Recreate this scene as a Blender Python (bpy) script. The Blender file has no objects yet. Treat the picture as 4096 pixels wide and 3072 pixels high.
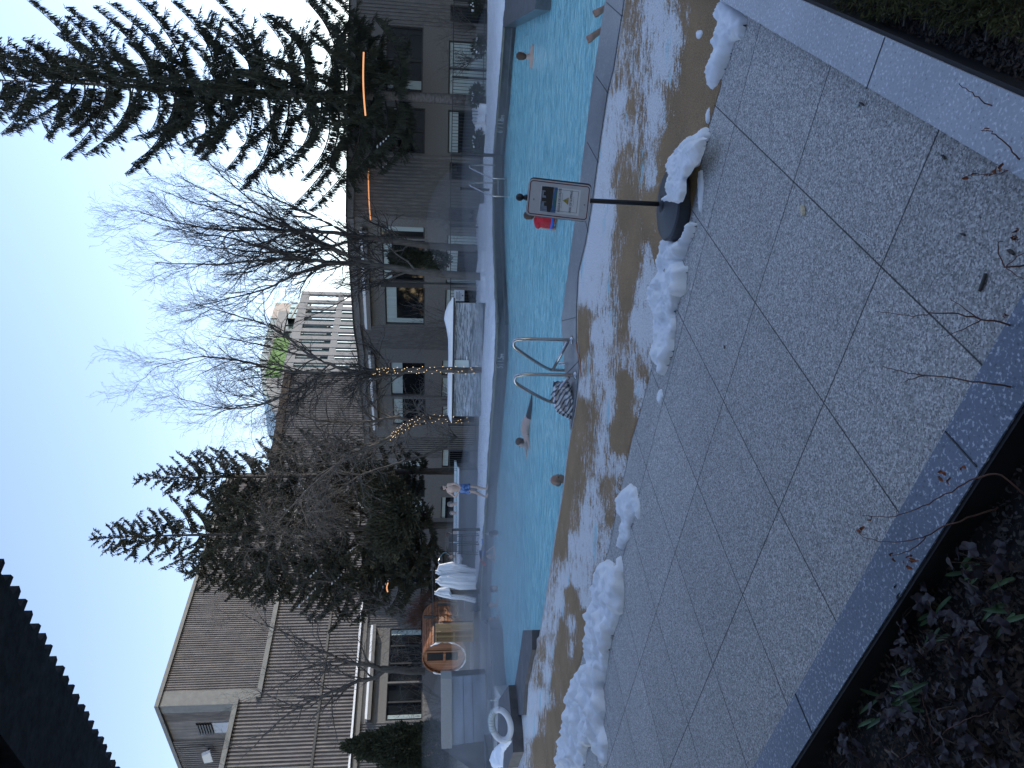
import bpy, bmesh, math, random
import numpy as np
from mathutils import Vector, Matrix, noise as mnoise
random.seed(7); np.random.seed(7)
C = bpy.context.scene.collection
SC = bpy.context.scene
PI = math.pi
# ------------------------------------------------------------------ camera
FP, PT, RO, H = 2955.4, 0.118725, 0.0148517, 2.5   # focal length in photo pixels, pitch, roll, eye height
cam = bpy.data.cameras.new('camera'); cam.sensor_width = 36; cam.lens = 36*FP/4096
cam.clip_start = 0.05; cam.clip_end = 3000
co = bpy.data.objects.new('camera', cam); C.objects.link(co); SC.camera = co
_cp, _sp, _cr, _sr = math.cos(PT), math.sin(PT), math.cos(RO), math.sin(RO)
_right = Vector((1,0,0)); _down = Vector((0,-_sp,-_cp)); _fwd = Vector((0,_cp,-_sp))
_X = _sr*_right + _cr*_down; _Y = _cr*_right - _sr*_down; _Z = -_fwd     # the photograph lies on its side: picture right is the world's down
co.matrix_world = Matrix(((_X.x,_Y.x,_Z.x,0),(_X.y,_Y.y,_Z.y,0),(_X.z,_Y.z,_Z.z,H),(0,0,0,1)))
# ------------------------------------------------------------------ world, sun, exposure
SUN_EL, SUN_AZ = math.radians(18), math.radians(62)     # azimuth clockwise from +Y
w = bpy.data.worlds.new("World"); SC.world = w; w.use_nodes = True
nt = w.node_tree; nt.nodes.clear()
sky = nt.nodes.new('ShaderNodeTexSky'); sky.sky_type = 'NISHITA'; sky.sun_disc = False
sky.sun_elevation = SUN_EL; sky.sun_rotation = SUN_AZ; sky.air_density = 1.1; sky.dust_density = 0.12; sky.ozone_density = 2.0
bg = nt.nodes.new('ShaderNodeBackground'); bg.inputs['Strength'].default_value = 0.15
ow = nt.nodes.new('ShaderNodeOutputWorld')
tint = nt.nodes.new('ShaderNodeMix'); tint.data_type = 'RGBA'; tint.blend_type = 'MULTIPLY'; tint.inputs[0].default_value = 1; tint.inputs[7].default_value = (1.13,.97,.98,1)
nt.links.new(sky.outputs[0], tint.inputs[6]); nt.links.new(tint.outputs[2], bg.inputs['Color']); nt.links.new(bg.outputs[0], ow.inputs['Surface'])
sl = bpy.data.lights.new('sun', 'SUN'); sl.energy = 2.0; sl.angle = math.radians(0.5); sl.color = (1, .93, .82)
so = bpy.data.objects.new('sun', sl); C.objects.link(so)
sd = Vector((math.sin(SUN_AZ)*math.cos(SUN_EL), math.cos(SUN_AZ)*math.cos(SUN_EL), math.sin(SUN_EL)))
so.rotation_euler = sd.to_track_quat('Z', 'Y').to_euler(); so.location = sd*50
SC.view_settings.view_transform = 'Standard'; SC.view_settings.look = 'None'; SC.view_settings.gamma = 1
SC.view_settings.exposure = 1.28
SC.cycles.max_bounces = 6; SC.cycles.transparent_max_bounces = 12; SC.cycles.volume_bounces = 0
# ------------------------------------------------------------------ placing helpers: photo pixel -> world
def ray(x, y):
    u = 3072-y-1536; v = x-2048
    U = _cr*u+_sr*v; V = -_sr*u+_cr*v
    return Vector((U, FP*_cp-V*_sp, -FP*_sp-V*_cp))
def G(x, y, z=0.0):
    d = ray(x, y); t = (z-H)/d.z; return Vector((d.x*t, d.y*t, z))
def D(x, y, d):
    r = ray(x, y); t = d/r.y; return Vector((r.x*t, d, H+r.z*t))
def PX(p):       # world -> photo pixel
    x, y, z = p[0], p[1], p[2]-H
    f = y*_cp-z*_sp; up = y*_sp+z*_cp
    u = FP*x/f; v = -FP*up/f
    return 2048+_sr*u+_cr*v, 3072-(1536+_cr*u-_sr*v)
# ------------------------------------------------------------------ mesh building
class MB:
    def __init__(s): s.v = []; s.f = []; s.n = 0; s.fn = []
    def add(s, vs, fs):
        b = s.n; vs = [tuple(p) for p in vs]; s.v += vs; s.n += len(vs)
        s.f += [tuple(b+i for i in f) for f in fs]; return s
    def quad(s, a, b, c, d): return s.add([a,b,c,d], [(0,1,2,3)])
    def box(s, c, size, R=None):
        hx, hy, hz = [k/2 for k in size]; c = Vector(c)
        vs = [Vector((x,y,z)) for x in (-hx,hx) for y in (-hy,hy) for z in (-hz,hz)]
        if R is not None: vs = [R @ p for p in vs]
        return s.add([c+p for p in vs], [(0,1,3,2),(4,6,7,5),(0,4,5,1),(2,3,7,6),(0,2,6,4),(1,5,7,3)])
    def bar(s, a, b, w, h, up=(0,0,1)):      # box from a to b
        a = Vector(a); b = Vector(b); d = (b-a); L = d.length; d.normalize(); up = Vector(up)
        if abs(d.dot(up)) > .98: up = Vector((1,0,0))
        sx = d.cross(up).normalized(); uz = sx.cross(d)
        R = Matrix((sx, d, uz)).transposed()
        return s.box((a+b)/2, (w, L, h), R)
    def tube(s, pts, rad, n=8, cap=True):
        pts = [Vector(p) for p in pts]; m = len(pts)
        if not hasattr(rad, '__len__'): rad = [rad]*m
        b = s.n; vs = []; prev = None
        for i, p in enumerate(pts):
            t = (pts[min(i+1,m-1)]-pts[max(i-1,0)])
            if t.length < 1e-9: t = Vector((0,0,1))
            t.normalize()
            if prev is None:
                a = Vector((0,0,1)) if abs(t.z) < .9 else Vector((1,0,0)); nx = t.cross(a).normalized()
            else:
                nx = prev - t*prev.dot(t)
                if nx.length < 1e-6: nx = t.cross(Vector((0,0,1)) if abs(t.z)<.9 else Vector((1,0,0)))
                nx.normalize()
            prev = nx; ny = t.cross(nx)
            for k in range(n):
                a = 2*PI*k/n; vs.append(p+(nx*math.cos(a)+ny*math.sin(a))*rad[i])
        fs = [(i*n+k, i*n+(k+1)%n, (i+1)*n+(k+1)%n, (i+1)*n+k) for i in range(m-1) for k in range(n)]
        if cap: fs += [tuple(range(n-1,-1,-1)), tuple((m-1)*n+k for k in range(n))]
        return s.add(vs, fs)
    def ell(s, c, r, seg=12, ring=8, R=None):
        c = Vector(c); vs = []; r = r if hasattr(r,'__len__') else (r,r,r)
        for i in range(ring+1):
            th = PI*i/ring
            for k in range(seg):
                ph = 2*PI*k/seg; p = Vector((r[0]*math.sin(th)*math.cos(ph), r[1]*math.sin(th)*math.sin(ph), r[2]*math.cos(th)))
                vs.append(c+(R @ p if R is not None else p))
        fs = [(i*seg+k, (i+1)*seg+k, (i+1)*seg+(k+1)%seg, i*seg+(k+1)%seg) for i in range(ring) for k in range(seg)]
        return s.add(vs, fs)
    def lathe(s, c, prof, n=24, R=None):
        c = Vector(c); vs = []
        for r, z in prof:
            for k in range(n):
                a = 2*PI*k/n; p = Vector((r*math.cos(a), r*math.sin(a), z)); vs.append(c+(R @ p if R is not None else p))
        m = len(prof)
        fs = [(i*n+k, i*n+(k+1)%n, (i+1)*n+(k+1)%n, (i+1)*n+k) for i in range(m-1) for k in range(n)]
        fs += [tuple(range(n-1,-1,-1)), tuple((m-1)*n+k for k in range(n))]
        return s.add(vs, fs)
    def prism(s, poly, z0, z1):        # plan polygon extruded
        n = len(poly); vs = [(p[0],p[1],z0) for p in poly]+[(p[0],p[1],z1) for p in poly]
        return s.add(vs, [tuple(range(n-1,-1,-1)), tuple(range(n,2*n))]+[(i,(i+1)%n,n+(i+1)%n,n+i) for i in range(n)])
    def slab(s, pts, off):             # any flat polygon given thickness by vector off
        n = len(pts); off = Vector(off); pts = [Vector(p) for p in pts]
        return s.add(pts+[p+off for p in pts], [tuple(range(n)), tuple(range(2*n-1,n-1,-1))]+[(i,n+i,n+(i+1)%n,(i+1)%n) for i in range(n)])
    def build(s, name, m=None, parent=None, smooth=False, **k):
        me = bpy.data.meshes.new(name); me.from_pydata(s.v, [], s.f)
        if smooth: me.shade_smooth() if hasattr(me,'shade_smooth') else me.polygons.foreach_set('use_smooth',[True]*len(me.polygons))
        me.update(); return link(name, me, m, parent, **k)
def link(name, me, m=None, parent=None, **k):
    o = bpy.data.objects.new(name, me); C.objects.link(o)
    if m is not None: me.materials.clear(); me.materials.append(m)
    if parent is not None:
        o.parent = parent
        M_ = Matrix.Translation(parent.location) if parent.type == 'EMPTY' else Matrix()
        o.matrix_parent_inverse = M_.inverted()
    for kk, vv in k.items(): o[kk] = vv
    return o
def thing(name, label, cat, loc, group=None):
    o = bpy.data.objects.new(name, None); C.objects.link(o); o.location = Vector(loc); o.empty_display_size = .2
    o['label'] = label; o['category'] = cat
    if group: o['group'] = group
    return o
def tag(o, label, cat, group=None):
    o['label'] = label; o['category'] = cat
    if group: o['group'] = group
    return o
def struct(o, kind='structure'): o['kind'] = kind; return o
def earclip_obj(name, polys, z, m, **k):     # flat sheet from plan polygons
    bm = bmesh.new()
    for poly in polys:
        vs = [bm.verts.new((p[0],p[1],z)) for p in poly]; bm.faces.new(vs)
    bmesh.ops.triangulate(bm, faces=bm.faces[:]); bm.normal_update()
    for f in bm.faces:
        if f.normal.z < 0: f.normal_flip()
    me = bpy.data.meshes.new(name); bm.to_mesh(me); bm.free(); return link(name, me, m, **k)
# ------------------------------------------------------------------ materials
def newmat(name):
    m = bpy.data.materials.new(name); m.use_nodes = True; t = m.node_tree
    return m, t, t.nodes['Principled BSDF']
def N(t, typ, **k):
    n = t.nodes.new(typ)
    for a, b in k.items():
        if a in n.inputs.keys(): n.inputs[a].default_value = b
        else: setattr(n, a, b)
    return n
def ramp(t, src, stops, interp='LINEAR'):
    r = t.nodes.new('ShaderNodeValToRGB'); r.color_ramp.interpolation = interp; e = r.color_ramp.elements
    while len(e) < len(stops): e.new(.5)
    for k, (p, c) in enumerate(stops): e[k].position = p; e[k].color = (*c, 1) if len(c) == 3 else c
    t.links.new(src, r.inputs[0]); return r
def coords(t, scale=(1,1,1), rot=(0,0,0)):
    tc = t.nodes.new('ShaderNodeTexCoord'); mp = t.nodes.new('ShaderNodeMapping')
    mp.inputs['Scale'].default_value = scale; mp.inputs['Rotation'].default_value = rot
    t.links.new(tc.outputs['Object'], mp.inputs[0]); return mp.outputs[0]
def mix(t, fac, a, b, typ='MIX'):
    n = t.nodes.new('ShaderNodeMix'); n.data_type = 'RGBA'; n.blend_type = typ
    for i, v in ((0, fac), (6, a), (7, b)):
        if isinstance(v, (int, float)): n.inputs[i].default_value = v
        elif isinstance(v, tuple): n.inputs[i].default_value = (*v, 1)
        else: t.links.new(v, n.inputs[i])
    return n.outputs[2]
def math_(t, op, a, b=None, c=None):
    n = t.nodes.new('ShaderNodeMath'); n.operation = op
    for i, v in enumerate((a, b, c)):
        if v is None: continue
        if isinstance(v, (int, float)): n.inputs[i].default_value = v
        else: t.links.new(v, n.inputs[i])
    return n.outputs[0]
def bump(t, b, h, strength=.3, dist=.02):
    n = t.nodes.new('ShaderNodeBump'); n.inputs['Strength'].default_value = strength; n.inputs['Distance'].default_value = dist
    t.links.new(h, n.inputs['Height']); t.links.new(n.outputs[0], b.inputs['Normal']); return n
def std(name, col, rough=.7, metal=0, var=.25, scale=8, bmp=.15, bd=.01, spec=.5, stretch=(1,1,1), col2=None, detail=4):
    m, t, b = newmat(name)
    v = coords(t, stretch); n = N(t, 'ShaderNodeTexNoise', Scale=scale, Detail=detail, Roughness=.6); t.links.new(v, n.inputs['Vector'])
    lo = tuple(c*(1-var) for c in col); hi = col2 or tuple(min(1, c*(1+var)) for c in col)
    r = ramp(t, n.outputs[0], [(.3, lo), (.7, hi)]); t.links.new(r.outputs[0], b.inputs['Base Color'])
    b.inputs['Roughness'].default_value = rough; b.inputs['Metallic'].default_value = metal
    b.inputs['Specular IOR Level'].default_value = spec
    if bmp: bump(t, b, n.outputs[0], bmp, bd)
    return m
M = {}
M['soil'] = std('soil', (.012,.011,.011), .95, var=.5, scale=14, bmp=.6, bd=.03)
M['snow'] = std('snow', (.9,.91,.92), .55, var=.03, scale=9, bmp=.35, bd=.03, spec=.3)
M['snow_f'] = std('snow_far', (.9,.91,.92), .6, var=.07, scale=2.2, bmp=.9, bd=.16, spec=.3, detail=8)
M['bark'] = std('bark', (.085,.075,.065), .9, var=.45, scale=6, bmp=.6, bd=.02, stretch=(3,3,.6))
M['bark_l'] = std('pale_bark', (.2,.185,.17), .9, var=.4, scale=5, bmp=.5, bd=.02, stretch=(1,1,2.5))
M['twig'] = std('twig', (.036,.031,.028), .9, var=.3, scale=3, bmp=0)
M['twig_l'] = std('weathered_twig', (.11,.1,.092), .9, var=.3, scale=3, bmp=0)
M['spruce'] = std('spruce_needles', (.036,.042,.026), .75, var=.55, scale=2.2, bmp=0, detail=5)
M['spruce_b'] = std('olive_spruce_needles', (.058,.058,.034), .75, var=.5, scale=1.5, bmp=0, detail=5)
M['cedar'] = std('cedar_foliage', (.04,.05,.028), .8, var=.5, scale=5, bmp=0)
M['conc'] = std('aggregate_concrete', (.2,.19,.178), .9, var=.28, scale=22, bmp=.3, bd=.02, detail=8)
M['conc_rib'] = std('ribbed_concrete', (.19,.18,.17), .9, var=.3, scale=6, bmp=.2, stretch=(1,1,.4), detail=8)
M['dark'] = std('dark_metal', (.02,.021,.023), .5, var=.2, scale=10, bmp=.03)
M['frame'] = std('window_frame', (.035,.036,.038), .5, var=.2, scale=4, bmp=0)
M['steel'] = std('stainless_steel', (.5,.5,.5), .22, 1.0, var=.08, scale=30, bmp=.02)
M['black'] = std('black_plastic', (.028,.031,.036), .45, var=.15, scale=40, bmp=.06, bd=.004)
M['white'] = std('white_paint', (.68,.7,.72), .5, var=.05, scale=6, bmp=.02)
M['robe'] = std('white_terry', (.78,.79,.82), .95, var=.05, scale=26, bmp=.25, bd=.02)
M['skin'] = std('pale_skin', (.52,.36,.29), .55, var=.1, scale=6, bmp=.05)
M['skin2'] = std('tanned_skin', (.36,.21,.15), .55, var=.1, scale=6, bmp=.05)
M['hair'] = std('dark_hair', (.02,.014,.01), .6, var=.4, scale=40, bmp=.4, bd=.01)
M['hair_b'] = std('brown_hair', (.07,.035,.02), .6, var=.4, scale=40, bmp=.4, bd=.01)
M['hair_g'] = std('grey_hair', (.2,.18,.165), .6, var=.3, scale=40, bmp=.4, bd=.01)
M['red'] = std('red_fabric', (.55,.012,.025), .6, var=.25, scale=14, bmp=.5, bd=.02)
M['blue'] = std('blue_foam', (.04,.17,.62), .6, var=.1, scale=14, bmp=.1)
M['navy'] = std('navy_fabric', (.02,.03,.09), .8, var=.3, scale=14, bmp=.3)
M['stone'] = std('dark_slate', (.085,.085,.09), .55, var=.35, scale=3.5, bmp=.2, detail=8)
M['stone_l'] = std('pale_granite', (.33,.32,.3), .8, var=.25, scale=40, bmp=.1)
M['purple'] = std('purple_leaf', (.02,.013,.018), .55, var=.5, scale=20, bmp=.4, bd=.01)
M['leaf_d'] = std('dead_leaf', (.06,.042,.03), .85, var=.6, scale=12, bmp=.3)
M['shell'] = std('tan_shell', (.72,.6,.42), .8, var=.2, scale=60, bmp=.2)
M['leaf_r'] = std('rusty_leaf', (.22,.07,.03), .8, var=.4, scale=30, bmp=.3)
M['blade'] = std('green_blade', (.05,.10,.035), .5, var=.4, scale=9, bmp=.1)
M['moss'] = std('juniper_green', (.09,.088,.03), .85, var=.5, scale=9, bmp=0)
M['cream'] = std('office_concrete', (.23,.235,.24), .8, var=.1, scale=1.2, bmp=0)
M['brush'] = std('red_brown_brush', (.12,.06,.045), .9, var=.4, scale=5, bmp=0)
M['edge_m'] = std('metal_flashing', (.125,.13,.125), .6, var=.2, scale=2, bmp=0)
def glass(name, col, rough=.05):
    m, t, b = newmat(name); v = coords(t); n = N(t,'ShaderNodeTexNoise',Scale=.7,Detail=2.0); t.links.new(v, n.inputs['Vector'])
    r = ramp(t, n.outputs[0], [(.35, tuple(c*.6 for c in col)), (.65, tuple(c*1.4 for c in col))]); t.links.new(r.outputs[0], b.inputs['Base Color'])
    b.inputs['Roughness'].default_value = rough; b.inputs['Specular IOR Level'].default_value = .5; return m
M['glass'] = glass('dark_glass', (.014,.017,.02)); M['glass_g'] = glass('green_glass', (.1,.16,.16), .12)
M['blind'] = std('pale_blind', (.5,.58,.56), .8, var=.1, scale=1.5, bmp=.1, stretch=(6,6,.4))
def emis(name, col, s):
    m, t, b = newmat(name); v = coords(t); n = N(t,'ShaderNodeTexNoise',Scale=3.0); t.links.new(v, n.inputs['Vector'])
    r = ramp(t, n.outputs[0], [(.3, tuple(c*.85 for c in col)), (.7, col)]); t.links.new(r.outputs[0], b.inputs['Emission Color'])
    b.inputs['Base Color'].default_value = (*col,1); b.inputs['Emission Strength'].default_value = s; return m
M['bulb'] = emis('warm_bulb', (1,.68,.34), 1.0); M['strip'] = emis('warm_reflection_glow', (1,.42,.16), .32)  # strip is no lamp: its glow stands in for window reflections
# brick with vertical grooves on far block
def ribmat(name, col, per):
    m, t, b = newmat(name); v = coords(t, (1,1,1)); n = N(t,'ShaderNodeTexNoise',Scale=.9,Detail=8.0,Roughness=.7); t.links.new(v, n.inputs['Vector'])
    v2 = coords(t, (5,5,.35)); n2 = N(t,'ShaderNodeTexNoise',Scale=1.0,Detail=6.0); t.links.new(v2, n2.inputs['Vector'])
    r = ramp(t, n.outputs[0], [(.3, tuple(c*.78 for c in col)), (.7, tuple(c*1.2 for c in col))])
    r2 = ramp(t, n2.outputs[0], [(.35, (.7,.7,.7)), (.7, (1.15,1.12,1.1))])
    t.links.new(mix(t, 1.0, r.outputs[0], r2.outputs[0], 'MULTIPLY'), b.inputs['Base Color']); b.inputs['Roughness'].default_value = .9
    bump(t, b, n.outputs[0], .3, .05); return m
M['brick'] = ribmat('ribbed_brick', (.20,.186,.178), .22)
def wood(name, col, axis=2, per=9.0):
    m, t, b = newmat(name); sc = [14,14,14]; sc[axis] = .8; v = coords(t, tuple(sc)); n = N(t,'ShaderNodeTexNoise',Scale=.6,Detail=5.0); t.links.new(v, n.inputs['Vector'])
    r = ramp(t, n.outputs[0], [(.3, tuple(c*.5 for c in col)), (.5, col), (.75, tuple(min(1,c*1.6) for c in col))])
    t.links.new(r.outputs[0], b.inputs['Base Color']); b.inputs['Roughness'].default_value = .6; bump(t, b, n.outputs[0], .3, .01); return m
M['wood'] = wood('cedar_planks', (.26,.105,.045)); M['wood_l'] = wood('yellow_pine', (.34,.22,.1))
# paving: pale speckled concrete slabs laid on a grid, thin dark joints
GYAW, GSX, GSY, GOX, GOY = 0.932361862, -0.495937014, 0.381985869, 2.37851238, 0.309595987
def paving():
    m, t, b = newmat('paving'); tc = t.nodes.new('ShaderNodeTexCoord'); sp = t.nodes.new('ShaderNodeSeparateXYZ'); t.links.new(tc.outputs['Object'], sp.inputs[0])
    c, s = math.cos(GYAW), math.sin(GYAW)
    def lin(a, bb, off, step):
        q = math_(t, 'ADD', math_(t, 'MULTIPLY', sp.outputs[0], a/step), math_(t, 'MULTIPLY', sp.outputs[1], bb/step)); return math_(t, 'SUBTRACT', q, off/step)
    i = lin(c/H, s/H, GOX, GSX); j = lin(-s/H, c/H, GOY, GSY)
    def dist(q, step):
        fr = math_(t, 'SUBTRACT', q, math_(t, 'ROUND', q)); return math_(t, 'MULTIPLY', math_(t, 'ABSOLUTE', fr), abs(step)*H)
    dj = math_(t, 'MINIMUM', dist(i, GSX), dist(j, GSY))
    cell = N(t, 'ShaderNodeCombineXYZ'); t.links.new(math_(t,'FLOOR',i), cell.inputs[0]); t.links.new(math_(t,'FLOOR',j), cell.inputs[1])
    wn = N(t, 'ShaderNodeTexWhiteNoise'); t.links.new(cell.outputs[0], wn.inputs['Vector'])
    nf = N(t,'ShaderNodeTexNoise',Scale=62.0,Detail=5.0,Roughness=.9); t.links.new(tc.outputs['Object'], nf.inputs['Vector'])
    nb = N(t,'ShaderNodeTexNoise',Scale=.9,Detail=7.0,Roughness=.65); t.links.new(tc.outputs['Object'], nb.inputs['Vector'])
    vo = N(t,'ShaderNodeTexVoronoi',Scale=34.0); t.links.new(tc.outputs['Object'], vo.inputs['Vector'])
    vr = N(t,'ShaderNodeTexNoise',Scale=55.0,Detail=2.0); t.links.new(tc.outputs['Object'], vr.inputs['Vector'])
    vc = N(t,'ShaderNodeTexVoronoi',Scale=105.0); t.links.new(tc.outputs['Object'], vc.inputs['Vector']); vsep = t.nodes.new('ShaderNodeSeparateColor'); t.links.new(vc.outputs['Color'], vsep.inputs[0])
    vmix = math_(t,'ADD', math_(t,'MULTIPLY', vsep.outputs[0], .55), math_(t,'MULTIPLY', nf.outputs[0], .5))
    base = ramp(t, vmix, [(.2, (.15,.145,.138)), (.42, (.35,.335,.315)), (.6, (.46,.44,.415)), (.84, (.8,.77,.73))])
    spk = ramp(t, vr.outputs[0], [(.27, (.22,.22,.22)), (.34, (1,1,1))])
    big = ramp(t, nb.outputs[0], [(.3, (.93,.93,.93)), (.7, (1.05,1.05,1.05))])
    col = mix(t, 1.0, base.outputs[0], big.outputs[0], 'MULTIPLY'); col = mix(t, 1.0, col, spk.outputs[0], 'MULTIPLY')
    pv = ramp(t, wn.outputs['Value'], [(0, (.93,.93,.93)), (1, (1.05,1.05,1.05))]); col = mix(t, 1.0, col, pv.outputs[0], 'MULTIPLY')
    jm = ramp(t, dj, [(.0034, (0,0,0)), (.005, (1,1,1))]); col = mix(t, jm.outputs[0], (.012,.012,.012), col)
    t.links.new(col, b.inputs['Base Color']); b.inputs['Roughness'].default_value = .8
    bump(t, b, math_(t,'ADD',nf.outputs[0], math_(t,'MULTIPLY',jm.outputs[0],2.0)), .35, .004); return m
M['pave'] = paving()
def granite(name, dark, light, sc=60):
    m, t, b = newmat(name); tc = t.nodes.new('ShaderNodeTexCoord')
    a = N(t,'ShaderNodeTexNoise',Scale=float(sc),Detail=2.0); t.links.new(tc.outputs['Object'], a.inputs['Vector'])
    c = N(t,'ShaderNodeTexNoise',Scale=1.3,Detail=4.0); t.links.new(tc.outputs['Object'], c.inputs['Vector'])
    r = ramp(t, a.outputs[0], [(.28, tuple(x*.55 for x in dark)), (.38, dark), (.57, dark), (.68, light)])
    r2 = ramp(t, c.outputs[0], [(.3,(.8,.8,.8)),(.7,(1.15,1.15,1.15))]); t.links.new(mix(t,1.0,r.outputs[0],r2.outputs[0],'MULTIPLY'), b.inputs['Base Color'])
    b.inputs['Roughness'].default_value = .38; bump(t, b, a.outputs[0], .15, .003); return m
M['cop'] = granite('pool_coping_granite', (.2,.2,.205), (.34,.34,.34), 45)
M['curb'] = granite('polished_curb_granite', (.13,.16,.22), (.5,.54,.6), 60)  # blue of the reflected sky is put into the base colour
M['curb_pale'] = granite('pale_curb_granite', (.36,.38,.42), (.6,.62,.65), 60)  # paler copy of the granite, white reflected sky put into the colour
def carpet():
    m, t, b = newmat('loop_carpet'); tc = t.nodes.new('ShaderNodeTexCoord')
    at = N(t, 'ShaderNodeAttribute', attribute_name='snow')
    f = N(t,'ShaderNodeTexNoise',Scale=120.0,Detail=2.0,Roughness=.8); t.links.new(tc.outputs['Object'], f.inputs['Vector'])
    g = N(t,'ShaderNodeTexNoise',Scale=1.6,Detail=5.0); t.links.new(tc.outputs['Object'], g.inputs['Vector'])
    base = ramp(t, f.outputs[0], [(.3,(.14,.085,.04)),(.55,(.36,.235,.12)),(.75,(.54,.38,.22))])
    bg_ = ramp(t, g.outputs[0], [(.3,(.8,.76,.7)),(.7,(1.1,1.05,1))]); bc = mix(t,1.0,base.outputs[0],bg_.outputs[0],'MULTIPLY')
    v = coords(t, (.8,1.9,1), (0,0,math.radians(-33))); s1 = N(t,'ShaderNodeTexNoise',Scale=2.2,Detail=14.0,Roughness=.8); 
    mp = [n for n in t.nodes if n.type=='MAPPING'][-1]; t.links.new(v, s1.inputs['Vector'])
    s2 = N(t,'ShaderNodeTexNoise',Scale=50.0,Detail=6.0,Roughness=.9); t.links.new(tc.outputs['Object'], s2.inputs['Vector'])
    q = math_(t,'ADD', math_(t,'MULTIPLY', s1.outputs[0], 2.5), math_(t,'MULTIPLY', s2.outputs[0], 2.6))
    s3 = N(t,'ShaderNodeTexNoise',Scale=11.0,Detail=8.0,Roughness=.75); v3 = coords(t, (.75,1.5,1), (0,0,math.radians(-33))); t.links.new(v3, s3.inputs['Vector'])
    q = math_(t,'ADD', q, math_(t,'MULTIPLY', s3.outputs[0], 2.4))
    q = math_(t,'ADD', q, at.outputs['Fac']); q = math_(t,'SUBTRACT', q, 4.05)
    mk = ramp(t, q, [(.0,(0,0,0)),(.05,(.75,.75,.75)),(.2,(1,1,1))])
    sn = ramp(t, s2.outputs[0], [(.38,(.42,.41,.40)),(.58,(.9,.89,.87))])
    # turquoise melt stain
    st = N(t,'ShaderNodeTexNoise',Scale=1.1,Detail=3.0); t.links.new(v, st.inputs['Vector']); sr = ramp(t, st.outputs[0], [(.62,(1,1,1)),(.7,(.55,.86,.95))])
    snc = mix(t,1.0,sn.outputs[0],sr.outputs[0],'MULTIPLY')
    t.links.new(mix(t, mk.outputs[0], bc, snc), b.inputs['Base Color']); b.inputs['Roughness'].default_value = .85
    bump(t, b, math_(t,'ADD', f.outputs[0], math_(t,'MULTIPLY', mk.outputs[0], .8)), .6, .008); return m
M['carpet'] = carpet()
def water():
    m, t, b = newmat('pool_water'); tc = t.nodes.new('ShaderNodeTexCoord')
    v = coords(t, (.8,1.5,1), (0,0,math.radians(20)))
    a = N(t,'ShaderNodeTexNoise',Scale=2.6,Detail=5.0,Roughness=.55,Distortion=.8); t.links.new(v, a.inputs['Vector'])
    c = N(t,'ShaderNodeTexNoise',Scale=9.0,Detail=3.0,Roughness=.5,Distortion=.5); t.links.new(v, c.inputs['Vector'])
    g = N(t,'ShaderNodeTexNoise',Scale=.22,Detail=3.0); t.links.new(tc.outputs['Object'], g.inputs['Vector'])
    r = ramp(t, g.outputs[0], [(.3,(.26,.62,.66)),(.7,(.33,.70,.72))])
    r2 = ramp(t, a.outputs[0], [(.38,(.86,.92,.95)),(.62,(1.4,1.2,1.15))])
    t.links.new(mix(t,1.0,r.outputs[0],r2.outputs[0],'MULTIPLY'), b.inputs['Base Color'])
    b.inputs['Roughness'].default_value = .09; b.inputs['IOR'].default_value = 1.33
    bump(t, b, math_(t,'ADD', a.outputs[0], math_(t,'MULTIPLY', c.outputs[0], .3)), 1.0, .15); return m
M['water'] = water()
def trunks():
    m, t, b = newmat('patterned_swim_trunks'); v = coords(t); n = N(t,'ShaderNodeTexNoise',Scale=14.0,Distortion=1.5); t.links.new(v, n.inputs['Vector'])
    r = ramp(t, n.outputs[0], [(.42,(.02,.05,.17)),(.52,(.06,.16,.42)),(.62,(.2,.33,.6))]); t.links.new(r.outputs[0], b.inputs['Base Color']); return m
M['trunks'] = trunks()
def plastic():
    m, t, b = newmat('wrinkled_plastic'); v = coords(t, (.6,1,1.6), (0,.5,0)); n = N(t,'ShaderNodeTexNoise',Scale=3.0,Detail=8.0,Roughness=.7,Distortion=1.2); t.links.new(v, n.inputs['Vector'])
    v2 = coords(t, (.5,1,5), (0,-.35,0)); n2 = N(t,'ShaderNodeTexNoise',Scale=1.6,Detail=7.0,Roughness=.75,Distortion=2.0); t.links.new(v2, n2.inputs['Vector'])
    r = ramp(t, n2.outputs[0], [(.38,(.17,.2,.22)),(.49,(.28,.32,.35)),(.55,(.62,.67,.72)),(.63,(.3,.34,.38))]); t.links.new(r.outputs[0], b.inputs['Base Color'])
    b.inputs['Roughness'].default_value = .25; bump(t, b, math_(t,'ADD',n.outputs[0],n2.outputs[0]), .9, .06); return m
M['plastic'] = plastic()
def stripes():
    m, t, b = newmat('striped_towel'); v = coords(t, (1,1,1), (.5,.9,.3)); wv = N(t,'ShaderNodeTexWave',Scale=5.0,Distortion=5.0,Detail=1.0); wv.inputs['Detail Scale'].default_value = 1.2; t.links.new(v, wv.inputs['Vector'])
    r = ramp(t, wv.outputs['Fac'], [(.0,(.7,.73,.78)),(.64,(.78,.8,.84)),(.7,(.14,.17,.22)),(1,(.1,.13,.18))]); t.links.new(r.outputs[0], b.inputs['Base Color']); b.inputs['Roughness'].default_value = .95
    n = N(t,'ShaderNodeTexNoise',Scale=60.0); t.links.new(v, n.inputs['Vector']); bump(t, b, n.outputs[0], .3, .004); return m
M['towel'] = stripes()
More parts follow.
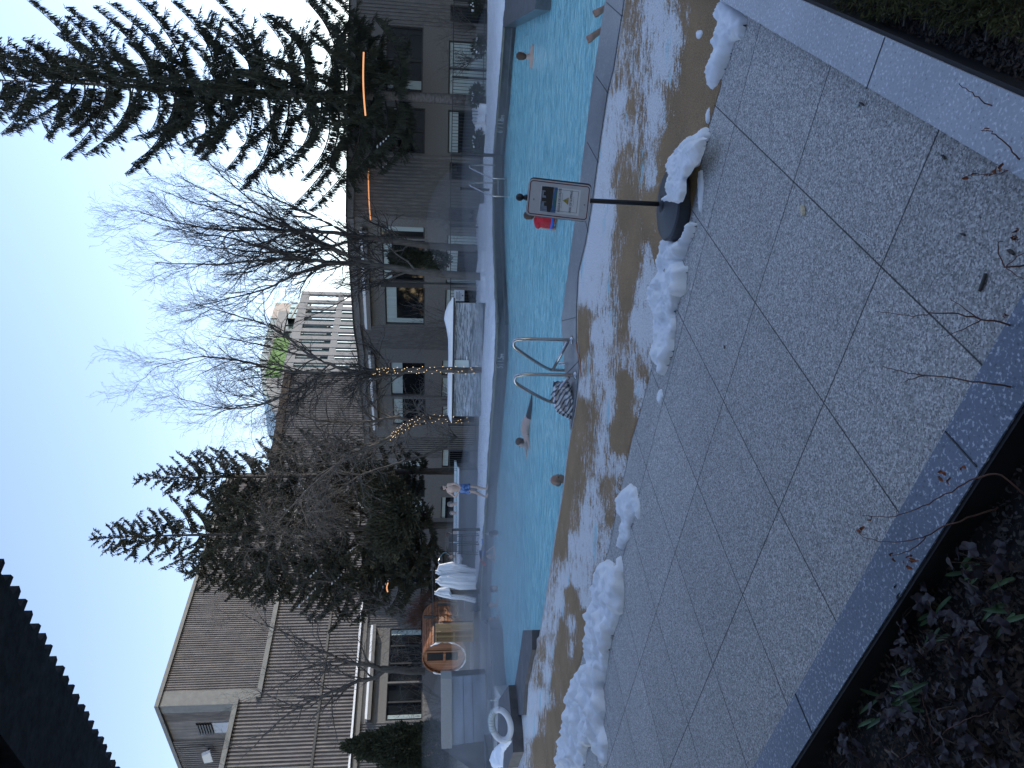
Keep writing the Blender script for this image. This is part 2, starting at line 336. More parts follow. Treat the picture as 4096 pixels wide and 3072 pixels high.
#@@BODY
# ================================================================== THE GROUND, THE POOL AND THE DECKS
bm_ = MB(); bm_.quad((-1500,-1500,-1.6),(1500,-1500,-1.6),(1500,1500,-1.6),(-1500,1500,-1.6)); struct(bm_.build('ground', M['soil']))
WZ = -.38
NCpx = [(2425,0),(2377,298),(2332,646),(2308,835),(2248,1277),(2260,1466),(2275,1620),(2283,1724),(2265,1838),(2248,1977),(2218,2156),(2193,2320),(2178,2416),(2156,2545)]
NC = [G(*p) for p in NCpx]
NCX = NC[0]+(NC[0]-NC[1])*9
FCpx = [(2017,107),(1995,423),(1977,619),(1975,790),(1977,974),(1986,1197),(1991,1297),(1987,1446),(1977,1575),(1962,1798),(1950,1947),(1938,2146),(1928,2300),(1925,2480)]
FC = [G(*p) for p in FCpx]
SBpx = [(1950,-60),(1944,500),(1932,650),(1928,900),(1930,1200),(1922,1500),(1910,1800),(1905,2100),(1898,2400),(1890,2700)]
SB = [G(*p) for p in SBpx]
PR = G(2139,37)
steps_edge = [G(2075,2640), G(2061,2744), Vector((-9.6,22.5,0)), Vector((-10.1,24.6,0))]
def xy(l): return [(p[0],p[1]) for p in l]
far_poly = [(24,14.5),(PR.x+2.5,14.9),(PR.x,PR.y)] + xy(FC) + [(-8.65,25.9),(-10.1,24.6),(-30,24.6),(-30,36)] + xy(SB)[::-1] + [(24,32)]
earclip_obj('far_deck', [far_poly], 0.0, M['stone'], kind='structure')
# water: finely divided sheet with real long waves
def water_sheet():
    nx, ny = 150, 120; xs = np.linspace(-13,15,nx); ys = np.linspace(8,32,ny)
    vs = []; 
    for y in ys:
        for x in xs:
            z = WZ + .012*mnoise.noise((x*.9,y*1.6,0))+.008*mnoise.noise((x*2.3,y*3.1,4)); vs.append((x,y,z))
    fs = [(j*nx+i, j*nx+i+1, (j+1)*nx+i+1, (j+1)*nx+i) for j in range(ny-1) for i in range(nx-1)]
    b = MB(); b.add(vs, fs); struct(b.build('pool_water', M['water'], smooth=True))
water_sheet()
b = MB()
def skirt(b, pts, z0, z1, n=1):
    for p, q in zip(pts[:-1], pts[1:]): b.quad((p[0],p[1],z0),(q[0],q[1],z0),(q[0],q[1],z1),(p[0],p[1],z1))
skirt(b, [NCX]+NC+steps_edge, -1.0, 0); struct(b.build('near_pool_wall', M['stone_l']))
b = MB(); skirt(b, [Vector((PR.x+2.5,14.9,0)),PR]+FC+[Vector((-8.65,25.9,0)),Vector((-10.1,24.6,0))], -1.0, 0)
M['tile'] = std('wet_slate_tile', (.085,.1,.115), .3, var=.4, scale=2.5, bmp=.15, stretch=(1,1,2))
struct(b.build('far_pool_wall', M['tile']))
# thin pale coping nosing along the far edge
b = MB()
for p, q in zip(FC[:-1], FC[1:]): b.bar(Vector((p.x,p.y,.012)), Vector((q.x,q.y,.012)), .34, .05)
struct(b.build('far_pool_coping', std('damp_coping', (.17,.175,.16), .6, var=.3, scale=5, col2=(.2,.2,.15))))
b = MB()
for p, q in zip(FC[:-1], FC[1:]):
    d = (p-q); nrm = Vector((d.y,-d.x,0)).normalized(); nrm = nrm if nrm.y<0 else -nrm
    b.bar(p+nrm*.17+Vector((0,0,-.24)), q+nrm*.17+Vector((0,0,-.24)), .04, .03)
struct(b.build('far_wall_ledge', M['edge_m']))
# coping of the near edge
MIpx = [(2499,0),(2477,139),(2457,273),(2432,373),(2407,537),(2390,661),(2372,800),(2343,974),(2315,1088),(2308,1222),(2306,1347),(2318,1471),(2310,1560),(2300,1640),(2283,1724)]
MI = [G(*p) for p in MIpx]
MIX = MI[0]+(NCX-NC[0])
cop = [(NCX.x,NCX.y)]+xy(NC[:8])+xy(MI[::-1])+[(MIX.x,MIX.y)]
o = earclip_obj('pool_coping', [cop], 0.012, M['cop'], kind='structure')
b = MB()
for (x1,y1,x2,y2) in [(2426,10,2488,66),(2385,305,2432,373),(2349,570,2393,650),(2341,880,2352,930),(2248,1283,2302,1270),(2262,1500,2318,1440)]:
    b.bar(G(x1,y1,.0145), G(x2,y2,.0145), .012, .004)
struct(b.build('coping_joint', M['dark']))
# depth markings on the far wall
def text_mesh(s, size, ext=.004, font=None):
    cu = bpy.data.curves.new('t', 'FONT'); cu.body = s; cu.size = size; cu.extrude = ext; cu.align_x = 'CENTER'; cu.align_y = 'CENTER'
    o = bpy.data.objects.new('t', cu); me = bpy.data.meshes.new_from_object(o); bpy.data.objects.remove(o); return me
def put_text(name, s, size, pos, right, up, m, parent=None, sx=1.0, ext=.004, **k):
    me = text_mesh(s, size, ext); r = Vector(right).normalized(); u = Vector(up); u = (u-r*u.dot(r)).normalized(); n = r.cross(u)
    Mx = Matrix(((r.x*sx,u.x,n.x,pos[0]),(r.y*sx,u.y,n.y,pos[1]),(r.z*sx,u.z,n.z,pos[2]),(0,0,0,1)))
    me.transform(Mx); return link(name, me, m, parent, **k)
def edge_at(y):
    for i in range(len(FCpx)-1):
        if FCpx[i][1] <= y <= FCpx[i+1][1]:
            f = (y-FCpx[i][1])/(FCpx[i+1][1]-FCpx[i][1]); p = FC[i].lerp(FC[i+1], f); d = (FC[i]-FC[i+1]).normalized()
            n = Vector((-d.y,d.x,0)); n = n if n.y < 0 else -n; return p, d, n
M['mark'] = std('painted_numeral', (.6,.66,.66), .6, var=.08, scale=5, bmp=0)
for s, y, lab in (("6' / 1.8", 498, 'pale depth numerals six feet on the far pool wall'), ("5 / 1.5", 1448, 'pale depth numerals five feet on the far pool wall'), ("4", 2133, 'pale depth numeral four on the far pool wall')):
    p, d, n = edge_at(y); q = p+n*.035+Vector((0,0,-.13))
    r = thing('depth_marking', lab, 'marking', q); tw_ = {'6':.56,'5':.44,'4':.13}[s[0]]; me_ = text_mesh(s, .31); xs_ = [v.co.x for v in me_.vertices]; k0 = tw_/(max(xs_)-min(xs_))
    put_text('numeral', s, .31, q, d, (0,0,1), M['mark'], r, sx=k0)
    if s != '4': put_text('metre_letter', 'M', .17, q+d*(tw_/2+.075)+Vector((0,0,-.045)), d, (0,0,1), M['mark'], r)
# snow on the far deck
def interp(l, y):
    for i in range(len(l)-1):
        if l[i][1] <= y <= l[i+1][1]: f = (y-l[i][1])/(l[i+1][1]-l[i][1]); return l[i][0]*(1-f)+l[i+1][0]*f
    return l[-1][0] if y > l[-1][1] else l[0][0]
def loft_snow(name, front, back, y0, y1, ny, nt, hgt, m, seed=0):
    vs = []; 
    for j in range(ny+1):
        y = y0+(y1-y0)*j/ny; f = interp(front,y); k = interp(back,y)
        wv = 3.0*mnoise.noise((y*.02,seed,0))+2.0*mnoise.noise((y*.09,seed,3))
        for i in range(nt+1):
            t = i/nt; p = G(f+(k-f)*t + wv*(1-t), y)
            e = min(1, 5*min(t, 1.0001-t))**.5 if i not in (0,) else 0
            h = hgt*(e*(.75+.5*mnoise.noise((p.x*.9,p.y*.9,seed)))+.25*e*mnoise.noise((p.x*4,p.y*3,seed))+.12*e*mnoise.noise((p.x*11,p.y*7,seed)))
            vs.append((p.x,p.y,max(.004,h+.004) if i else .004))
    fs = [(j*(nt+1)+i, j*(nt+1)+i+1, (j+1)*(nt+1)+i+1, (j+1)*(nt+1)+i) for j in range(ny) for i in range(nt)]
    bb = MB(); bb.add(vs, fs); return bb.build(name, m, smooth=True)
snf = [(2024,-60),(2012,107),(1988,423),(1972,619),(1969,790),(1971,974),(1979,1197),(1982,1297),(1977,1446),(1968,1575),(1953,1798),(1944,1947),(1931,2146),(1922,2230),(1910,2330)]
snb = [(1952,-60),(1946,500),(1936,650),(1940,900),(1946,1200),(1926,1500),(1913,1800),(1909,2100),(1908,2230),(1907,2330)]
tag(loft_snow('snow_strip', snf, snb, -60, 2330, 420, 16, .1, M['snow_f']), 'long white snow strip covering the deck behind the far pool edge', 'snow')
tag(loft_snow('snow_bank', [(1955,800),(1948,900),(1949,1100),(1951,1212)], [(1932,800),(1916,880),(1918,1000),(1914,1212)], 815, 1212, 60, 10, .22, M['snow_f'], 5), 'low smooth snow bank at the foot of the fence beside the plastic wrapped bar', 'snow')
tag(loft_snow('snow_bank', [(1946,415),(1944,480),(1940,540)], [(1932,415),(1905,450),(1930,540)], 415, 540, 20, 8, .45, M['snow_f'], 9), 'small snow heap at the foot of the fence beside the pale trunk', 'snow')
# ------------------------------------------------------------------ carpet runner, with worn-in snow
MOpx = [(2912,-120),(2892,140),(2875,348),(2830,497),(2770,800),(2700,1080),(2616,1411),(2586,1530),(2551,1664),(2521,1759),(2497,1878),(2472,1977),(2437,2171),(2392,2327),(2357,2476),(2328,2610),(2303,2719),(2283,2824),(2258,2913),(2233,3028),(2224,3080)]
MIfull = [(2528,-240)]+MIpx+[(2266,1838),(2249,1977),(2219,2156),(2194,2320),(2179,2416),(2157,2545),(2130,2640),(2085,2760),(2075,2860),(2062,2960),(2050,3080)]
SN = [(2520,60,.1),(2620,60,.75),(2700,120,.8),(2740,60,.0),(2800,100,-1),(2560,200,.35),(2660,250,.9),(2700,300,.4),(2760,300,-1),(2850,200,-1),(2470,330,.2),(2480,400,.8),(2450,500,.7),(2520,420,.0),(2560,420,.3),(2620,420,.9),(2680,420,.0),(2600,520,.5),(2700,600,-1),(2780,500,-1),(2430,620,.8),(2400,700,.8),(2480,680,.0),(2560,640,.2),(2600,700,.6),(2660,700,-.3),(2740,700,-1),(2400,850,.95),(2440,850,.8),(2500,850,-.8),(2560,870,-.3),(2600,880,-.2),(2650,850,-1),(2360,1000,1),(2420,1000,.9),(2470,1000,.1),(2520,1050,-1),(2590,1030,.4),(2600,1090,.7),(2640,1000,-.8),(2340,1150,.9),(2400,1180,.8),(2460,1180,.3),(2510,1180,-.6),(2560,1180,.7),(2620,1150,1),(2640,1250,1),(2340,1300,-.2),(2330,1360,-.8),(2380,1330,.7),(2430,1330,.8),(2490,1330,.0),(2550,1300,1),(2620,1330,1),(2350,1450,.2),(2400,1450,.7),(2450,1450,.3),(2520,1450,.5),(2570,1480,.0),(2600,1450,.6),(2340,1560,.6),(2400,1580,.4),(2440,1560,.6),(2500,1550,-1),(2560,1550,.6),(2320,1640,-.3),(2370,1650,.0),(2430,1650,.7),(2500,1680,-1),(2540,1650,.3),(2310,1760,-.2),(2360,1760,.0),(2410,1760,.6),(2470,1760,-.8),(2290,1860,-.5),(2350,1860,.1),(2400,1860,.6),(2440,1860,.5),(2480,1870,.5),(2270,1950,-.8),(2320,1960,.0),(2370,1960,.6),(2430,1950,.0),(2460,1960,.2),(2260,2050,-.3),(2300,2060,.1),(2350,2060,.8),(2400,2060,.5),(2430,2060,.0),(2250,2180,-.4),(2290,2180,.7),(2350,2180,.8),(2400,2180,.4),(2420,2180,.6),(2220,2300,.3),(2260,2320,.8),(2310,2320,.8),(2350,2320,.7),(2380,2320,.2),(2200,2400,.4),(2240,2400,.8),(2280,2380,-.4),(2300,2420,-.3),(2340,2400,.7),(2180,2500,.5),(2220,2500,.6),(2250,2520,-.2),(2290,2500,.5),(2330,2480,-.5),(2170,2600,.1),(2200,2600,.6),(2240,2620,-.5),(2290,2600,.5),(2310,2620,-.6),(2160,2720,.2),(2190,2700,.8),(2220,2720,-.3),(2260,2700,-.3),(2290,2720,-1),(2110,2800,.8),(2160,2800,.8),(2200,2800,.4),(2240,2800,.0),(2270,2800,-1),(2090,2900,1),(2130,2900,.9),(2170,2900,.2),(2210,2900,-.8),(2250,2900,-1),(2080,3000,.9),(2110,3000,.4),(2150,3000,-.6),(2200,3000,-.3),(2230,3000,.1)]
SNa = np.array(SN, float)
def carpet_mesh():
    nt, ny = 46, 330; vs = []; at = []
    for j in range(ny+1):
        y = -205+(3080+205)*j/ny; a = interp(MIfull,y); c = max(a+1, min(interp(MOpx,y), 2888+y/.592))
        for i in range(nt+1):
            x = a+(c-a)*i/nt; p = G(x, y, .02); x_, y_ = x, y
            d2 = ((SNa[:,0]-x)/.55)**2+((SNa[:,1]-y))**2+60; wgt = d2**-1.6; v = float((wgt*SNa[:,2]).sum()/wgt.sum())
            z = .02+.006*mnoise.noise((p.x*3,p.y*3,1)); z = .0045 if i in (0,nt) else z
            vs.append((p.x,p.y,z)); at.append(v)
    fs = [(j*(nt+1)+i, j*(nt+1)+i+1, (j+1)*(nt+1)+i+1, (j+1)*(nt+1)+i) for j in range(ny) for i in range(nt)]
    bb = MB(); bb.add(vs, fs); o = bb.build('carpet_runner', M['carpet'], smooth=True)
    a = o.data.attributes.new('snow', 'FLOAT', 'POINT'); a.data.foreach_set('value', at)
    tag(o, 'brown loop carpet runner dusted with snow between the pool coping and the grey pavers', 'carpet')
carpet_mesh()
# ------------------------------------------------------------------ snow heaps with an outline of their own
def inpoly(x, y, P):
    c = False; j = len(P)-1
    for i in range(len(P)):
        if (P[i][1] > y) != (P[j][1] > y) and x < (P[j][0]-P[i][0])*(y-P[i][1])/(P[j][1]-P[i][1])+P[i][0]: c = not c
        j = i
    return c
def heap(pxs, hgt, label, z0=.004, step=.02, seed=0, name='snow_heap', wid=.16, rough=1.0, group='snow heaps left along the edge of the carpet'):
    P = np.array([tuple(G(x,y,z0)[:2]) for x,y in pxs]); 
    x0,y0 = P.min(0)-.02; x1,y1 = P.max(0)+.02; nx = int((x1-x0)/step)+2; ny = int((y1-y0)/step)+2
    A = P; Bq = np.roll(P,-1,0); dv = Bq-A; L2 = (dv**2).sum(1)+1e-9; idx = {}; vs = []; fs = []
    for j in range(ny):
        for i in range(nx):
            x = x0+i*step; y = y0+j*step
            wx = x+.03*mnoise.noise((x*7,y*7,seed)); wy = y+.03*mnoise.noise((x*7,y*7,seed+9))
            t = np.clip(((np.array([wx,wy])-A)*dv).sum(1)/L2,0,1); dd = np.sqrt((((A+dv*t[:,None])-np.array([wx,wy]))**2).sum(1)).min()
            ins = inpoly(wx,wy,pxs_w := [tuple(q) for q in P]) if True else 0
            s = dd if ins else -dd
            if s < -step*1.3: continue
            if s <= 0:
                z = -.014; q_ = (((A+dv*t[:,None])-np.array([wx,wy]))**2).sum(1); kk = int(q_.argmin()); near_ = (A+dv*t[:,None])[kk]; x += near_[0]-wx; y += near_[1]-wy
            else:
                e = min(1, s/wid); e = math.sqrt(1-(1-e)**2)
                n1 = mnoise.noise((x*2.5,y*2.5,seed)); n2 = mnoise.noise((x*7,y*7,seed)); n3 = mnoise.noise((x*19,y*19,seed))
                n4 = mnoise.noise((x*38,y*38,seed)); z = .78*hgt*e*(.7+rough*(.6*n1+.45*n2+.3*abs(n3)+.2*n4-.02)); z = max(z,.008)
            idx[(i,j)] = len(vs); vs.append((x,y,z0+z)); x = x0+i*step; y = y0+j*step
    for (i,j), a in idx.items():
        q = [idx.get(k) for k in ((i+1,j),(i+1,j+1),(i,j+1))]
        if None not in q: fs.append((a,q[0],q[1],q[2]))
    bb = MB(); bb.add(vs, fs); o = bb.build(name, M['snow'], smooth=True)
    return tag(o, label, 'snow', group)
k_ = 2.011
def rr(l, ox, oy): return [(ox+a/k_, oy+c/k_) for a, c in l]
heap(rr([(2000,-40),(1975,20),(1950,130),(1990,220),(1940,320),(1950,420),(1900,590),(1895,680),(1925,740),(1960,700),(2000,600),(2060,430),(2080,350),(2150,330),(2190,160),(2100,60),(2060,-40)],1900,0), .13, 'lumpy snow heap touching the pale curb at the right end of the carpet', seed=1, wid=.1)
heap(rr([(1900,840),(1870,880),(1855,930),(1880,1000),(1897,960),(1903,900)],1900,0), .04, 'thin sliver of snow on the paver edge between two big heaps', seed=2, wid=.05, step=.02)
heap(rr([(1875,1010),(1800,1080),(1740,1100),(1722,1118),(1700,1150),(1650,1190),(1605,1250),(1600,1300),(1590,1400),(1580,1420),(1640,1440),(1700,1400),(1760,1370),(1810,1330),(1850,1200),(1885,1080)],1900,0), .16, 'thick snow heap leaning on the side of the black sign base', seed=3, wid=.11)
heap(rr([(1805,-130),(1802,0),(1800,80),(1808,180),(1822,200),(1832,60),(1838,-60),(1830,-150)],1900,750), .035, 'narrow rim of snow along the front of the black sign base', seed=4, wid=.03, step=.015)
heap(rr([(1540,395),(1510,440),(1520,520),(1500,620),(1490,700),(1440,800),(1430,920),(1470,1000),(1450,1100),(1450,1250),(1480,1400),(1520,1510),(1560,1450),(1590,1330),(1615,1150),(1610,1000),(1650,880),(1690,850),(1700,740),(1715,640),(1660,600),(1690,540),(1720,470),(1770,370),(1780,280),(1755,270),(1735,350),(1690,420),(1600,430)],1900,750), .15, 'long trampled snow heap with footprints left of the sign base', seed=5, wid=.12)
heap(rr([(1500,110),(1470,150),(1465,210),(1490,225),(1512,180)],1900,1500), .05, 'small lone lump of snow on a paver joint', seed=6, wid=.05, step=.02)
heap(rr([(1250,880),(1200,920),(1155,990),(1160,1050),(1190,1180),(1180,1300),(1155,1380),(1190,1415),(1240,1330),(1250,1250),(1290,1110),(1325,1170),(1330,1100),(1320,1000),(1300,900)],1900,1500), .11, 'medium snow heap lying alone on the pavers beside the carpet', seed=7, wid=.12)
heap([(1900+a/k_, 2252+c/k_) for a,c in [(1080,-30),(1040,-10),(1020,0),(980,230),(940,400),(920,640),(930,800),(870,820),(830,900),(790,1000),(780,1150),(750,1280),(720,1400),(700,1530),(670,1670),(870,1670),(910,1480),(990,1470),(1010,1560),(1035,1640),(1060,1600),(1070,1460),(1030,1300),(1050,1200),(1030,1000),(1050,950),(1080,700),(1100,620),(1140,500),(1160,440),(1190,400),(1200,250),(1190,20),(1175,-70),(1165,-60),(1160,10),(1130,10)]], .2, 'longest and tallest snow ridge along the left end of the carpet', seed=8, wid=.2, step=.04, rough=1.2)
heap(rr([(1800,240),(1792,270),(1800,305),(1825,308),(1842,280),(1836,245)],1900,0), .05, 'single snowball lump lying on the bare brown carpet', z0=.02, seed=10, wid=.04, step=.012, rough=.5)
heap(rr([(1612,1250),(1600,1320),(1592,1400),(1580,1480),(1578,1560),(1512,1595),(1520,1640),(1600,1640),(1655,1625),(1690,1560),(1690,1450),(1740,1370),(1790,1330),(1830,1230),(1860,1100),(1760,1120)],1900,0), .1, 'snow draped over the top of the black sign base', z0=.15, seed=12, wid=.08, step=.014)
# ------------------------------------------------------------------ curbs of the planters, soil
CZ = .13
def line_pts(a, b_, t0, t1): return [(a[0]+(b_[0]-a[0])*t, a[1]+(b_[1]-a[1])*t) for t in (t0, t1)]
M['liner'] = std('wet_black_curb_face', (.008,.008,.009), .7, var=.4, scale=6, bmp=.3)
o1 = [G(*p,CZ) for p in line_pts((2880,0),(4096,720),-.06,1.0)]; i1 = [G(*p,CZ) for p in line_pts((3205,0),(4096,393),-.08,1.0)]
o2 = [G(*p,CZ) for p in line_pts((3010,3072),(3931,1454),-.35,1.0)]; i2 = [G(*p,CZ) for p in line_pts((3160,3072),(4075,1634),-.35,1.0)]
def isect(a, b_, c, d):
    r = b_-a; s = d-c; t = ((c-a).x*s.y-(c-a).y*s.x)/(r.x*s.y-r.y*s.x); return a+r*t
oa = isect(o1[0],o1[1],o2[0],o2[1]); ia = isect(i1[0],i1[1],i2[0],i2[1])
cA, cB = Vector((MI[0].x,MI[0].y,CZ)), Vector((MIX.x,MIX.y,CZ)); o1[0] = isect(oa,o1[0],cA,cB); i1[0] = isect(ia,i1[0],cA,cB); o2[0] = oa+(o2[0]-oa)*3.2; i2[0] = ia+(i2[0]-ia)*3.2
b = MB(); b.prism([tuple(p[:2]) for p in (o1[0],oa,ia,i1[0])], -.12, CZ); curb_r = tag(b.build('granite_curb', M['curb_pale']), 'pale speckled granite curb at the right, edging the mulch bed', 'curb')
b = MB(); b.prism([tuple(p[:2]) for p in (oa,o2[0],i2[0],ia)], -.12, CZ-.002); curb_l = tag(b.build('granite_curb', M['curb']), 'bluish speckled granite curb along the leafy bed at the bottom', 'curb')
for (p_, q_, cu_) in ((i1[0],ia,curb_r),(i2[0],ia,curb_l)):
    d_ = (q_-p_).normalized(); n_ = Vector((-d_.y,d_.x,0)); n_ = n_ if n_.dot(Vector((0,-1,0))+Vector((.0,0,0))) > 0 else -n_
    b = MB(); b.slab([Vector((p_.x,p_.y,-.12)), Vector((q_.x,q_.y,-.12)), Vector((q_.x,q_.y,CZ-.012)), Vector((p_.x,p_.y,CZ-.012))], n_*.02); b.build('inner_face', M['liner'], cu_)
b = MB()
b.bar(G(3540,149,CZ), G(3466,355,CZ), .007, .005); b.build('joint', M['dark'], curb_r)
b = MB()
b.bar(G(3780,1726,CZ), G(3905,1866,CZ), .007, .005); b.bar(G(3180,2775,CZ), G(3247,2932,CZ), .007, .005); b.build('joint', M['dark'], curb_l)
def bed(name, poly, lab):
    nx = 170; P = [tuple(p[:2]) for p in poly]; xs = [p[0] for p in P]; ys = [p[1] for p in P]; bb = MB(); vs = []; 
    for j in range(nx+1):
        for i in range(nx+1):
            x = min(xs)+(max(xs)-min(xs))*i/nx; y = min(ys)+(max(ys)-min(ys))*j/nx
            vs.append((x,y,-.03+.03*mnoise.noise((x*3,y*3,0))+.02*mnoise.noise((x*11,y*11,0))))
    fs = [(j*(nx+1)+i,j*(nx+1)+i+1,(j+1)*(nx+1)+i+1,(j+1)*(nx+1)+i) for j in range(nx) for i in range(nx)
          if inpoly((vs[j*(nx+1)+i][0]+vs[(j+1)*(nx+1)+i+1][0])/2,(vs[j*(nx+1)+i][1]+vs[(j+1)*(nx+1)+i+1][1])/2,P)]
    bb.add(vs, fs); return struct(bb.build(name, M['soil'], smooth=True))
def ext(a, b_, x): return a+(b_-a)*((x-a.x)/(b_.x-a.x))
e2 = ext(oa, o2[0], -30)
near_poly = [(o1[0].x,o1[0].y), (MI[0].x,MI[0].y)] + xy(NC) + xy(steps_edge) + [(-30,24.6),(e2.x,e2.y),(oa.x,oa.y)]
earclip_obj('pool_deck', [near_poly], 0.0, M['pave'], kind='structure')
bed('planting_bed', [i1[0]+(o1[0]-i1[0])*.4, oa+(ia-oa)*.4, o2[0]+(i2[0]-o2[0])*.6, (o2[0].x,-8,0), (MIX.x,-8,0), (MIX.x,MIX.y,0)], '')
# ================================================================== THE HOTEL WING ROUND THE COURT
ROOF = 6.45; BASE = -1.6
hotel = thing('hotel_building', 'low brown concrete building with ribbed walls and dark windows behind the pool', 'building', (3,45,BASE))
def onplane(P0, P1, x, y):      # pixel -> (s, z) on the vertical plane through P0, P1
    r = ray(x, y); d = Vector((P1[0]-P0[0], P1[1]-P0[1])); L = d.length; d /= L
    # P0 + s d = t r
    det = d.x*(-r.y)+r.x*d.y; s = (-P0[0]*(-r.y)-r.x*(P0[1]))/det; s = (P0[0]*r.y - r.x*P0[1])/det
    t = (P0[0]+s*d.x)/r.x if abs(r.x) > 1e-3*abs(r.y) else (P0[1]+s*d.y)/r.y
    return s, H+r.z*t
class Wall:
    def __init__(w, P0, P1): 
        w.P0 = Vector(P0); w.P1 = Vector(P1); w.d = (w.P1-w.P0); w.L = w.d.length; w.d.normalize(); w.n = Vector((w.d.y,-w.d.x)); 
        if w.n.dot(-w.P0) < 0: w.n = -w.n
    def at(w, s, z, off=0.0): p = w.P0+w.d*s+w.n*off; return Vector((p.x,p.y,z))
    def s(w, y, x=1650): return onplane(w.P0, w.P1, x, y)[0]
    def z(w, y, x): return onplane(w.P0, w.P1, x, y)[1]
wall_b = MB(); rib_b = MB(); trim_b = MB()
def window(w, s0, s1, z0, z1, parent, blind=0, blind_m='blind', mull=(), curtain=None, depth=.22):
    fb = MB(); t = .07; o = -depth+.06
    for a, c in ((s0,s0+t),(s1-t,s1)): fb.box((w.at((a+c)/2,(z0+z1)/2,o)), (.0,0,0)) if False else fb.slab([w.at(a,z0,o),w.at(c,z0,o),w.at(c,z1,o),w.at(a,z1,o)], (w.n.x*.06,w.n.y*.06,0))
    for a, c in ((z0,z0+t),(z1-t,z1)): fb.slab([w.at(s0+t,a,o),w.at(s1-t,a,o),w.at(s1-t,c,o),w.at(s0+t,c,o)], (w.n.x*.06,w.n.y*.06,0))
    for m_ in mull: q = s0+(s1-s0)*m_; fb.slab([w.at(q-.05,z0+t,o+.002),w.at(q+.05,z0+t,o+.002),w.at(q+.05,z1-t,o+.002),w.at(q-.05,z1-t,o+.002)], (w.n.x*.07,w.n.y*.07,0))
    f = fb.build('window', M['frame'], parent)
    pb = MB(); pb.quad(w.at(s0+t,z0+t,o+.01), w.at(s1-t,z0+t,o+.01), w.at(s1-t,z1-t,o+.01), w.at(s0+t,z1-t,o+.01)); pb.build('pane', M['glass'], f)
    if blind:
        q = MB(); zb = z1-t-(z1-z0-2*t)*blind; q.slab([w.at(s0+t,zb,o+.02),w.at(s1-t,zb,o+.02),w.at(s1-t,z1-t,o+.02),w.at(s0+t,z1-t,o+.02)], (w.n.x*.01,w.n.y*.01,0)); q.build('blind', M[blind_m], f)
    if curtain:
        a, c = curtain; a = s0+(s1-s0)*a; c = s0+(s1-s0)*c; q = MB(); nn = 10; pts0 = []
        for k in range(nn+1): pts0.append((a+(c-a)*k/nn, o+.022+.012*(k%2)))
        for k in range(nn): q.quad(w.at(pts0[k][0],z0+t,pts0[k][1]), w.at(pts0[k+1][0],z0+t,pts0[k+1][1]), w.at(pts0[k+1][0],z1-t,pts0[k+1][1]), w.at(pts0[k][0],z1-t,pts0[k][1]))
        q.build('curtain', M['blind'], f)
def facade(w, wins, ribs, z0=BASE, z1=ROOF, parent=hotel, depth=.22, period=.16):
    """wins: (s0,s1,z0,z1,kw); ribs: (s0,s1) ranges whose solid cells are ribbed"""
    ss = sorted({0, w.L, *[q for r in wins for q in r[:2]], *[q for r in ribs for q in r]}); zs = sorted({z0, z1, *[q for r in wins for q in r[2:4]]})
    ss = [q for q in ss if 0 <= q <= w.L]
    for i in range(len(ss)-1):
        sm = (ss[i]+ss[i+1])/2; rib = any(r[0] <= sm <= r[1] for r in ribs); run = None
        for j in range(len(zs)-1):
            zm = (zs[j]+zs[j+1])/2; hole = any(r[0] < sm < r[1] and r[2] < zm < r[3] for r in wins)
            if hole: continue
            a, c, e, f = ss[i], ss[i+1], zs[j], zs[j+1]
            wall_b.quad(w.at(a,e), w.at(c,e), w.at(c,f), w.at(a,f))
            if rib:
                n = max(1, int((c-a)/period)); st = (c-a)/n
                for k in range(n):
                    q = a+k*st; pr = [(q+.06*st,.003),(q+.16*st,.055),(q+.52*st,.055),(q+.62*st,.003)]
                    for (u0,p0),(u1,p1) in zip(pr[:-1],pr[1:]): rib_b.quad(w.at(u0,e,p0), w.at(u1,e,p1), w.at(u1,f,p1), w.at(u0,f,p0))
    for (a,c,e,f,kw) in wins:        # reveals
        for q in (a,c): wall_b.quad(w.at(q,e,0), w.at(q,f,0), w.at(q,f,-depth), w.at(q,e,-depth))
        for q in (e,f): wall_b.quad(w.at(a,q,0), w.at(c,q,0), w.at(c,q,-depth), w.at(a,q,-depth))
        wall_b.quad(w.at(a,e,-depth), w.at(c,e,-depth), w.at(c,f,-depth), w.at(a,f,-depth))
        window(w, a, c, e, f, parent, **kw)
def W(w, ya, yb, xt, xb, **kw):     # window given by its pixel rectangle
    ym = (ya+yb)/2; s0, s1 = sorted((w.s(ya), w.s(yb))); z1 = w.z(ym, xt); z0 = w.z(ym, xb); return (s0, s1, z0, z1, kw)
wR = Wall((25,38),(8.3,38)); w1 = Wall((8.3,38),(3.25,42.8)); wr = Wall((3.25,42.8),(2.0,45.4)); w2 = Wall((2.0,45.4),(-3.2,51.2)); w3 = Wall((-3.2,51.2),(-10.2,56)); w3b = Wall((-10.2,56),(-15.8,53.2)); w4 = Wall((-15.8,53.2),(-25.5,42.5))
LT = 1.45
facade(wR, [W(wR,106,372,1545,1692,mull=(.5,),curtain=(.8,.93)), W(wR,430,612,1545,1700,mull=(.5,)), W(wR,149,370,1795,2010,blind=.95,mull=(.5,)), W(wR,430,604,1792,2010,blind=.17),
            W(wR,640,712,1798,1890), W(wR,822,924-30,1795,1900), W(wR,5,75,1802,1960), W(wR,-90,-20,1545,1690), W(wR,-90,-20,1795,1960)],
       [(0, wR.s(106)), (wR.s(618), wR.L)])
facade(w1, [W(w1,908,955,1521,1699,curtain=(.1,.5)), W(w1,962,1128,1530,1699,blind=.2), W(w1,1146,1300,1541,1699,blind=.27,curtain=(.86,.99)),
            W(w1,936,980,1788,1960,blind=.9), W(w1,990,1108,1783,1960,blind=.25), W(w1,1115,1135,1783,1960,blind=.95), W(w1,1155,1240,1781,1960,blind=.22)], [])
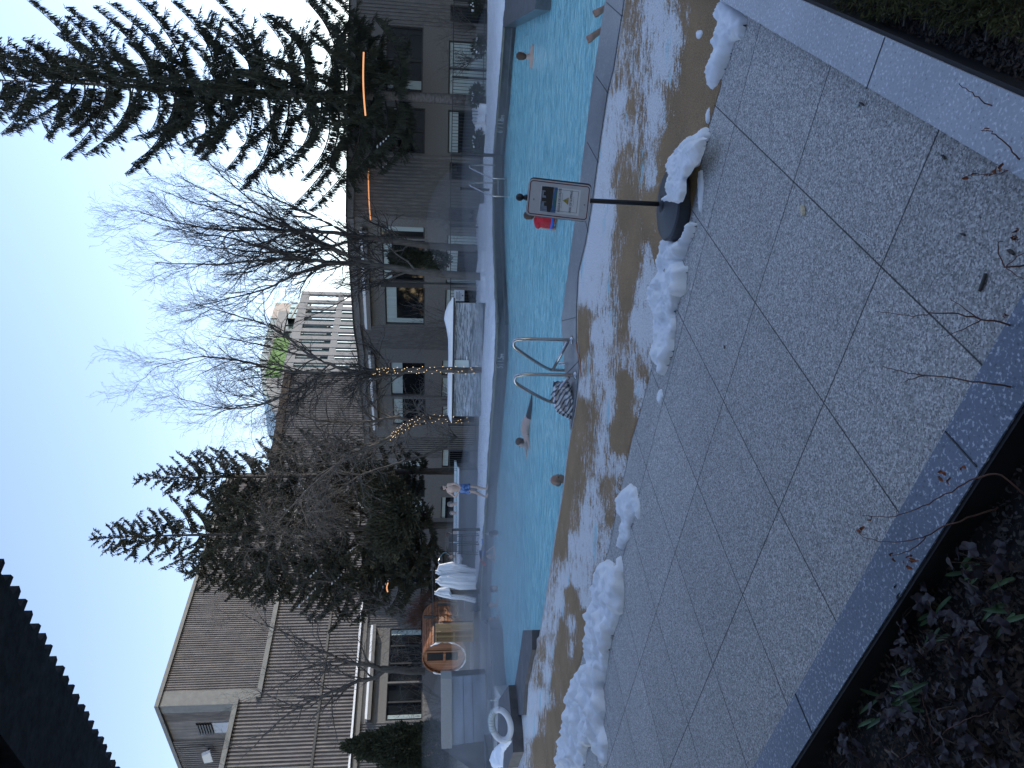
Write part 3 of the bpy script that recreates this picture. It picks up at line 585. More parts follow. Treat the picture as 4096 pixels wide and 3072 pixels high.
facade(wr, [W(wr,1330,1385,1790,1850)], [(0, wr.L)])
facade(w2, [W(w2,1452,1583,1563,1700,blind=.33), W(w2,1590,1700,1572,1702,blind=.28), W(w2,1440,1500,1768,1900,blind=.95), W(w2,1510,1600,1766,1900,blind=.95), W(w2,1625,1690,1768,1900,blind=.9), ], [])
facade(w3, [W(w3,1843,1872,1595,1702,blind=.97), W(w3,1920,1990,1590,1700), W(w3,1996,2082,1585,1694,blind=.97), W(w3,1800,1870,1768,1880,blind=.2), W(w3,1990,2082,1764,1880,blind=.12), ], [(w3.s(1750), w3.s(1835)), (w3.s(2100), w3.s(2200))])
facade(w3b, [W(w3b,2210,2330,1575,1698,blind=.0,mull=(.5,)), W(w3b,2215,2300,1770,1900)], [(w3b.s(2335), w3b.L)])
facade(w4, [W(w4,2511,2724,1556,1690,mull=(.33,.66),curtain=(.02,.12)), W(w4,2730,2879,1546,1690,mull=(.5,),curtain=(.84,.94)), W(w4,2560,2870,1770,1900,mull=(.5,))], [(0, w4.s(2505)), (w4.s(2884), w4.L)])
wall_o = wall_b.build('wall', M['conc'], hotel); rib_o = rib_b.build('ribbed_wall', M['conc_rib'], hotel)
plan = [wR.P0,wR.P1,w1.P1,wr.P1,w2.P1,w3.P1,w3b.P1,w4.P1]
# joints: a dark shadow groove at the upper lintel level is a real slot strip
b = MB(); outer = [(-60,60),(-60,75),(60,75),(60,38)]
pl = [(p.x,p.y) for p in plan]
b.prism([(25,38.35)]+[(p[0]*1.008,p[1]*1.008) for p in pl[1:]]+[(-40,60),(30,62)], ROOF-.45, ROOF-.05); b.build('roof', M['conc'], hotel)
def strip(parent, name, mname, pts, off, wd, z0, z1):
    bb = MB()
    for (p, q) in zip(pts[:-1], pts[1:]):
        wl = Wall(p, q); a, c = -.04, wl.L+.04; bb.slab([wl.at(a,z0,off), wl.at(c,z0,off), wl.at(c,z1,off), wl.at(a,z1,off)], (wl.n.x*wd, wl.n.y*wd, 0))
    return bb.build(name, M[mname], parent)
strip(hotel, 'parapet', 'conc', plan, .003, .22, ROOF-.32, ROOF); 
strip(hotel, 'parapet_cap', 'frame', plan, .0, .3, ROOF+.003, ROOF+.07)
def wl_strip(name, mname, w, y0, y1, off, wd, z0, z1, wob=0):
    bb = MB(); s0, s1 = sorted((w.s(y0), w.s(y1))); n = 24
    for k in range(n):
        a = s0+(s1-s0)*k/n; c = s0+(s1-s0)*(k+1)/n
        h0 = wob*mnoise.noise((a*2,w.P0.x,0)) ; h1 = wob*mnoise.noise((c*2,w.P0.x,0))
        bb.add([w.at(a,z0,off),w.at(c,z0,off),w.at(c,z1+h1,off),w.at(a,z1+h0,off),w.at(a,z0,off+wd),w.at(c,z0,off+wd),w.at(c,z1+h1,off+wd),w.at(a,z1+h0,off+wd)], [(0,1,2,3),(4,7,6,5),(3,2,6,7),(0,4,5,1)])
    return bb.build(name, M[mname], hotel)
for w_, ya, yb in ((w1,912,1306),(w2,1402,1706),(w4,2505,2884)):
    wl_strip('window_ledge', 'conc', w_, ya, yb, .003, .42, 5.5, 5.72); wl_strip('ledge_snow', 'snow', w_, ya+3, yb-3, .01, .40, 5.724, 5.86, .03)
wl_strip('roof_snow', 'snow', w4, 2345, 3072, -.2, .6, ROOF+.075, ROOF+.2, .04)
wl_strip('pilaster', 'conc', w1, 1129, 1145, .002, .12, BASE, 5.5); wl_strip('window_post', 'frame', w1, 1129, 1145, .125, .02, 2.6, 4.9)
wl_strip('pilaster', 'conc', w2, 1584, 1589, .002, .14, BASE, 5.5)
# glowing streaks standing in for warm reflections in the window glass
def reflect_streak(x0, y0, x1, y1, d, lab):
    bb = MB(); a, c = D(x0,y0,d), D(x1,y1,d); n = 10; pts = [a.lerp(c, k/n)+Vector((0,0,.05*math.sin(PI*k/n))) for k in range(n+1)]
    bb.tube(pts, .034, 6); tag(bb.build('reflection_streak', M['strip']), lab, 'light')
reflect_streak(1475, 640, 1482, 880, 37.6, 'thin warm orange reflection streak over the bare ribbed wall above the far ladder')
reflect_streak(1455, 209, 1462, 462, 28.6, 'thin warm orange reflection streak across the dark foliage of the tallest spruce')
reflect_streak(1552, 2331, 1551, 2368, 36, 'short warm orange reflection streak low beside the left group of spruces')
# ------------------------------------------------------------------ the tall ribbed brick blocks behind
tower = thing('brick_tower', 'huge windowless block of vertically ribbed brick rising behind the left trees', 'building', (-29.5,70,BASE))
def ribwall(b, P0, P1, z0, z1, per, dep):
    w = Wall(P0, P1); n = max(1, int(w.L/per)); st = w.L/n
    zt = (lambda s: z1) if not callable(z1) else z1
    b.quad(w.at(0,z0), w.at(w.L,z0), w.at(w.L,zt(w.L)), w.at(0,zt(0)))
    for k in range(n):
        q = k*st; pr = [(q+.08*st,.003),(q+.16*st,dep),(q+.55*st,dep),(q+.63*st,.003)]
        for (u0,p0),(u1,p1) in zip(pr[:-1],pr[1:]): b.quad(w.at(u0,z0,p0), w.at(u1,z0,p1), w.at(u1,zt(u1),p1), w.at(u0,zt(u0),p0))
    return w
TZ = H+982*70/FP
c0 = Vector((-29.5,70)); rd = Vector((15.9,21)).normalized(); ld = Vector((-11.5,8.8)).normalized()
b = MB(); ribwall(b, c0, c0+rd*30, BASE, TZ, .24, .1); b.build('right_wall', M['brick'], tower)
b = MB(); lw = ribwall(b, c0+ld*1.2, c0+ld*3.2-ld*.2, BASE, TZ, .22, .06); ribwall(b, c0+ld*6.2, c0+ld*40, BASE, TZ, .4, .2); lw2 = Wall(c0, c0+ld*40)
b.quad(lw2.at(3.0,BASE), lw2.at(6.2,BASE), lw2.at(6.2,TZ), lw2.at(3.0,TZ)); b.build('left_wall', M['brick'], tower)
b = MB(); rw = Wall(c0, c0+rd*30); b.slab([rw.at(-.2,BASE,.02),rw.at(1.2,BASE,.02),rw.at(1.2,TZ,.02),rw.at(-.2,TZ,.02)], (rw.n.x*.14,rw.n.y*.14,0))
b.slab([lw2.at(-.1,BASE,.02),lw2.at(1.2,BASE,.02),lw2.at(1.2,TZ,.02),lw2.at(-.1,TZ,.02)], (lw2.n.x*.12,lw2.n.y*.12,0)); b.build('corner_pier', M['edge_m'], tower)
b = MB()
for w_, L_ in ((rw,30),(lw2,40)): b.slab([w_.at(-.3,TZ,-.1),w_.at(L_,TZ,-.1),w_.at(L_,TZ+.35,-.1),w_.at(-.3,TZ+.35,-.1)], (w_.n.x*.42,w_.n.y*.42,0))
b.build('roof_flashing', M['edge_m'], tower)
b = MB(); 
for k in range(6): b.slab([lw2.at(3.3,TZ-3.9+k*.24,.03),lw2.at(5.2,TZ-3.9+k*.24,.03),lw2.at(5.2,TZ-3.76+k*.24,.03),lw2.at(3.3,TZ-3.76+k*.24,.03)], (lw2.n.x*.2,lw2.n.y*.2,-.06))
lv = b.build('louvre', M['dark'], tower)
b = MB(); b.slab([lw2.at(3.3,TZ-7.6,.02),lw2.at(5.1,TZ-7.6,.02),lw2.at(5.1,TZ-4.0,.02),lw2.at(3.3,TZ-4.0,.02)], (lw2.n.x*.05,lw2.n.y*.05,0)); gp = b.build('grey_panel', std('grey_panel', (.33,.36,.42), .5, var=.1, scale=1), tower)
b = MB(); b.slab([lw2.at(3.3,TZ-6.0,.08),lw2.at(5.1,TZ-6.0,.08),lw2.at(5.1,TZ-5.85,.08),lw2.at(3.3,TZ-5.85,.08)], (lw2.n.x*.05,lw2.n.y*.05,0)); b.build('mullion', M['frame'], gp)
# floodlight on the left wall
p = onplane(lw2.P0, lw2.P1, 838, 2985); fl = thing('floodlight', 'small floodlight fixed high on the ribbed brick block at the left', 'light', lw2.at(p[0],p[1],.4))
b = MB(); b.bar(lw2.at(p[0],p[1],.02), lw2.at(p[0],p[1],.7), .15, .15); b.tube([lw2.at(p[0]-.8,p[1]+.2,.35), lw2.at(p[0]-.8,p[1]+2.6,.5)], .05, 5); b.build('bracket', M['frame'], fl)
b = MB(); b.slab([lw2.at(p[0]-.9,p[1]-.35,.8),lw2.at(p[0]+.9,p[1]-.35,.8),lw2.at(p[0]+.7,p[1]+.4,1.0),lw2.at(p[0]-.7,p[1]+.4,1.0)], (lw2.n.x*.3,lw2.n.y*.3,-.1)); b.build('lamp_head', M['white'], fl)
# lower block in front of it
low = thing('brick_block', 'lower ribbed brick block with a pale parapet in front of the huge brick block', 'building', (-28.5,66,BASE))
z_l = H+688*66/FP; a_ = D(987,2799,66); a2 = Vector((a_.x,a_.y)); 
b = MB(); ribwall(b, a2-rd*24, a2, BASE, z_l, .32, .14); ribwall(b, a2, a2+ld*4, BASE, z_l, .4, .1); b.build('near_wall', M['brick'], low)
zb = H+606*66.3/FP
b = MB(); ribwall(b, a2+rd*.1, a2+rd*22, BASE, zb, .32, .14); b.build('wall', M['brick'], low)
b = MB(); 
for s0_, s1_, z_ in ((-24,-.02,z_l),(.0,22,zb)):
    p, q = a2+rd*s0_, a2+rd*s1_; w_ = Wall(p,q); b.slab([w_.at(0,z_,-.2),w_.at(w_.L,z_,-.2),w_.at(w_.L,z_+.4,-.2),w_.at(0,z_+.4,-.2)], (w_.n.x*.6,w_.n.y*.6,0))
b.build('parapet', M['edge_m'], low)
b = MB(); w_ = Wall(a2-rd*24, a2+rd*22); zz = H+388*72/FP-1.0; b.slab([w_.at(0,zz,.205),w_.at(w_.L,zz,.205),w_.at(w_.L,zz+.2,.205),w_.at(0,zz+.2,.205)], (w_.n.x*.06,w_.n.y*.06,0)); b.build('joint_band', M['dark'], low)
b = MB(); b.slab([(a2+rd*0).to_3d()+Vector((0,0,z_l)), (a2-rd*24).to_3d()+Vector((0,0,z_l)), (a2-rd*24+ld*6).to_3d()+Vector((0,0,z_l)), (a2+ld*6).to_3d()+Vector((0,0,z_l))], (0,0,-.2)); b.build('roof', M['edge_m'], low)
# brick wing further right, behind the string-light trees
mid = thing('brick_wing', 'brown ribbed brick wing showing between the bare middle trees', 'building', (-8,88,BASE))
m0 = D(1190,1490,96); m1 = D(1140,2020,84); m0 = Vector((m0.x,m0.y)); m1 = Vector((m1.x,m1.y)); zm0 = H+(1697-1188)*96/FP
b = MB(); ribwall(b, m0, m1, BASE, zm0, .34, .13); b.build('wall', M['brick'], mid)
w_ = Wall(m0,m1); b = MB(); b.slab([w_.at(0,zm0,-.1),w_.at(w_.L,zm0,-.1),w_.at(w_.L,zm0+.9,-.1),w_.at(0,zm0+.9,-.1)], (w_.n.x*.5,w_.n.y*.5,0)); b.build('cornice', M['leaf_d'], mid)
b = MB(); s0, z0 = onplane(w_.P0, w_.P1, 1430, 1563); s1, z1 = onplane(w_.P0, w_.P1, 1455, 1600)
for k in range(6): q = s0+(s1-s0)*k/5; b.slab([w_.at(q,z1-2,.2),w_.at(q+.25,z1-2,.2),w_.at(q+.25,z0,.2),w_.at(q,z0,.2)], (w_.n.x*.1,w_.n.y*.1,0))
b.build('vent', M['dark'], mid)
# ------------------------------------------------------------------ office block with a concrete grid
off_ = thing('office_building', 'pale grey office block with a square concrete window grid behind the bare trees', 'building', (8,116,BASE))
p0 = D(1224,1168,123); p1 = D(1100,1640,101); p0 = Vector((p0.x,p0.y)); p1 = Vector((p1.x,p1.y)); gw = Wall(p0,p1); zt = p0[1]*0+H+ (1700-1224)*123/FP
gb = MB(); cols_y = [1166,1203,1228,1258,1288,1317,1347,1378,1409,1440,1473,1508,1545,1585,1630]
cs = [gw.s(y,1300) for y in cols_y]; cs[0] = 0
nz = [zt, zt-5.9, zt-10.4, zt-14.6, zt-18.5, zt-22.5]
for q in cs: gb.slab([gw.at(q,-1,-.2),gw.at(q+.85,-1,-.2),gw.at(q+.85,zt,-.2),gw.at(q,zt,-.2)], (gw.n.x*.35,gw.n.y*.35,0))
for k, z in enumerate(nz): gb.slab([gw.at(0,z-(1.3 if k==0 else .9),-.19),gw.at(gw.L,z-(1.3 if k==0 else .9),-.19),gw.at(gw.L,z,-.19),gw.at(0,z,-.19)], (gw.n.x*.3,gw.n.y*.3,0))
gb.build('concrete_grid', M['cream'], off_)
for i in range(len(cs)-1):
    for j in range(len(nz)-1):
        if i < 2 and j < 2: continue         # the end bays are open to the sky
        qb = MB(); a, c, z0, z1 = cs[i]+.85, cs[i+1], nz[j+1], nz[j]-.9; qb.quad(gw.at(a,z0,-.32), gw.at(c,z0,-.32), gw.at(c,z1,-.32), gw.at(a,z1,-.32)); f = qb.build('window', M['glass_g'], off_)
        if (i*3+j) % 3: 
            qb = MB(); qb.slab([gw.at(a,z0,-.31),gw.at(c,z0,-.31),gw.at(c,z0+(z1-z0)*.35,-.31),gw.at(a,z0+(z1-z0)*.35,-.31)], (gw.n.x*.05,gw.n.y*.05,0)); qb.build('blind', M['edge_m'] if (i+j)%2 else M['frame'], f)
# roof terrace with green lawn wall, behind it the glass tower
b = MB(); t0, t1 = gw.s(1268,1150), gw.s(1420,1130); b.slab([gw.at(t0,zt,-4),gw.at(t1,zt,-4),gw.at(t1,zt+3.6,-4),gw.at(t0,zt+3.6,-4)], (-gw.n.x*.3,-gw.n.y*.3,0))
b.build('green_wall', std('bright_green_wall', (.12,.25,.06), .8, var=.4, scale=1.5), off_)
gt = thing('glass_tower', 'stepped pale green glass tower above the office block', 'building', (8,140,BASE))
def gbox(poly_px, xt, d0, d1, m, name, xb=1300):
    a = D(xt, poly_px[0], d0); c = D(xt, poly_px[1], d1); w_ = Wall((a.x,a.y),(c.x,c.y)); return w_, a, c
def gface(name, ya, yb, xa, xb, xc, da, db, m, bay=2.2, fl=3.6):
    a = D(xa, ya, da); c = D(xb, yb, db); w_ = Wall((a.x,a.y),(c.x,c.y)); z0 = D(xc, (ya+yb)/2, (da+db)/2).z
    q = MB(); q.add([w_.at(0,z0), w_.at(w_.L,z0), w_.at(w_.L,c.z), w_.at(0,a.z)], [(0,1,2,3)]); q.add([w_.at(0,z0,-8), w_.at(w_.L,z0,-8), w_.at(w_.L,c.z,-8), w_.at(0,a.z,-8)], [(0,1,2,3)]); q.quad(w_.at(0,a.z), w_.at(w_.L,c.z), w_.at(w_.L,c.z,-8), w_.at(0,a.z,-8)); q.quad(w_.at(0,a.z), w_.at(0,a.z,-8), w_.at(0,z0,-8), w_.at(0,z0)); f = q.build(name, m, gt)
    if bay:
        q = MB(); n = int(w_.L/bay)
        for k in range(n+1): s_ = w_.L*k/n; zz_ = a.z+(c.z-a.z)*k/n; q.slab([w_.at(s_-.07,z0,.02),w_.at(s_+.07,z0,.02),w_.at(s_+.07,zz_,.02),w_.at(s_-.07,zz_,.02)], (w_.n.x*.12,w_.n.y*.12,0))
        z = z0
        while z < min(a.z,c.z): q.slab([w_.at(0,z,.03),w_.at(w_.L,z,.03),w_.at(w_.L,z+.25,.03),w_.at(0,z+.25,.03)], (w_.n.x*.12,w_.n.y*.12,0)); z += fl
        q.build('mullions', M['edge_m'], f)
M['glass_p'] = glass('pale_green_glass', (.2,.32,.29), .12)
gface('penthouse', 1212, 1275, 1103, 1082, 1172, 150, 140, std('tan_panel', (.25,.21,.19), .7, var=.15, scale=.5), 0)
gface('lower_storey', 1212, 1275, 1166, 1150, 1230, 147, 138, M['glass_p'], 2.5, 2.2)
gface('glass_storey', 1275, 1440, 1083, 1040, 1300, 140, 126, M['glass_g'], 2.6, 4)
gface('glass_storey', 1440, 1560, 1037, 1050, 1300, 126, 118, M['glass_g'], 2.6, 4)
gface('glass_storey', 1560, 1735, 1050, 1128, 1300, 118, 108, M['glass_p'], 2.8, 4)
b = MB()
for (ya,yb,xa,xb,da,db) in ((1250,1440,1135,1092,137.5,124.8),(1440,1560,1092,1088,124.8,117),(1560,1735,1088,1150,117,107)):
    a = D(xa,ya,da); c = D(xb,yb,db); b.bar(a, c, .8, 1.6)
b.build('concrete_band', M['cream'], gt)
# ------------------------------------------------------------------ the overhang above the camera
oh = thing('roof_overhang', 'dark ribbed concrete roof overhang cutting the upper left corner', 'building', D(300,2800,6))
OZ = H+3.1
a = G(0,2285,OZ); c = G(450,3072,OZ); dirn = (c-a).normalized(); a = a-dirn*6; c = c+dirn*8; inn = Vector((-dirn.y,dirn.x,0)); 
if inn.dot(Vector((0,-1,0))) < 0: inn = -inn
b = MB(); b.slab([a, c, c+inn*.75, a+inn*.75], (0,0,.5)); b.slab([a+inn*.75+Vector((0,0,.18)), c+inn*.75+Vector((0,0,.18)), c+inn*1.0+Vector((0,0,.18)), a+inn*1.0+Vector((0,0,.18))], (0,0,.4)); b.slab([a+inn*1.0, c+inn*1.0, c+inn*7, a+inn*7], (0,0,.5)); 
M['ohm'] = std('dark_concrete', (.04,.042,.045), .95, var=.5, scale=9, bmp=.8, bd=.04, detail=9)  # even dark tone for the whole overhang
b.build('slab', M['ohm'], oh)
b = MB(); L = (c-a).length; k = 0; s = 0
while s < L:
    wv = .115+.02*math.sin(k*1.7); p = a+dirn*s; dp = .085+.02*mnoise.noise((s*5,0,0))
    b.slab([p+dirn*.02, p+dirn*(wv*.3)-inn*dp, p+dirn*(wv*.72)-inn*(dp+.012*math.sin(k*3.1)), p+dirn*wv*.86], (0,0,.5)); s += .165; k += 1
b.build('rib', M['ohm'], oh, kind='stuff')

# wall of the near building under the overhang, behind the camera; added unseen block to keep the sun off the court
M['pale'] = std('pale_bounce', (.58,.57,.55), .85, var=.12, scale=2)  # pale finish set to bounce fill light into the court
own = thing('near_building', 'unseen pale wall of the near building under the overhang', 'building', (0,-3,-1.6))
wa = a+inn*4.7-dirn*4; wc = c+inn*4.7; b = MB(); b.slab([Vector((wa.x,wa.y,-1.6)), Vector((wc.x,wc.y,-1.6)), Vector((wc.x,wc.y,OZ)), Vector((wa.x,wa.y,OZ))], inn*.3); b.build('wall', M['pale'], own)
blocker = thing('sun_block', 'added unseen block keeping the sun off the court, right of view', 'building', (28,15,BASE))
b = MB(); b.prism([(25.4,-14),(25.4,47.5),(44,47.5),(44,-14)], BASE, 19.5); b.build('wall', M['pale'], blocker)
b = MB(); 
for k in range(60): b.box((25.38, -13.5+k*1.0, 9), (.12,.3,20))
b.build('rib', M['pale'], blocker, kind='stuff')
# ================================================================== TREES
M['bark_m'] = std('grey_spruce_bark', (.12,.108,.1), .9, var=.5, scale=5, bmp=.5, bd=.02, stretch=(1,1,2.5))
rng = np.random.default_rng(11)
class TB:      # fast collector of thin strips and tubes (numpy)
    def __init__(s): s.v = []; s.f = []; s.n = 0
    def tube(s, P, R, k=4):
        P = np.asarray(P, float); m = len(P); R = np.asarray(R, float)*np.ones(m)
        T = np.gradient(P, axis=0); T /= np.linalg.norm(T, axis=1)[:,None]+1e-9
        a = np.where(np.abs(T[:,2:3])<.9, [[0,0,1.]], [[1.,0,0]]); X = np.cross(T, a); X /= np.linalg.norm(X,axis=1)[:,None]+1e-9; Y = np.cross(T, X)
        an = np.arange(k)*2*np.pi/k; V = P[:,None,:]+R[:,None,None]*(X[:,None,:]*np.cos(an)[None,:,None]+Y[:,None,:]*np.sin(an)[None,:,None])
        s.v.append(V.reshape(-1,3)); i = np.arange(m-1)[:,None]*k; j = np.arange(k)[None,:]; j2 = (j+1)%k
        s.f.append(np.stack([i+j, i+j2, i+k+j2, i+k+j], -1).reshape(-1,4)+s.n); s.n += m*k
    def quads(s, Q):   # (n,4,3)
        n = len(Q); s.v.append(Q.reshape(-1,3)); s.f.append(np.arange(n*4).reshape(-1,4)+s.n); s.n += n*4
    def build(s, name, m, parent=None, smooth=False, **k):
        V = np.concatenate(s.v); F = np.concatenate(s.f); me = bpy.data.meshes.new(name)
        me.vertices.add(len(V)); me.vertices.foreach_set('co', V.ravel()); me.loops.add(F.size); me.loops.foreach_set('vertex_index', F.ravel().astype(np.int32))
        me.polygons.add(len(F)); me.polygons.foreach_set('loop_start', (np.arange(len(F))*4).astype(np.int32)); me.polygons.foreach_set('loop_total', np.full(len(F),4,np.int32))
        if smooth: me.polygons.foreach_set('use_smooth', np.ones(len(F),bool))
        me.update(); me.validate(); return link(name, me, m, parent, **k)
def unit(a): return a/(np.linalg.norm(a,axis=-1,keepdims=True)+1e-9)
def twig_quads(P, Dv, L, Wd):     # base points, directions, lengths, widths -> two crossed tapered leaf-shaped quads
    n = len(P); Dv = unit(Dv); a = unit(np.cross(Dv, unit(rng.normal(size=(n,3))))); c = np.cross(Dv, a); out = []
    for s in (a, c):
        w = (Wd/2)[:,None]; l = L[:,None]
        out.append(np.stack([P-s*w*.4, P+Dv*l*.55-s*w, P+Dv*l, P+Dv*l*.45+s*w], 1))
    return np.concatenate(out)
def spruce(name, label, base, top, r_trunk, prof, step, seed, slope=.4, droop=.5, m='spruce', dens=1.0, bare=0, tw=.05, group=None, snowy=False, az_gap=None, tl=.38):
    """prof: list of (height fraction, branch length); every whorl has branches that rise outward and carry hanging twigs"""
    global rng; rng = np.random.default_rng(seed)
    base = np.array(base); top = np.array(top); Hh = np.linalg.norm(top-base); root = thing(name, label, 'tree', base, group)
    hs = [p[0] for p in prof]; ls = [p[1] for p in prof]
    tb = TB(); k = np.linspace(0,1,24)[:,None]; P = base+(top-base)*k; P[:,0] += .05*np.sin(k[:,0]*9); tb.tube(P, r_trunk*(1-k[:,0]*.93), 10); 
    cr = TB(); wood_ = TB(); sn = MB(); z = hs[0]
    while z < .995:
        L0 = np.interp(z, hs, ls); nb = int(rng.integers(4,6)*dens**.5) if L0 > .5 else 4; ph = rng.uniform(0, 6.28)
        for b in range(nb):
            az = ph+6.283*b/nb+rng.normal()*.25; L = L0*rng.uniform(.62,1.12)
            if L < .12: continue
            o = base+(top-base)*min(.999, z+rng.normal()*step/Hh*.25); h = np.array([math.cos(az), math.sin(az), 0]); n = max(6, int(L/.14)); t = np.linspace(0,1,n)
            sl = slope*(1+.4*rng.normal()*.5)*(.45+.75*z); sag = droop*(1-z*.8)
            zz = L*(sl*t-sag*np.sin(t*np.pi)*.22-sag*.25*t+.16*t**3); side = np.array([-h[1],h[0],0]); crv = rng.normal()*.07
            Q = o+h*(t*L)[:,None]+side*(crv*L*t**2)[:,None]+np.array([0,0,1])*zz[:,None]
            wood_.tube(Q, .035*(L/3)**.7*(1-t*.85)+.004, 4)
            tt = t[t > bare*.5]
            m_ = int(max(12, L*62*dens)); u = rng.uniform(.06+bare*.1,1,m_)**.85; B = np.stack([np.interp(u,t,Q[:,i]) for i in range(3)],1)
            # side shoots spread out sideways then hang
            sd = rng.choice([-1,1],m_)[:,None]; spread = (rng.uniform(0,.5,m_)*(1-u*.55)*min(.42,L*.2))[:,None]
            off = side*sd*spread + h*(spread*.5)-np.array([0,0,1])*spread*.25; B2 = B+off
            dirv = side*sd*rng.uniform(0,.3,(m_,1))+h*rng.uniform(.0,.35,(m_,1))+np.array([0,0,-1])*rng.uniform(.8,1.5,(m_,1))*(1.0 if L > .9 else .35)+rng.normal(size=(m_,3))*.1
            Ln = rng.uniform(.45,1.3,m_)*tl*min(1,.35+L*.3)*(1-.45*u); cr.quads(twig_quads(B2, dirv, Ln, rng.uniform(.7,1.3,m_)*tw))
            # short up-turned needles along the axis and the tip
            m2 = int(max(10, L*30)); u = rng.uniform(0.05,1,m2); B = np.stack([np.interp(u,t,Q[:,i]) for i in range(3)],1)
            dirv = h*1.0+side*rng.normal(size=(m2,1))*.7+np.array([0,0,1])*rng.normal(size=(m2,1))*.4; cr.quads(twig_quads(B, dirv, rng.uniform(.12,.26,m2), np.full(m2,tw*.8)))
            # thin laterals
            for q in range(int(L*1.5*dens)):
                uu = rng.uniform(.2,.95); p = np.array([np.interp(uu,t,Q[:,i]) for i in range(3)]); s_ = side*rng.choice([-1,1])*.7+h*.8; l_ = (1-uu)*L*.45+.25
                t3 = np.linspace(0,1,4); R3 = p+s_*(t3*l_)[:,None]-np.array([0,0,.3])*(t3**2*l_)[:,None]; wood_.tube(R3, [.01,.008,.006,.003], 3)
                m4 = int(l_*44); v4 = rng.uniform(0,1,m4); B4 = np.stack([np.interp(v4,t3,R3[:,i]) for i in range(3)],1); cr.quads(twig_quads(B4, s_*.5+np.array([0,0,-.75])+rng.normal(size=(m4,3))*.3, rng.uniform(.12,.34,m4), np.full(m4,tw*.9)))
            if snowy and z < .45 and rng.random() < .35 and L > 1:
                uu = rng.uniform(.45,.9); 
                for q in range(int(rng.integers(2,6))):
                    p = [np.interp(min(1,uu+q*.05),t,Q[:,i]) for i in range(3)]; sn.ell((p[0],p[1],p[2]+.05), (.07*rng.uniform(.6,1.4),.07,.035), 6, 4)
        z += step/Hh*rng.uniform(.8,1.25)
    m2 = 26; u = rng.uniform(.97,1,m2)[:,None]; cr.quads(twig_quads(base+(top-base)*u, rng.normal(size=(m2,3))*.5+np.array([0,0,1]), rng.uniform(.1,.3,m2), np.full(m2,.05)))
    tb.build('trunk', M['bark_m' if 'pale' in label else 'bark'], root, smooth=True); wood_.build('branch', M['twig'], root, kind='stuff'); cr.build('crown', M[m], root)
    if snowy and sn.n: sn.build('snow_tuft', M['snow'], root, smooth=True, kind='stuff')
    return root
def px_path(pts, d):        # [(x,y[,depth offset])...]
    return np.array([tuple(D(p[0],p[1],d+(p[2] if len(p)>2 else 0))) for p in pts])
def bare_tree(name, label, limbs, seed, d, n1=1.0, tipup=.5, twist=.22, droop=0, group=None, maxl=4, parent_len=None, mats=('bark','twig'), spread=.75, lights=None, lenk=1.0):
    """limbs: list of (pixel path, base radius, end radius); smaller wood is grown from them"""
    global rng; rng = np.random.default_rng(seed); base = D(limbs[0][0][0][0], limbs[0][0][0][1], d); root = thing(name, label, 'tree', base, group)
    tk = TB(); tw = TB(); paths = []
    for pts, r0, r1 in limbs:
        P = px_path(pts, d); t = np.linspace(0,1,len(P)); n = max(8,int(np.linalg.norm(np.diff(P,axis=0),axis=1).sum()/.25)); u = np.linspace(0,1,n)
        Q = np.stack([np.interp(u,t,P[:,i]) for i in range(3)],1)
        ker = np.array([.25,.5,.25])
        for _ in range(3): Q[1:-1] = .25*Q[:-2]+.5*Q[1:-1]+.25*Q[2:]
        Q[1:-1] += rng.normal(size=(n-2,3))*.012; R = r0+(r1-r0)*u; tk.tube(Q, R, 8); paths.append((Q, R, np.linalg.norm(np.diff(Q,axis=0),axis=1).sum()))
    def grow(Q, R, L, lev, lo):
        if lev > maxl: return
        cnt = {1:1.9,2:2.7,3:3.6,4:4.2}[lev]*n1; n = max(2,int(L*cnt)); 
        for i in range(n):
            u = lo+(1-lo)*(i+rng.uniform(0,1))/n; k = u*(len(Q)-1); a = int(k); a = min(a,len(Q)-2); p = Q[a]+(Q[a+1]-Q[a])*(k-a); T = unit(Q[a+1]-Q[a]); r = R[a]
            l = {1:rng.uniform(1.4,3.2),2:rng.uniform(.7,1.7),3:rng.uniform(.35,.9),4:rng.uniform(.15,.42)}[lev]*(1.1-.45*u)*lenk
            s = unit(np.cross(T, rng.normal(size=3))); dv = unit(T*.75+s*rng.uniform(.5,1.1)*spread+np.array([0,0,tipup*.35])); m = 7 if lev<3 else 4; pts_ = [p]; cur = dv
            for q in range(m):
                cur = unit(cur+rng.normal(size=3)*twist+np.array([0,0,(tipup*.10-droop*.16)*(1 if lev<4 else .6)])); pts_.append(pts_[-1]+cur*l/m)
            PP = np.array(pts_); r0 = min(r*.62, {1:.05,2:.022,3:.011,4:.006}[lev]*1.0); RR = np.linspace(r0, max(.0035,r0*.3), len(PP))
            (tk if lev==1 else tw).tube(PP, RR, 6 if lev==1 else (4 if lev==2 else 3)); grow(PP, RR, l, lev+1, .12)
    for i, (Q, R, L) in enumerate(paths): grow(Q, R, L, 1 if R[0] > .05 else 2, .45 if i == 0 else .15)
    tk.build('trunk', M[mats[0]], root, smooth=True); tw.build('crown', M[mats[1]], root)
    return root
spruce('spruce', 'tallest spruce with a pale trunk, its tip cut by the photo edge', D(1935,405,33.6), D(-60,322,33.6), .25,
       [(.19,3.0),(.23,4.6),(.29,5.2),(.42,4.6),(.55,4.0),(.7,3.2),(.85,2.6),(.93,2.2),(1,1.5)], .76, 3, slope=.52, droop=.7, dens=1.7, snowy=True, tw=.036, tl=.55)
spruce('spruce', 'slender left spruce with the highest tip in front of the huge brick block', D(1860,2100,40), D(362,2157,40), .2,
       [(.1,2.2),(.2,3.4),(.35,3.7),(.5,3.2),(.65,2.5),(.8,1.7),(.92,.9),(1,.15)], .5, 5, slope=.5, droop=.55, m='spruce_b', dens=1.1, snowy=True, tl=.36)
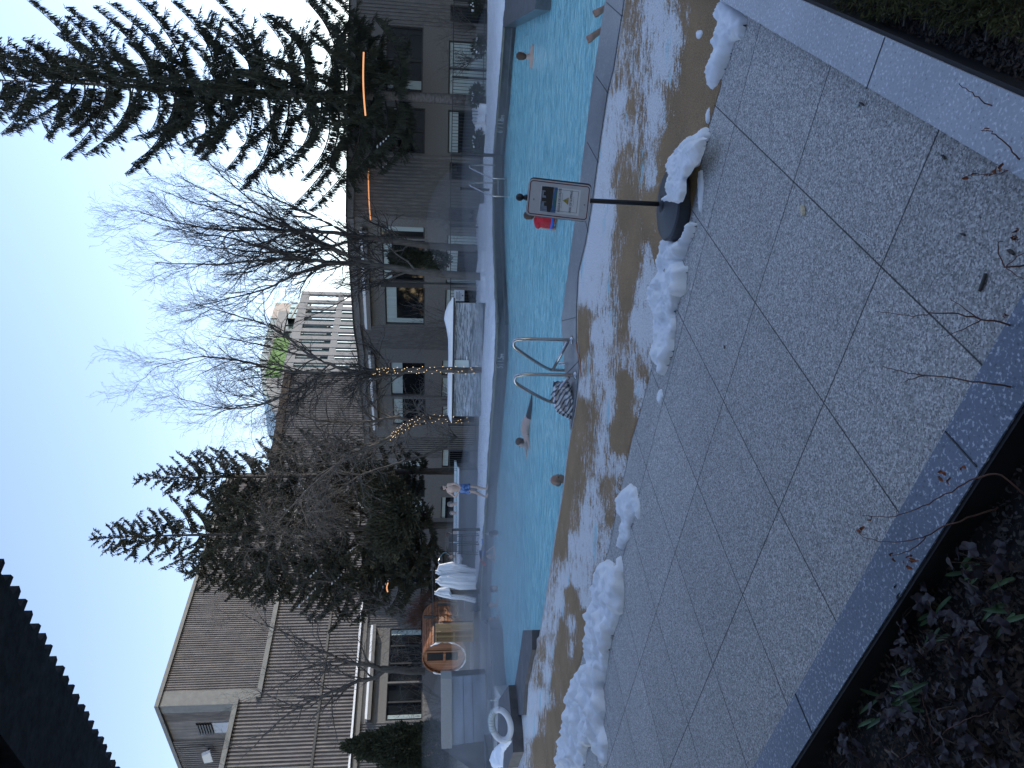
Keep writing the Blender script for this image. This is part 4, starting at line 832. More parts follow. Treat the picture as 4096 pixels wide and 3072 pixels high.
spruce('spruce', 'shorter spruce behind the standing bather, half hidden by bare twigs', D(1830,1885,42), D(540,1918,42), .2,
       [(.12,1.8),(.25,2.6),(.4,2.7),(.6,2.2),(.8,1.4),(.92,.7),(1,.12)], .5, 6, slope=.55, droop=.5, m='spruce_b', dens=1.0, tl=.34)
spruce('spruce', 'dense low spruce at the left of the spruce group, behind the robe rack', D(1850,2300,41), D(720,2290,41), .18,
       [(.1,2.0),(.25,2.9),(.45,2.7),(.65,2.0),(.85,1.1),(1,.1)], .5, 8, slope=.4, droop=.6, m='spruce_b', dens=1.2, tl=.42)
bare_tree('bare_tree', 'widest bare tree, forking behind the snow strip left of the far ladder', [
  ([(1938,1108),(1800,1098),(1646,1085),(1547,1068),(1500,1062)], .17, .12),
  ([(1547,1068),(1440,1055),(1300,1048),(1200,1030),(1050,1040),(850,1060),(620,1050)], .11, .015),
  ([(1500,1062),(1420,1040),(1330,990),(1210,930),(1090,880),(900,800),(700,700)], .10, .015),
  ([(1400,1052),(1290,1060),(1180,1095),(1060,1160),(940,1190),(760,1230)], .075,.012),
  ([(1200,1032),(1080,1000),(920,950),(760,930),(560,880)], .06,.01),
  ([(1280,965),(1150,900),(1000,800),(860,680),(800,600)], .05,.01),
  ([(1500,1062),(1480,1120),(1400,1190),(1300,1240),(1180,1290)], .04,.01)], 21, 31.5, n1=1.3, tipup=.8)
bare_tree('bare_tree', 'bare tree with a smooth leaning trunk rising from behind the fence', [
  ([(1900,992),(1795,989),(1700,980),(1597,969),(1522,959),(1430,945)], .17,.12),
  ([(1430,945),(1330,930),(1200,920),(1050,918),(900,925),(700,890),(560,850)], .10,.012),
  ([(1400,941),(1290,880),(1160,820),(1000,760),(880,680)], .07,.01),
  ([(1450,950),(1330,985),(1200,1010),(1040,1010),(860,990),(640,960)], .08,.012),
  ([(1100,918),(960,860),(800,820),(640,760)], .05,.01)], 22, 33.5, n1=1.2, tipup=.8)
T4 = bare_tree('bare_tree', 'straight bare tree wound with warm string lights in front of the plastic wrapped bar', [
  ([(1926,1481),(1700,1480),(1550,1484),(1447,1491)], .125,.1),
  ([(1447,1491),(1350,1470),(1250,1430),(1150,1350),(1050,1290),(900,1250),(760,1210)], .075,.01),
  ([(1447,1491),(1340,1500),(1220,1490),(1100,1480),(960,1440),(800,1420),(620,1470)], .08,.01),
  ([(1300,1500),(1180,1560),(1060,1620),(900,1640),(700,1590)], .06,.01),
  ([(1250,1430),(1120,1400),(1000,1370),(850,1340)], .045,.01),
  ([(1560,1484),(1520,1460),(1500,1410),(1480,1380)], .03,.012)], 23, 30.5, n1=1.3, tipup=.6)
T5 = bare_tree('bare_tree', 'string lit bare tree whose big limb leans left in front of the spruces', [
  ([(1895,1672),(1800,1674),(1700,1676),(1645,1684)], .17,.14),
  ([(1645,1684),(1590,1668),(1497,1684),(1400,1690),(1250,1680),(1150,1640),(1010,1600),(860,1560)], .09,.012),
  ([(1645,1684),(1600,1720),(1540,1770),(1470,1790),(1405,1825),(1348,1858),(1260,1930),(1180,2010),(1100,2100)], .13,.015),
  ([(1470,1790),(1380,1790),(1300,1770),(1200,1790),(1060,1830),(900,1850)], .06,.01),
  ([(1405,1825),(1440,1880),(1450,1950),(1460,2030)], .035,.008),
  ([(1348,1858),(1300,1960),(1290,2060),(1300,2160)], .04,.008)], 24, 34.5, n1=1.3, tipup=.05, droop=.55, mats=('bark','twig_l'))
bare_tree('bare_tree', 'forked bare tree in front of the left wing, above the cedar barrel', [
  ([(1700,2685),(1640,2682),(1545,2680),(1525,2676)], .19,.17),
  ([(1485,2662),(1420,2655),(1370,2640),(1280,2600),(1180,2545),(1050,2500),(960,2450)], .09,.012),
  ([(1525,2676),(1485,2662)], .13,.1),
  ([(1370,2640),(1300,2650),(1200,2680),(1120,2750),(1010,2780)], .06,.01),
  ([(1540,2680),(1500,2715),(1440,2720),(1370,2750),(1250,2800),(1140,2860),(1050,2950),(960,3040)], .12,.015),
  ([(1430,2722),(1350,2690),(1270,2680),(1180,2700)], .04,.01),
  ([(1330,2765),(1325,2840),(1340,2920),(1360,3000)], .035,.008)], 25, 36.5, n1=.95, tipup=.5, mats=('bark','twig_l'))
bare_tree('bare_tree', 'thin bare tree tangled over the spruces right of the brick block', [
  ([(1760,2560),(1690,2480),(1560,2420),(1450,2370),(1330,2330),(1200,2310)], .05,.012),
  ([(1560,2420),(1460,2440),(1330,2460),(1230,2440)], .03,.01)], 26, 38, n1=1.2, tipup=.3, droop=.2, mats=('bark','twig_l'))
bare_tree('bare_tree', 'low drooping bare twigs hanging over the spruces behind the hot tub', [
  ([(1790,1790),(1600,1850),(1440,1900),(1300,2000),(1160,2120),(1040,2200)], .06,.012),
  ([(1440,1900),(1330,1880),(1200,1900),(1080,1880)], .04,.01),
  ([(1300,2000),(1340,2090),(1400,2160),(1480,2200)], .035,.008)], 27, 37, n1=1.5, tipup=0, droop=.8, mats=('bark','twig_l'))
# string lights: every bulb on a tree is its own sub-part-sized bead of one string
def string_lights(root_label, pts, d, cnt, spread, seed):
    r = np.random.default_rng(seed); P = px_path(pts, d); t = np.linspace(0,1,len(P)); root = thing('string_lights', root_label, 'lights', P[0])
    wire = []; bulbs = MB()
    for k in range(cnt):
        u = (k+.5)/cnt; p = np.array([np.interp(u,t,P[:,i]) for i in range(3)]); rad = spread*(1-.3*u); a = k*2.4
        q = p+np.array([math.cos(a)*rad, -abs(math.sin(a))*rad, 0])+np.array([0,0,r.normal()*.04]); wire.append(tuple(q)); bulbs.ell(q, .014, 6, 4)
    w_ = MB(); w_.tube(wire, .006, 3); w_.build('wire', M['dark'], root); bulbs.build('bulb', M['bulb'], root, kind='stuff')
string_lights('warm string lights wound round the straight bare trunk', [(1915,1481),(1700,1480),(1550,1484),(1490,1488)], 30.45, 60, .16, 1)
string_lights('warm string lights wound round the left leaning tree', [(1880,1672),(1800,1674),(1700,1676),(1645,1690),(1600,1720),(1560,1750)], 34.4, 66, .22, 2)
# ------------------------------------------------------------------ cedars and small shrubs
def bushy(name, label, cat, parts, m, n, leaf, seed, trunk=None, group=None, up=.6, wd=None):
    global rng; rng = np.random.default_rng(seed); root = thing(name, label, cat, parts[0][0], group); tb = TB()
    for (c, r) in parts:
        k = int(n*r[0]*r[2]); v = unit(rng.normal(size=(k,3))); rad = rng.uniform(.45,1,k)**.5*(1+.18*np.sin(v[:,0]*7+seed)*np.cos(v[:,2]*5+v[:,1]*6)); P = np.array(c)+v*rad[:,None]*np.array(r)
        tb.quads(twig_quads(P, v*.8+np.array([0,0,up])+rng.normal(size=(k,3))*.35, rng.uniform(.6,1.4,k)*leaf, np.full(k, wd or leaf*.35)))
    tb.build('foliage', M[m], root)
    st = MB(); c, r = parts[0]; st.tube([(c[0],c[1],c[2]-r[2]-.1),(c[0],c[1],c[2]+r[2]*.5)], [.05,.02] if r[2] > .6 else [.015,.008], 6); st.build('stem', M['bark'], root)
    return root
c = D(1640,2985,33)
bushy('cedar', 'dense conical cedar at the left end behind the granite block', 'tree', [(tuple(D(1720,3000,33)),(1.15,.9,1.3)),(tuple(D(1600,2990,33)),(.95,.8,1.2)),(tuple(D(1490,2985,33)),(.55,.5,.9)),(tuple(D(1420,2982,33)),(.25,.25,.6))], 'cedar', 5200, .16, 31)
bushy('cedar', 'square clipped cedar between two bare trunks behind the fence', 'tree', [(tuple(D(1640,1035,35)),(.42,.35,.75)),(tuple(D(1740,1040,35)),(.42,.35,.75)),(tuple(D(1590,1030,35)),(.38,.3,.4))], 'cedar', 5200, .14, 32)
bushy('cedar', 'small dark cedar in front of the low left windows near the hot tub', 'tree', [(tuple(D(1600,2050,37)),(1.3,.9,.9)),(tuple(D(1560,2120,37.3)),(1.4,.9,1.0)),(tuple(D(1540,1980,37)),(1.1,.9,1.0))], 'spruce_b', 1700, .25, 33)
for k,(x,y,lab) in enumerate([(1905,20,'small snowy evergreen shrub at the right edge of the photo by the fence'),(1918,190,'small snowy evergreen shrub in front of the bright lower window'),(1905,388,'small snowy evergreen shrub at the foot of the pale spruce trunk'),(1912,570,'small snowy evergreen shrub between the spruce trunk and the far ladder')]):
    p = D(x,y,32.2); r = bushy('evergreen_shrub', lab, 'shrub', [(tuple(p),(.42,.3,.26)),(tuple(p+Vector((.2,0,-.1))),(.3,.25,.22))], 'cedar', 1900, .17, 40+k, group='small snowy shrubs along the fence')
    sb = MB()
    for q in range(7): sb.ell(p+Vector((random.uniform(-.35,.35),-.12,.16+random.uniform(-.05,.1))), (.06,.05,.035), 6, 4)
    sb.build('snow_tuft', M['snow'], r, smooth=True, kind='stuff')
bushy('brush', 'red brown leafless shrub between the robes and the cedar barrel', 'shrub', [(tuple(D(1720,2425,35.5)),(.6,.4,.7)),(tuple(D(1700,2470,35.6)),(.5,.4,.7))], 'brush', 1500, .35, 51, up=1.3, wd=.015)
def twig_shrub(label, x, y, d, w_, h_, seed, group='bare twiggy shrubs along the fence', m='twig_l'):
    global rng; rng = np.random.default_rng(seed); p = np.array(D(x,y,d)); p[2] = max(p[2],-.2); root = thing('twiggy_shrub', label, 'shrub', p, group); tb = TB()
    for k in range(22):
        a = rng.uniform(0,6.28); dv = unit(np.array([math.cos(a)*w_/h_*.6, math.sin(a)*.3, 1.0])); pts = [p.copy()]; cur = dv
        for q in range(7): cur = unit(cur+rng.normal(size=3)*.16); pts.append(pts[-1]+cur*h_*rng.uniform(.6,1)/6)
        P = np.array(pts); tb.tube(P, np.linspace(.012,.003,8), 3)
        for q in range(7):
            i = int(rng.integers(1,7)); c2 = unit(P[i]-P[i-1]+rng.normal(size=3)*.6); pp = [P[i]]
            for _ in range(4): c2 = unit(c2+rng.normal(size=3)*.2); pp.append(pp[-1]+c2*h_*.07)
            tb.tube(np.array(pp), [.006,.005,.004,.003,.002], 3)
    tb.build('stem', M[m], root)
for k,(x,y,d,w_,h_,lab) in enumerate([(1900,240,32.6,1.6,1.9,'bare twigs crossing the bright lower window behind the fence'),(1905,110,32.7,1.6,2.1,'bare arching twigs at the right behind the fence'),(1890,860,33,2.2,2.0,'misty bare twigs behind the fence right of the leaning trunk'),(1860,1290,34.5,1.5,3.2,'bare bush behind the right end of the wrapped bar'),(1870,1600,34.5,1.8,2.6,'bare bush behind the left end of the wrapped bar'),(1830,1750,35.5,2.2,1.8,'bare bush behind the left fence'),(1800,2620,35.5,2.6,3.2,'bare bush behind the cedar barrel'),(1820,2830,35,2.6,3.2,'bare bush over the granite block'),(1700,2470,36,2.0,3.4,'bare bush right of the cedar barrel roof')]):
    twig_shrub(lab, x, y, d, w_, h_, 60+k)
# ================================================================== FENCES
def fence(label, pts, top, dpt, gap=.135, posts=(), midrail=None, zb=None, r=.011):
    """pts: pixel positions along the top rail (x,y,depth)"""
    P = [D(*p) for p in pts]; root = thing('metal_fence', label, 'fence', Vector((P[0].x,P[0].y,0)), 'black metal fences behind the pool')
    b = MB()
    for p, q in zip(P[:-1], P[1:]): b.bar(p, q, .035, .035)
    b.build('top_rail', M['dark'], root); b = MB()
    for p, q in zip(P[:-1], P[1:]): b.bar(Vector((p.x,p.y,.12)), Vector((q.x,q.y,.12)), .03, .03)
    b.build('bottom_rail', M['dark'], root); b = MB()
    for p, q in zip(P[:-1], P[1:]):
        n = int((q-p).length/gap)
        for k in range(n): s = p.lerp(q, (k+.5)/n); b.box((s.x,s.y,(s.z-.02+.02)/2), (r*1.6,r*1.6,s.z-.03))
    b.build('picket', M['dark'], root, kind='stuff')
    for y in posts:
        f = [(p,q) for p,q in zip(pts[:-1],pts[1:]) if p[1] <= y <= q[1]][0]; t = (y-f[0][1])/(f[1][1]-f[0][1]); s = D(f[0][0]+(f[1][0]-f[0][0])*t, y, f[0][2]+(f[1][2]-f[0][2])*t)
        b = MB(); b.box((s.x,s.y,(s.z+.04)/2-.3), (.07,.07,s.z+.64)); b.build('post', M['dark'], root)
    return root
fence('black metal fence right of the wrapped bar, in front of the bright lower window', [(1817,-60,32.0),(1812,310,32.2),(1806,619,33.0),(1802,800,33.4),(1802,1205,33.2)], 0, 0, posts=(0,308,619,905))
fence('black metal fence with close pickets between the lit leaning tree and the hot tub', [(1795,1672,33.6),(1797,1885,34.4)], 0, 0, gap=.105, posts=(1700,1802))
# loose posts by the far ladder
p = G(1980,622); b = MB(); b.box((p.x,p.y,.62), (.1,.1,1.24)); b.box((p.x,p.y,1.26), (.12,.12,.05)); tag(b.build('gate_post', M['dark']), 'dark square post standing on the coping right of the far ladder', 'post')
p = G(1964,760); b = MB(); b.box((p.x,p.y,.58), (.08,.08,1.16)); b.box((p.x,p.y,1.18), (.1,.1,.04)); tag(b.build('gate_post', M['dark']), 'slimmer dark post behind the left rail of the far ladder', 'post')
# ------------------------------------------------------------------ ladders
def smooth(pts, it=2):
    pts = [Vector(p) for p in pts]
    for _ in range(it):
        o = [pts[0]]
        for a, c in zip(pts[:-1], pts[1:]): o += [a.lerp(c,.25), a.lerp(c,.75)]
        pts = o+[pts[-1]]
    return pts
g0 = G(2291,1360); lad = thing('pool_ladder', 'near stainless steel pool ladder with two bent rails on the granite coping', 'ladder', g0)
dA, dB = g0.y, g0.y+.72
r1 = [D(2294,1360,dA), D(2101,1355,dA), D(2058,1358,dA+.06), D(2052,1380,dA+.14), D(2066,1396,dA+.2), D(2190,1478,dB), D(2230,1481,dB), D(2330,1483,dB)]
g1 = G(2306,1501); dC = g1.y; r2 = [D(2309,1501,dC), D(2110,1497,dC), D(2064,1500,dC+.06), D(2057,1522,dC+.14), D(2068,1538,dC+.2), D(2190,1606,dC+.72), D(2230,1609,dC+.72), D(2330,1611,dC+.72)]
for q in (r1, r2):
    b = MB(); b.tube(smooth(q,3), .029, 10); b.build('rail', M['steel'], lad, smooth=True)
b = MB(); b.tube([D(2272,1366,dA+.03), D(2211,1480,dB-.02)], .027, 10); b.build('brace', M['steel'], lad, smooth=True)
b = MB(); b.tube([D(2275,1510,dC+.03), D(2236,1560,dC+.3), D(2205,1604,dC+.7)], .027, 10); b.build('brace', M['steel'], lad, smooth=True)
b = MB(); b.tube([D(2236,1453,dB-.1), D(2320,1456,dB-.1)], .025, 10); b.build('tread_post', M['steel'], lad, smooth=True)
for g in (g0, g1): b = MB(); b.lathe(g+Vector((0,0,.012)), [(.075,0),(.075,.012),(.05,.03),(.034,.045)], 16); b.build('floor_flange', M['steel'], lad, smooth=True)
for k in range(2):
    z = WZ-.1-.3*k; b = MB(); p = D(2300,1483,dB); q = D(2300,1611,dC+.72); b.bar(Vector((p.x,p.y,z)), Vector((q.x,q.y,z)), .09, .03); b.build('tread', M['steel'], lad)
e0 = G(1978,661); e1 = G(1978,732)
lad2 = thing('pool_ladder', 'far stainless steel pool ladder standing in the steam below the orange streak', 'ladder', e0)
for e, y0 in ((e0,661),(e1,732)):
    d0 = e.y; q = [D(1983,y0,d0), D(1893,y0-1,d0), D(1880,y0,d0-.05), D(1877,y0+7,d0-.12), D(1884,y0+14,d0-.2), D(1960,y0+50,d0-.85), D(1985,y0+54,d0-.9), D(2045,y0+55,d0-.9)]
    b = MB(); b.tube(smooth(q,3), .028, 8); b.build('rail', M['steel'], lad2, smooth=True)
for x in (1992, 2024):
    b = MB(); p = D(x,661+54,e0.y-.9); q = D(x,732+54,e1.y-.9); b.bar(p, q, .1, .03); b.build('tread', M['steel'], lad2)
# ------------------------------------------------------------------ towel hanging on the near ladder
def towel():
    c0_ = D(2215,1545,dC+.35); e_ = D(2300,1600,dC+.3); root = None
    nu, nv = 90, 46; vs = []
    ctr = [(2228,1548),(2222,1575),(2232,1610),(2250,1640),(2283,1668)]      # spine
    up_ = [(2212,1530),(2211,1570),(2212,1610),(2228,1645),(2276,1672)]; lo_ = [(2272,1528),(2297,1560),(2306,1598),(2300,1640),(2294,1676)]
    def at(l, t): k = t*(len(l)-1); a = min(int(k),len(l)-2); f = k-a; return (l[a][0]*(1-f)+l[a+1][0]*f, l[a][1]*(1-f)+l[a+1][1]*f)
    for j in range(nv+1):
        t = j/nv; u_, l_ = at(up_,t), at(lo_,t)
        for i in range(nu+1):
            a = i/nu*2*PI; s = (1-math.cos(a))/2; x = u_[0]+(l_[0]-u_[0])*s; y = u_[1]+(l_[1]-u_[1])*s; th = math.sin(a)*.12*math.sin(PI*min(1,.15+t*.9))
            fold = .035*math.sin(a*5+t*4)+.03*math.sin(a*9-t*7)+.02*mnoise.noise((a*2,t*6,0)); th += fold*(1 if math.sin(a) < 0 else .5)
            p = D(x, y+6*math.sin(a*4+t*3), dC+.33+th); vs.append(p)
    fs = [(j*(nu+1)+i, j*(nu+1)+i+1, (j+1)*(nu+1)+i+1, (j+1)*(nu+1)+i) for j in range(nv) for i in range(nu)]
    b = MB(); b.add(vs, fs); o = b.build('towel', M['towel'], smooth=True); tag(o, 'crumpled white and slate striped towel slung on the near ladder brace', 'towel')
    b2 = MB(); pts = [D(2206,1582,dC+.28), D(2228,1552,dC+.2), D(2262,1552,dC+.18), D(2284,1580,dC+.17), D(2292,1625,dC+.2), D(2270,1655,dC+.22)]; b2.tube(smooth(pts,2), .022, 6); b2.build('hem_fold', M['towel'], o, smooth=True)
towel()
# ------------------------------------------------------------------ warning sign on a post
sb = G(2748,818); sg = thing('warning_sign', 'white slipping hazard sign on a black post with a round weighted base', 'sign', sb)
dS = sb.y+.12; pr = .042
b = MB(); pbt = Vector((sb.x,sb.y+.02,0)); 
prof = [(.355,0),(.362,.02),(.355,.115),(.335,.13),(.12,.185),(.06,.192),(.0,.193)]
cb_ = (G(2785,818)+G(2660,822))/2; cb_.z = 0
b.lathe(cb_, prof, 48); b.build('base', M['black'], sg, smooth=False)
b = MB(); b.lathe(cb_+Vector((0,0,.17)), [(.09,0),(.075,.03),(.04,.05)], 24); b.build('collar', M['black'], sg, smooth=True)
top = D(2095,790,cb_.y); b = MB(); b.tube([cb_+Vector((0,0,.15)), Vector((top.x,top.y,top.z))], .0235, 16); b.build('post', M['dark'], sg, smooth=True)
b = MB(); f0 = D(2079,789,cb_.y); b.ell(f0, (.036,.036,.04), 18, 12); b.lathe(f0+Vector((0,0,-.07)), [(.03,0),(.03,.012),(.014,.02),(.014,.04)], 16); b.build('finial', M['dark'], sg, smooth=True)
# slots of the base
b = MB()
for a in (0.9, 2.6, 4.5): 
    q = cb_+Vector((math.cos(a)*.17, math.sin(a)*.17, .158)); t_ = Vector((math.cos(a),math.sin(a),-.26)).normalized(); b.bar(q-t_*.06, q+t_*.06, .03, .012)
b.build('base_slot', M['dark'], sg)
# the plate: four pixel corners on a plane turned a little
cTL, cTR, cBL, cBR = D(2102,874,cb_.y-.03), D(2118,724,cb_.y-.07), D(2352,872,cb_.y-.06), D(2366,732,cb_.y-.09)
ctr = (cTL+cTR+cBL+cBR)/4; rt = ((cTR-cTL)+(cBR-cBL)).normalized(); upv = ((cTL-cBL)+(cTR-cBR)); upv = (upv-rt*upv.dot(rt)).normalized(); nv_ = rt.cross(upv)
wid = ((cTR-cTL).length+(cBR-cBL).length)/2; hei = ((cTL-cBL).length+(cTR-cBR).length)/2
def SP(u, v, o=0): return ctr+rt*(u*wid)+upv*(v*hei)+nv_*o      # u,v in -.5 .. .5
def rrect(u0,v0,u1,v1,r,o,n=6):
    P = []; w_, h_ = (u1-u0)*wid, (v1-v0)*hei
    for (cx,cy,a0) in ((w_-r,h_-r,0),(r,h_-r,90),(r,r,180),(w_-r,r,270)):
        for k in range(n+1): a = math.radians(a0+90*k/n); P.append(ctr+rt*(u0*wid+cx+r*math.cos(a))+upv*(v0*hei+cy+r*math.sin(a))+nv_*o)
    return P
b = MB(); b.slab(rrect(-.5,-.5,.5,.5,.04,-.045), nv_*.043); b.slab([p+rt*.024-upv*.01 for p in rrect(-.5,-.5,.5,.5,.04,-.062)], nv_*.016); b.build('backing_frame', M['black'], sg)
b = MB(); b.slab(rrect(-.5,-.5,.5,.5,.04,0), nv_*.003); plate = b.build('plate', std('sign_white', (.5,.51,.53), .45, var=.04, scale=20, bmp=0), sg)
def ring(o, a0, a1, r0, th): 
    bb = MB(); A = rrect(-.5+a0/wid,-.5+a0/hei,.5-a0/wid,.5-a0/hei,r0,o,8); B_ = rrect(-.5+a1/wid,-.5+a1/hei,.5-a1/wid,.5-a1/hei,r0-(a1-a0),o,8); n = len(A)
    bb.add(A+B_, [(i,(i+1)%n,n+(i+1)%n,n+i) for i in range(n)]); return bb
ring(.0045,.012,.021,.032,0).build('red_border', std('dark_red_paint', (.11,.006,.014), .4, var=.1, scale=20, bmp=0), plate)
def prect(u0,v0,u1,v1,o): return MB().quad(SP(u0,v0,o),SP(u1,v0,o),SP(u1,v1,o),SP(u0,v1,o))
paper = prect(-.37,-.34,.34,.30,.005).build('paper_sheet', M['white'], sg)
prect(-.36,.035,.335,.29,.006).build('photo_sky', std('print_blue_grey', (.2,.25,.33), .4, var=.2, scale=30, bmp=0), paper)
b = MB(); b.quad(SP(-.36,.1,.007),SP(.335,.1,.007),SP(.335,.24,.007),SP(-.36,.17,.007))
for u0,v1 in ((-.2,.23),(-.08,.275),(.08,.25),(.22,.285)): b.quad(SP(u0,.12,.0073),SP(u0+.1,.12,.0073),SP(u0+.1,v1,.0073),SP(u0,v1,.0073))
b.build('photo_skyline', std('print_dark', (.012,.014,.016), .4, bmp=0), paper)
b = MB(); b.add([SP(-.36,.035,.0076),SP(.335,.035,.0076),SP(.335,.07,.0076),SP(.1,.105,.0076),SP(-.1,.085,.0076),SP(-.36,.12,.0076)], [(0,1,2,3,4,5)]); b.build('photo_pool', std('print_blue', (.04,.13,.3), .4, bmp=0), paper)
b = MB(); b.add([SP(-.33,.035,.0079),SP(.3,.035,.0079),SP(.28,.05,.0079),SP(.0,.075,.0079),SP(-.2,.06,.0079)], [(0,1,2,3,4)]); b.build('photo_lawn', std('print_teal', (.03,.16,.13), .4, bmp=0), paper)
b = MB()
for (a,c,e,f) in ((-.30,-.305,.29,-.30),(-.30,.27,.29,.275),(-.305,-.305,-.298,.275),(.284,-.305,.291,.275)): b.quad(SP(a,c,.0083),SP(e,c,.0083),SP(e,f,.0083),SP(a,f,.0083))
b.build('print_frame', M['dark'], paper)
put_text('lettering', 'RISQUE DE CHUTE', .031, SP(0,-.012,.0085), rt, upv, M['dark'], paper, sx=.86, ext=.0004)
put_text('lettering', 'RISK OF SLIPPING', .031, SP(.0,-.195,.0085), rt, upv, M['dark'], paper, sx=.86, ext=.0004)
put_text('small_print', 'Please only walk on the mats.', .0085, SP(0,-.235,.0085), rt, upv, M['dark'], paper, ext=.0002)
put_text('small_print', 'Merci de marcher uniquement sur les tapis.', .0085, SP(0,-.05,.0085), rt, upv, M['dark'], paper, ext=.0002)
tc_ = SP(0,-.115,.0086); b = MB(); b.add([tc_+rt*-.034-upv*.024, tc_+rt*.034-upv*.024, tc_+upv*.03], [(0,1,2)]); b.build('triangle_edge', M['dark'], paper)
b = MB(); b.add([tc_+rt*-.029-upv*.021+nv_*.0004, tc_+rt*.029-upv*.021+nv_*.0004, tc_+upv*.0245+nv_*.0004], [(0,1,2)]); tri = b.build('warning_triangle', std('sign_yellow', (.42,.33,.05), .5, bmp=0), paper)
put_text('exclamation_mark', '!', .042, tc_-upv*.003+nv_*.0008, rt, upv, M['dark'], tri, ext=.0003)
for v in (.40,-.42): b = MB(); b.ell(SP(-.05,v,.005), .008, 10, 6); b.build('bolt', M['steel'], plate, smooth=True)
# ------------------------------------------------------------------ plastic wrapped bar counter with a snow covered roof
bp = [D(1925,1212,31.6),D(1925,1665,31.9)]
bar_ = thing('wrapped_bar', 'long outdoor bar wrapped in wrinkled clear plastic under a snow covered roof', 'bar counter', Vector(((bp[0].x+bp[1].x)/2,31.8,0)))
x0, x1 = bp[1].x, bp[0].x; zt_ = D(1815,1440,31.7).z
b = MB(); n, m_ = 70, 16; vs = []
for j in range(m_+1):
    for i in range(n+1):
        x = x0+(x1-x0)*i/n; z = .02+(zt_-.04)*j/m_; y = 31.7+.035*mnoise.noise((x*2.2+z*1.2,z*2.5,0))+.02*mnoise.noise((x*6-z*5,z*4,5)); vs.append((x,y,z))
b.add(vs, [(j*(n+1)+i,j*(n+1)+i+1,(j+1)*(n+1)+i+1,(j+1)*(n+1)+i) for j in range(m_) for i in range(n)])
b.quad((x0,31.72,0),(x0,34,0),(x0,34,zt_),(x0,31.72,zt_)); b.quad((x1,31.72,0),(x1,34,0),(x1,34,zt_),(x1,31.72,zt_)); b.quad((x0,34,0),(x1,34,0),(x1,34,zt_),(x0,34,zt_)); b.build('plastic_wrap', M['plastic'], bar_)
b = MB(); b.box(((x0+x1)/2,32.8,zt_+.03), (x1-x0+.35,2.7,.06)); b.build('roof_board', M['frame'], bar_)
prof_ = [(1190,1812),(1215,1795),(1240,1785),(1268,1781),(1300,1790),(1340,1798),(1400,1800),(1467,1800),(1500,1797),(1600,1797),(1660,1796),(1685,1806)]
b = MB(); vs = []; nn = 60; 
for i in range(nn+1):
    y = 1190+(1688-1190)*i/nn; xx = np.interp(y,[q[0] for q in prof_],[q[1] for q in prof_]); t = D(xx,y,31.5); hh = max(.02, t.z-(zt_+.06)+.02)
    for k, (dy, f) in enumerate(((31.42,0),(31.42,.75),(31.6,1),(32.6,1.0),(33.9,.8),(34.1,0))): vs.append((t.x,dy,zt_+.064+hh*f))
b.add(vs, [(i*6+k,i*6+k+1,(i+1)*6+k+1,(i+1)*6+k) for i in range(nn) for k in range(5)]); b.build('snow_cover', M['snow'], bar_, smooth=True)
pb_ = D(1846,1454,31.55); b = MB(); b.box((pb_.x,31.6,pb_.z), (.3,.02,.62)); b.build('pale_panel', M['blind'], bar_)
b = MB(); b.ell(D(1867,1432,31.6), (.09,.05,.03), 10, 6); b.build('ice_lump', M['snow'], bar_, smooth=True)
# placard on the fence
pc = D(1837,1182,33.0); pl_ = thing('placard', 'white rectangular notice with dark writing on the fence beside the wrapped bar', 'sign', pc)
b = MB(); b.box((pc.x,pc.y,pc.z), (.5,.02,.45)); b.build('board', M['white'], pl_)
b = MB()
for zz, x_a, x_b in ((.115,-.15,.13),(.06,-.16,.13),(.0,-.21,.18)):
    x = x_a
    while x < x_b: l = random.uniform(.03,.07); b.box((pc.x+x+l/2,pc.y-.012,pc.z+zz), (l,.003,.024)); x += l+.012
for zz in (-.06,-.085): b.box((pc.x-.02,pc.y-.012,pc.z+zz), (.27,.003,.008))
b.build('print_line', M['dark'], pl_, kind='stuff')
b = MB(); b.ell((pc.x,pc.y-.012,pc.z-.15), (.032,.004,.032), 12, 6); b.build('round_mark', M['dark'], pl_)
# ------------------------------------------------------------------ raised hot tub with its rim
tb0, tb1 = D(1905,1880,33.5), D(1905,2300,33.0); tub = thing('hot_tub', 'raised dark slate hot tub with a snowy white rim left of the fence', 'hot tub', Vector(((tb0.x+tb1.x)/2,34,0)))
tz = D(1828,2080,33.3).z; b = MB(); b.prism([(tb0.x,tb0.y),(tb0.x,36.5),(tb1.x,36.2),(tb1.x,tb1.y)], 0, tz-.08); b.build('tub_wall', M['stone'], tub)
b = MB(); b.prism([(tb0.x+.1,tb0.y-.1),(tb0.x+.1,tb0.y+.35),(tb1.x-.1,tb1.y+.35),(tb1.x-.1,tb1.y-.1)], tz-.075, tz); b.prism([(tb0.x+.1,36.1),(tb0.x+.1,36.7),(tb1.x-.1,36.4),(tb1.x-.1,35.8)], tz-.075, tz+.02); b.build('rim', M['white'], tub)
b = MB(); b.prism([(tb0.x,tb0.y+.36),(tb0.x,36.05),(tb1.x,35.75),(tb1.x,tb1.y+.36)], tz-.078, tz-.06); b.build('tub_water', M['water'], tub)
# curved handrail
b = MB(); b.tube(smooth([D(1800,2262,33.4),D(1757,2256,33.5),D(1752,2248,33.5),D(1766,2215,34),D(1785,2210,34.3),D(1796,2222,34.5)],3), .03, 8); tag(b.build('handrail', M['steel'], smooth=True), 'curved stainless handrail rising behind the hot tub rim next to the robes', 'handrail')
# rolled towels on the chairs' side
b = MB(); q = D(1840,2236,32.0); b.ell(q, (.12,.12,.11), 12, 8); b.tube([D(1838,2215,32),D(1840,2236,32),D(1838,2254,32)], [.05,.085,.09], 10); tag(b.build('hanging_towel', M['robe'], smooth=True), 'white towel hanging on the left high chair', 'towel')
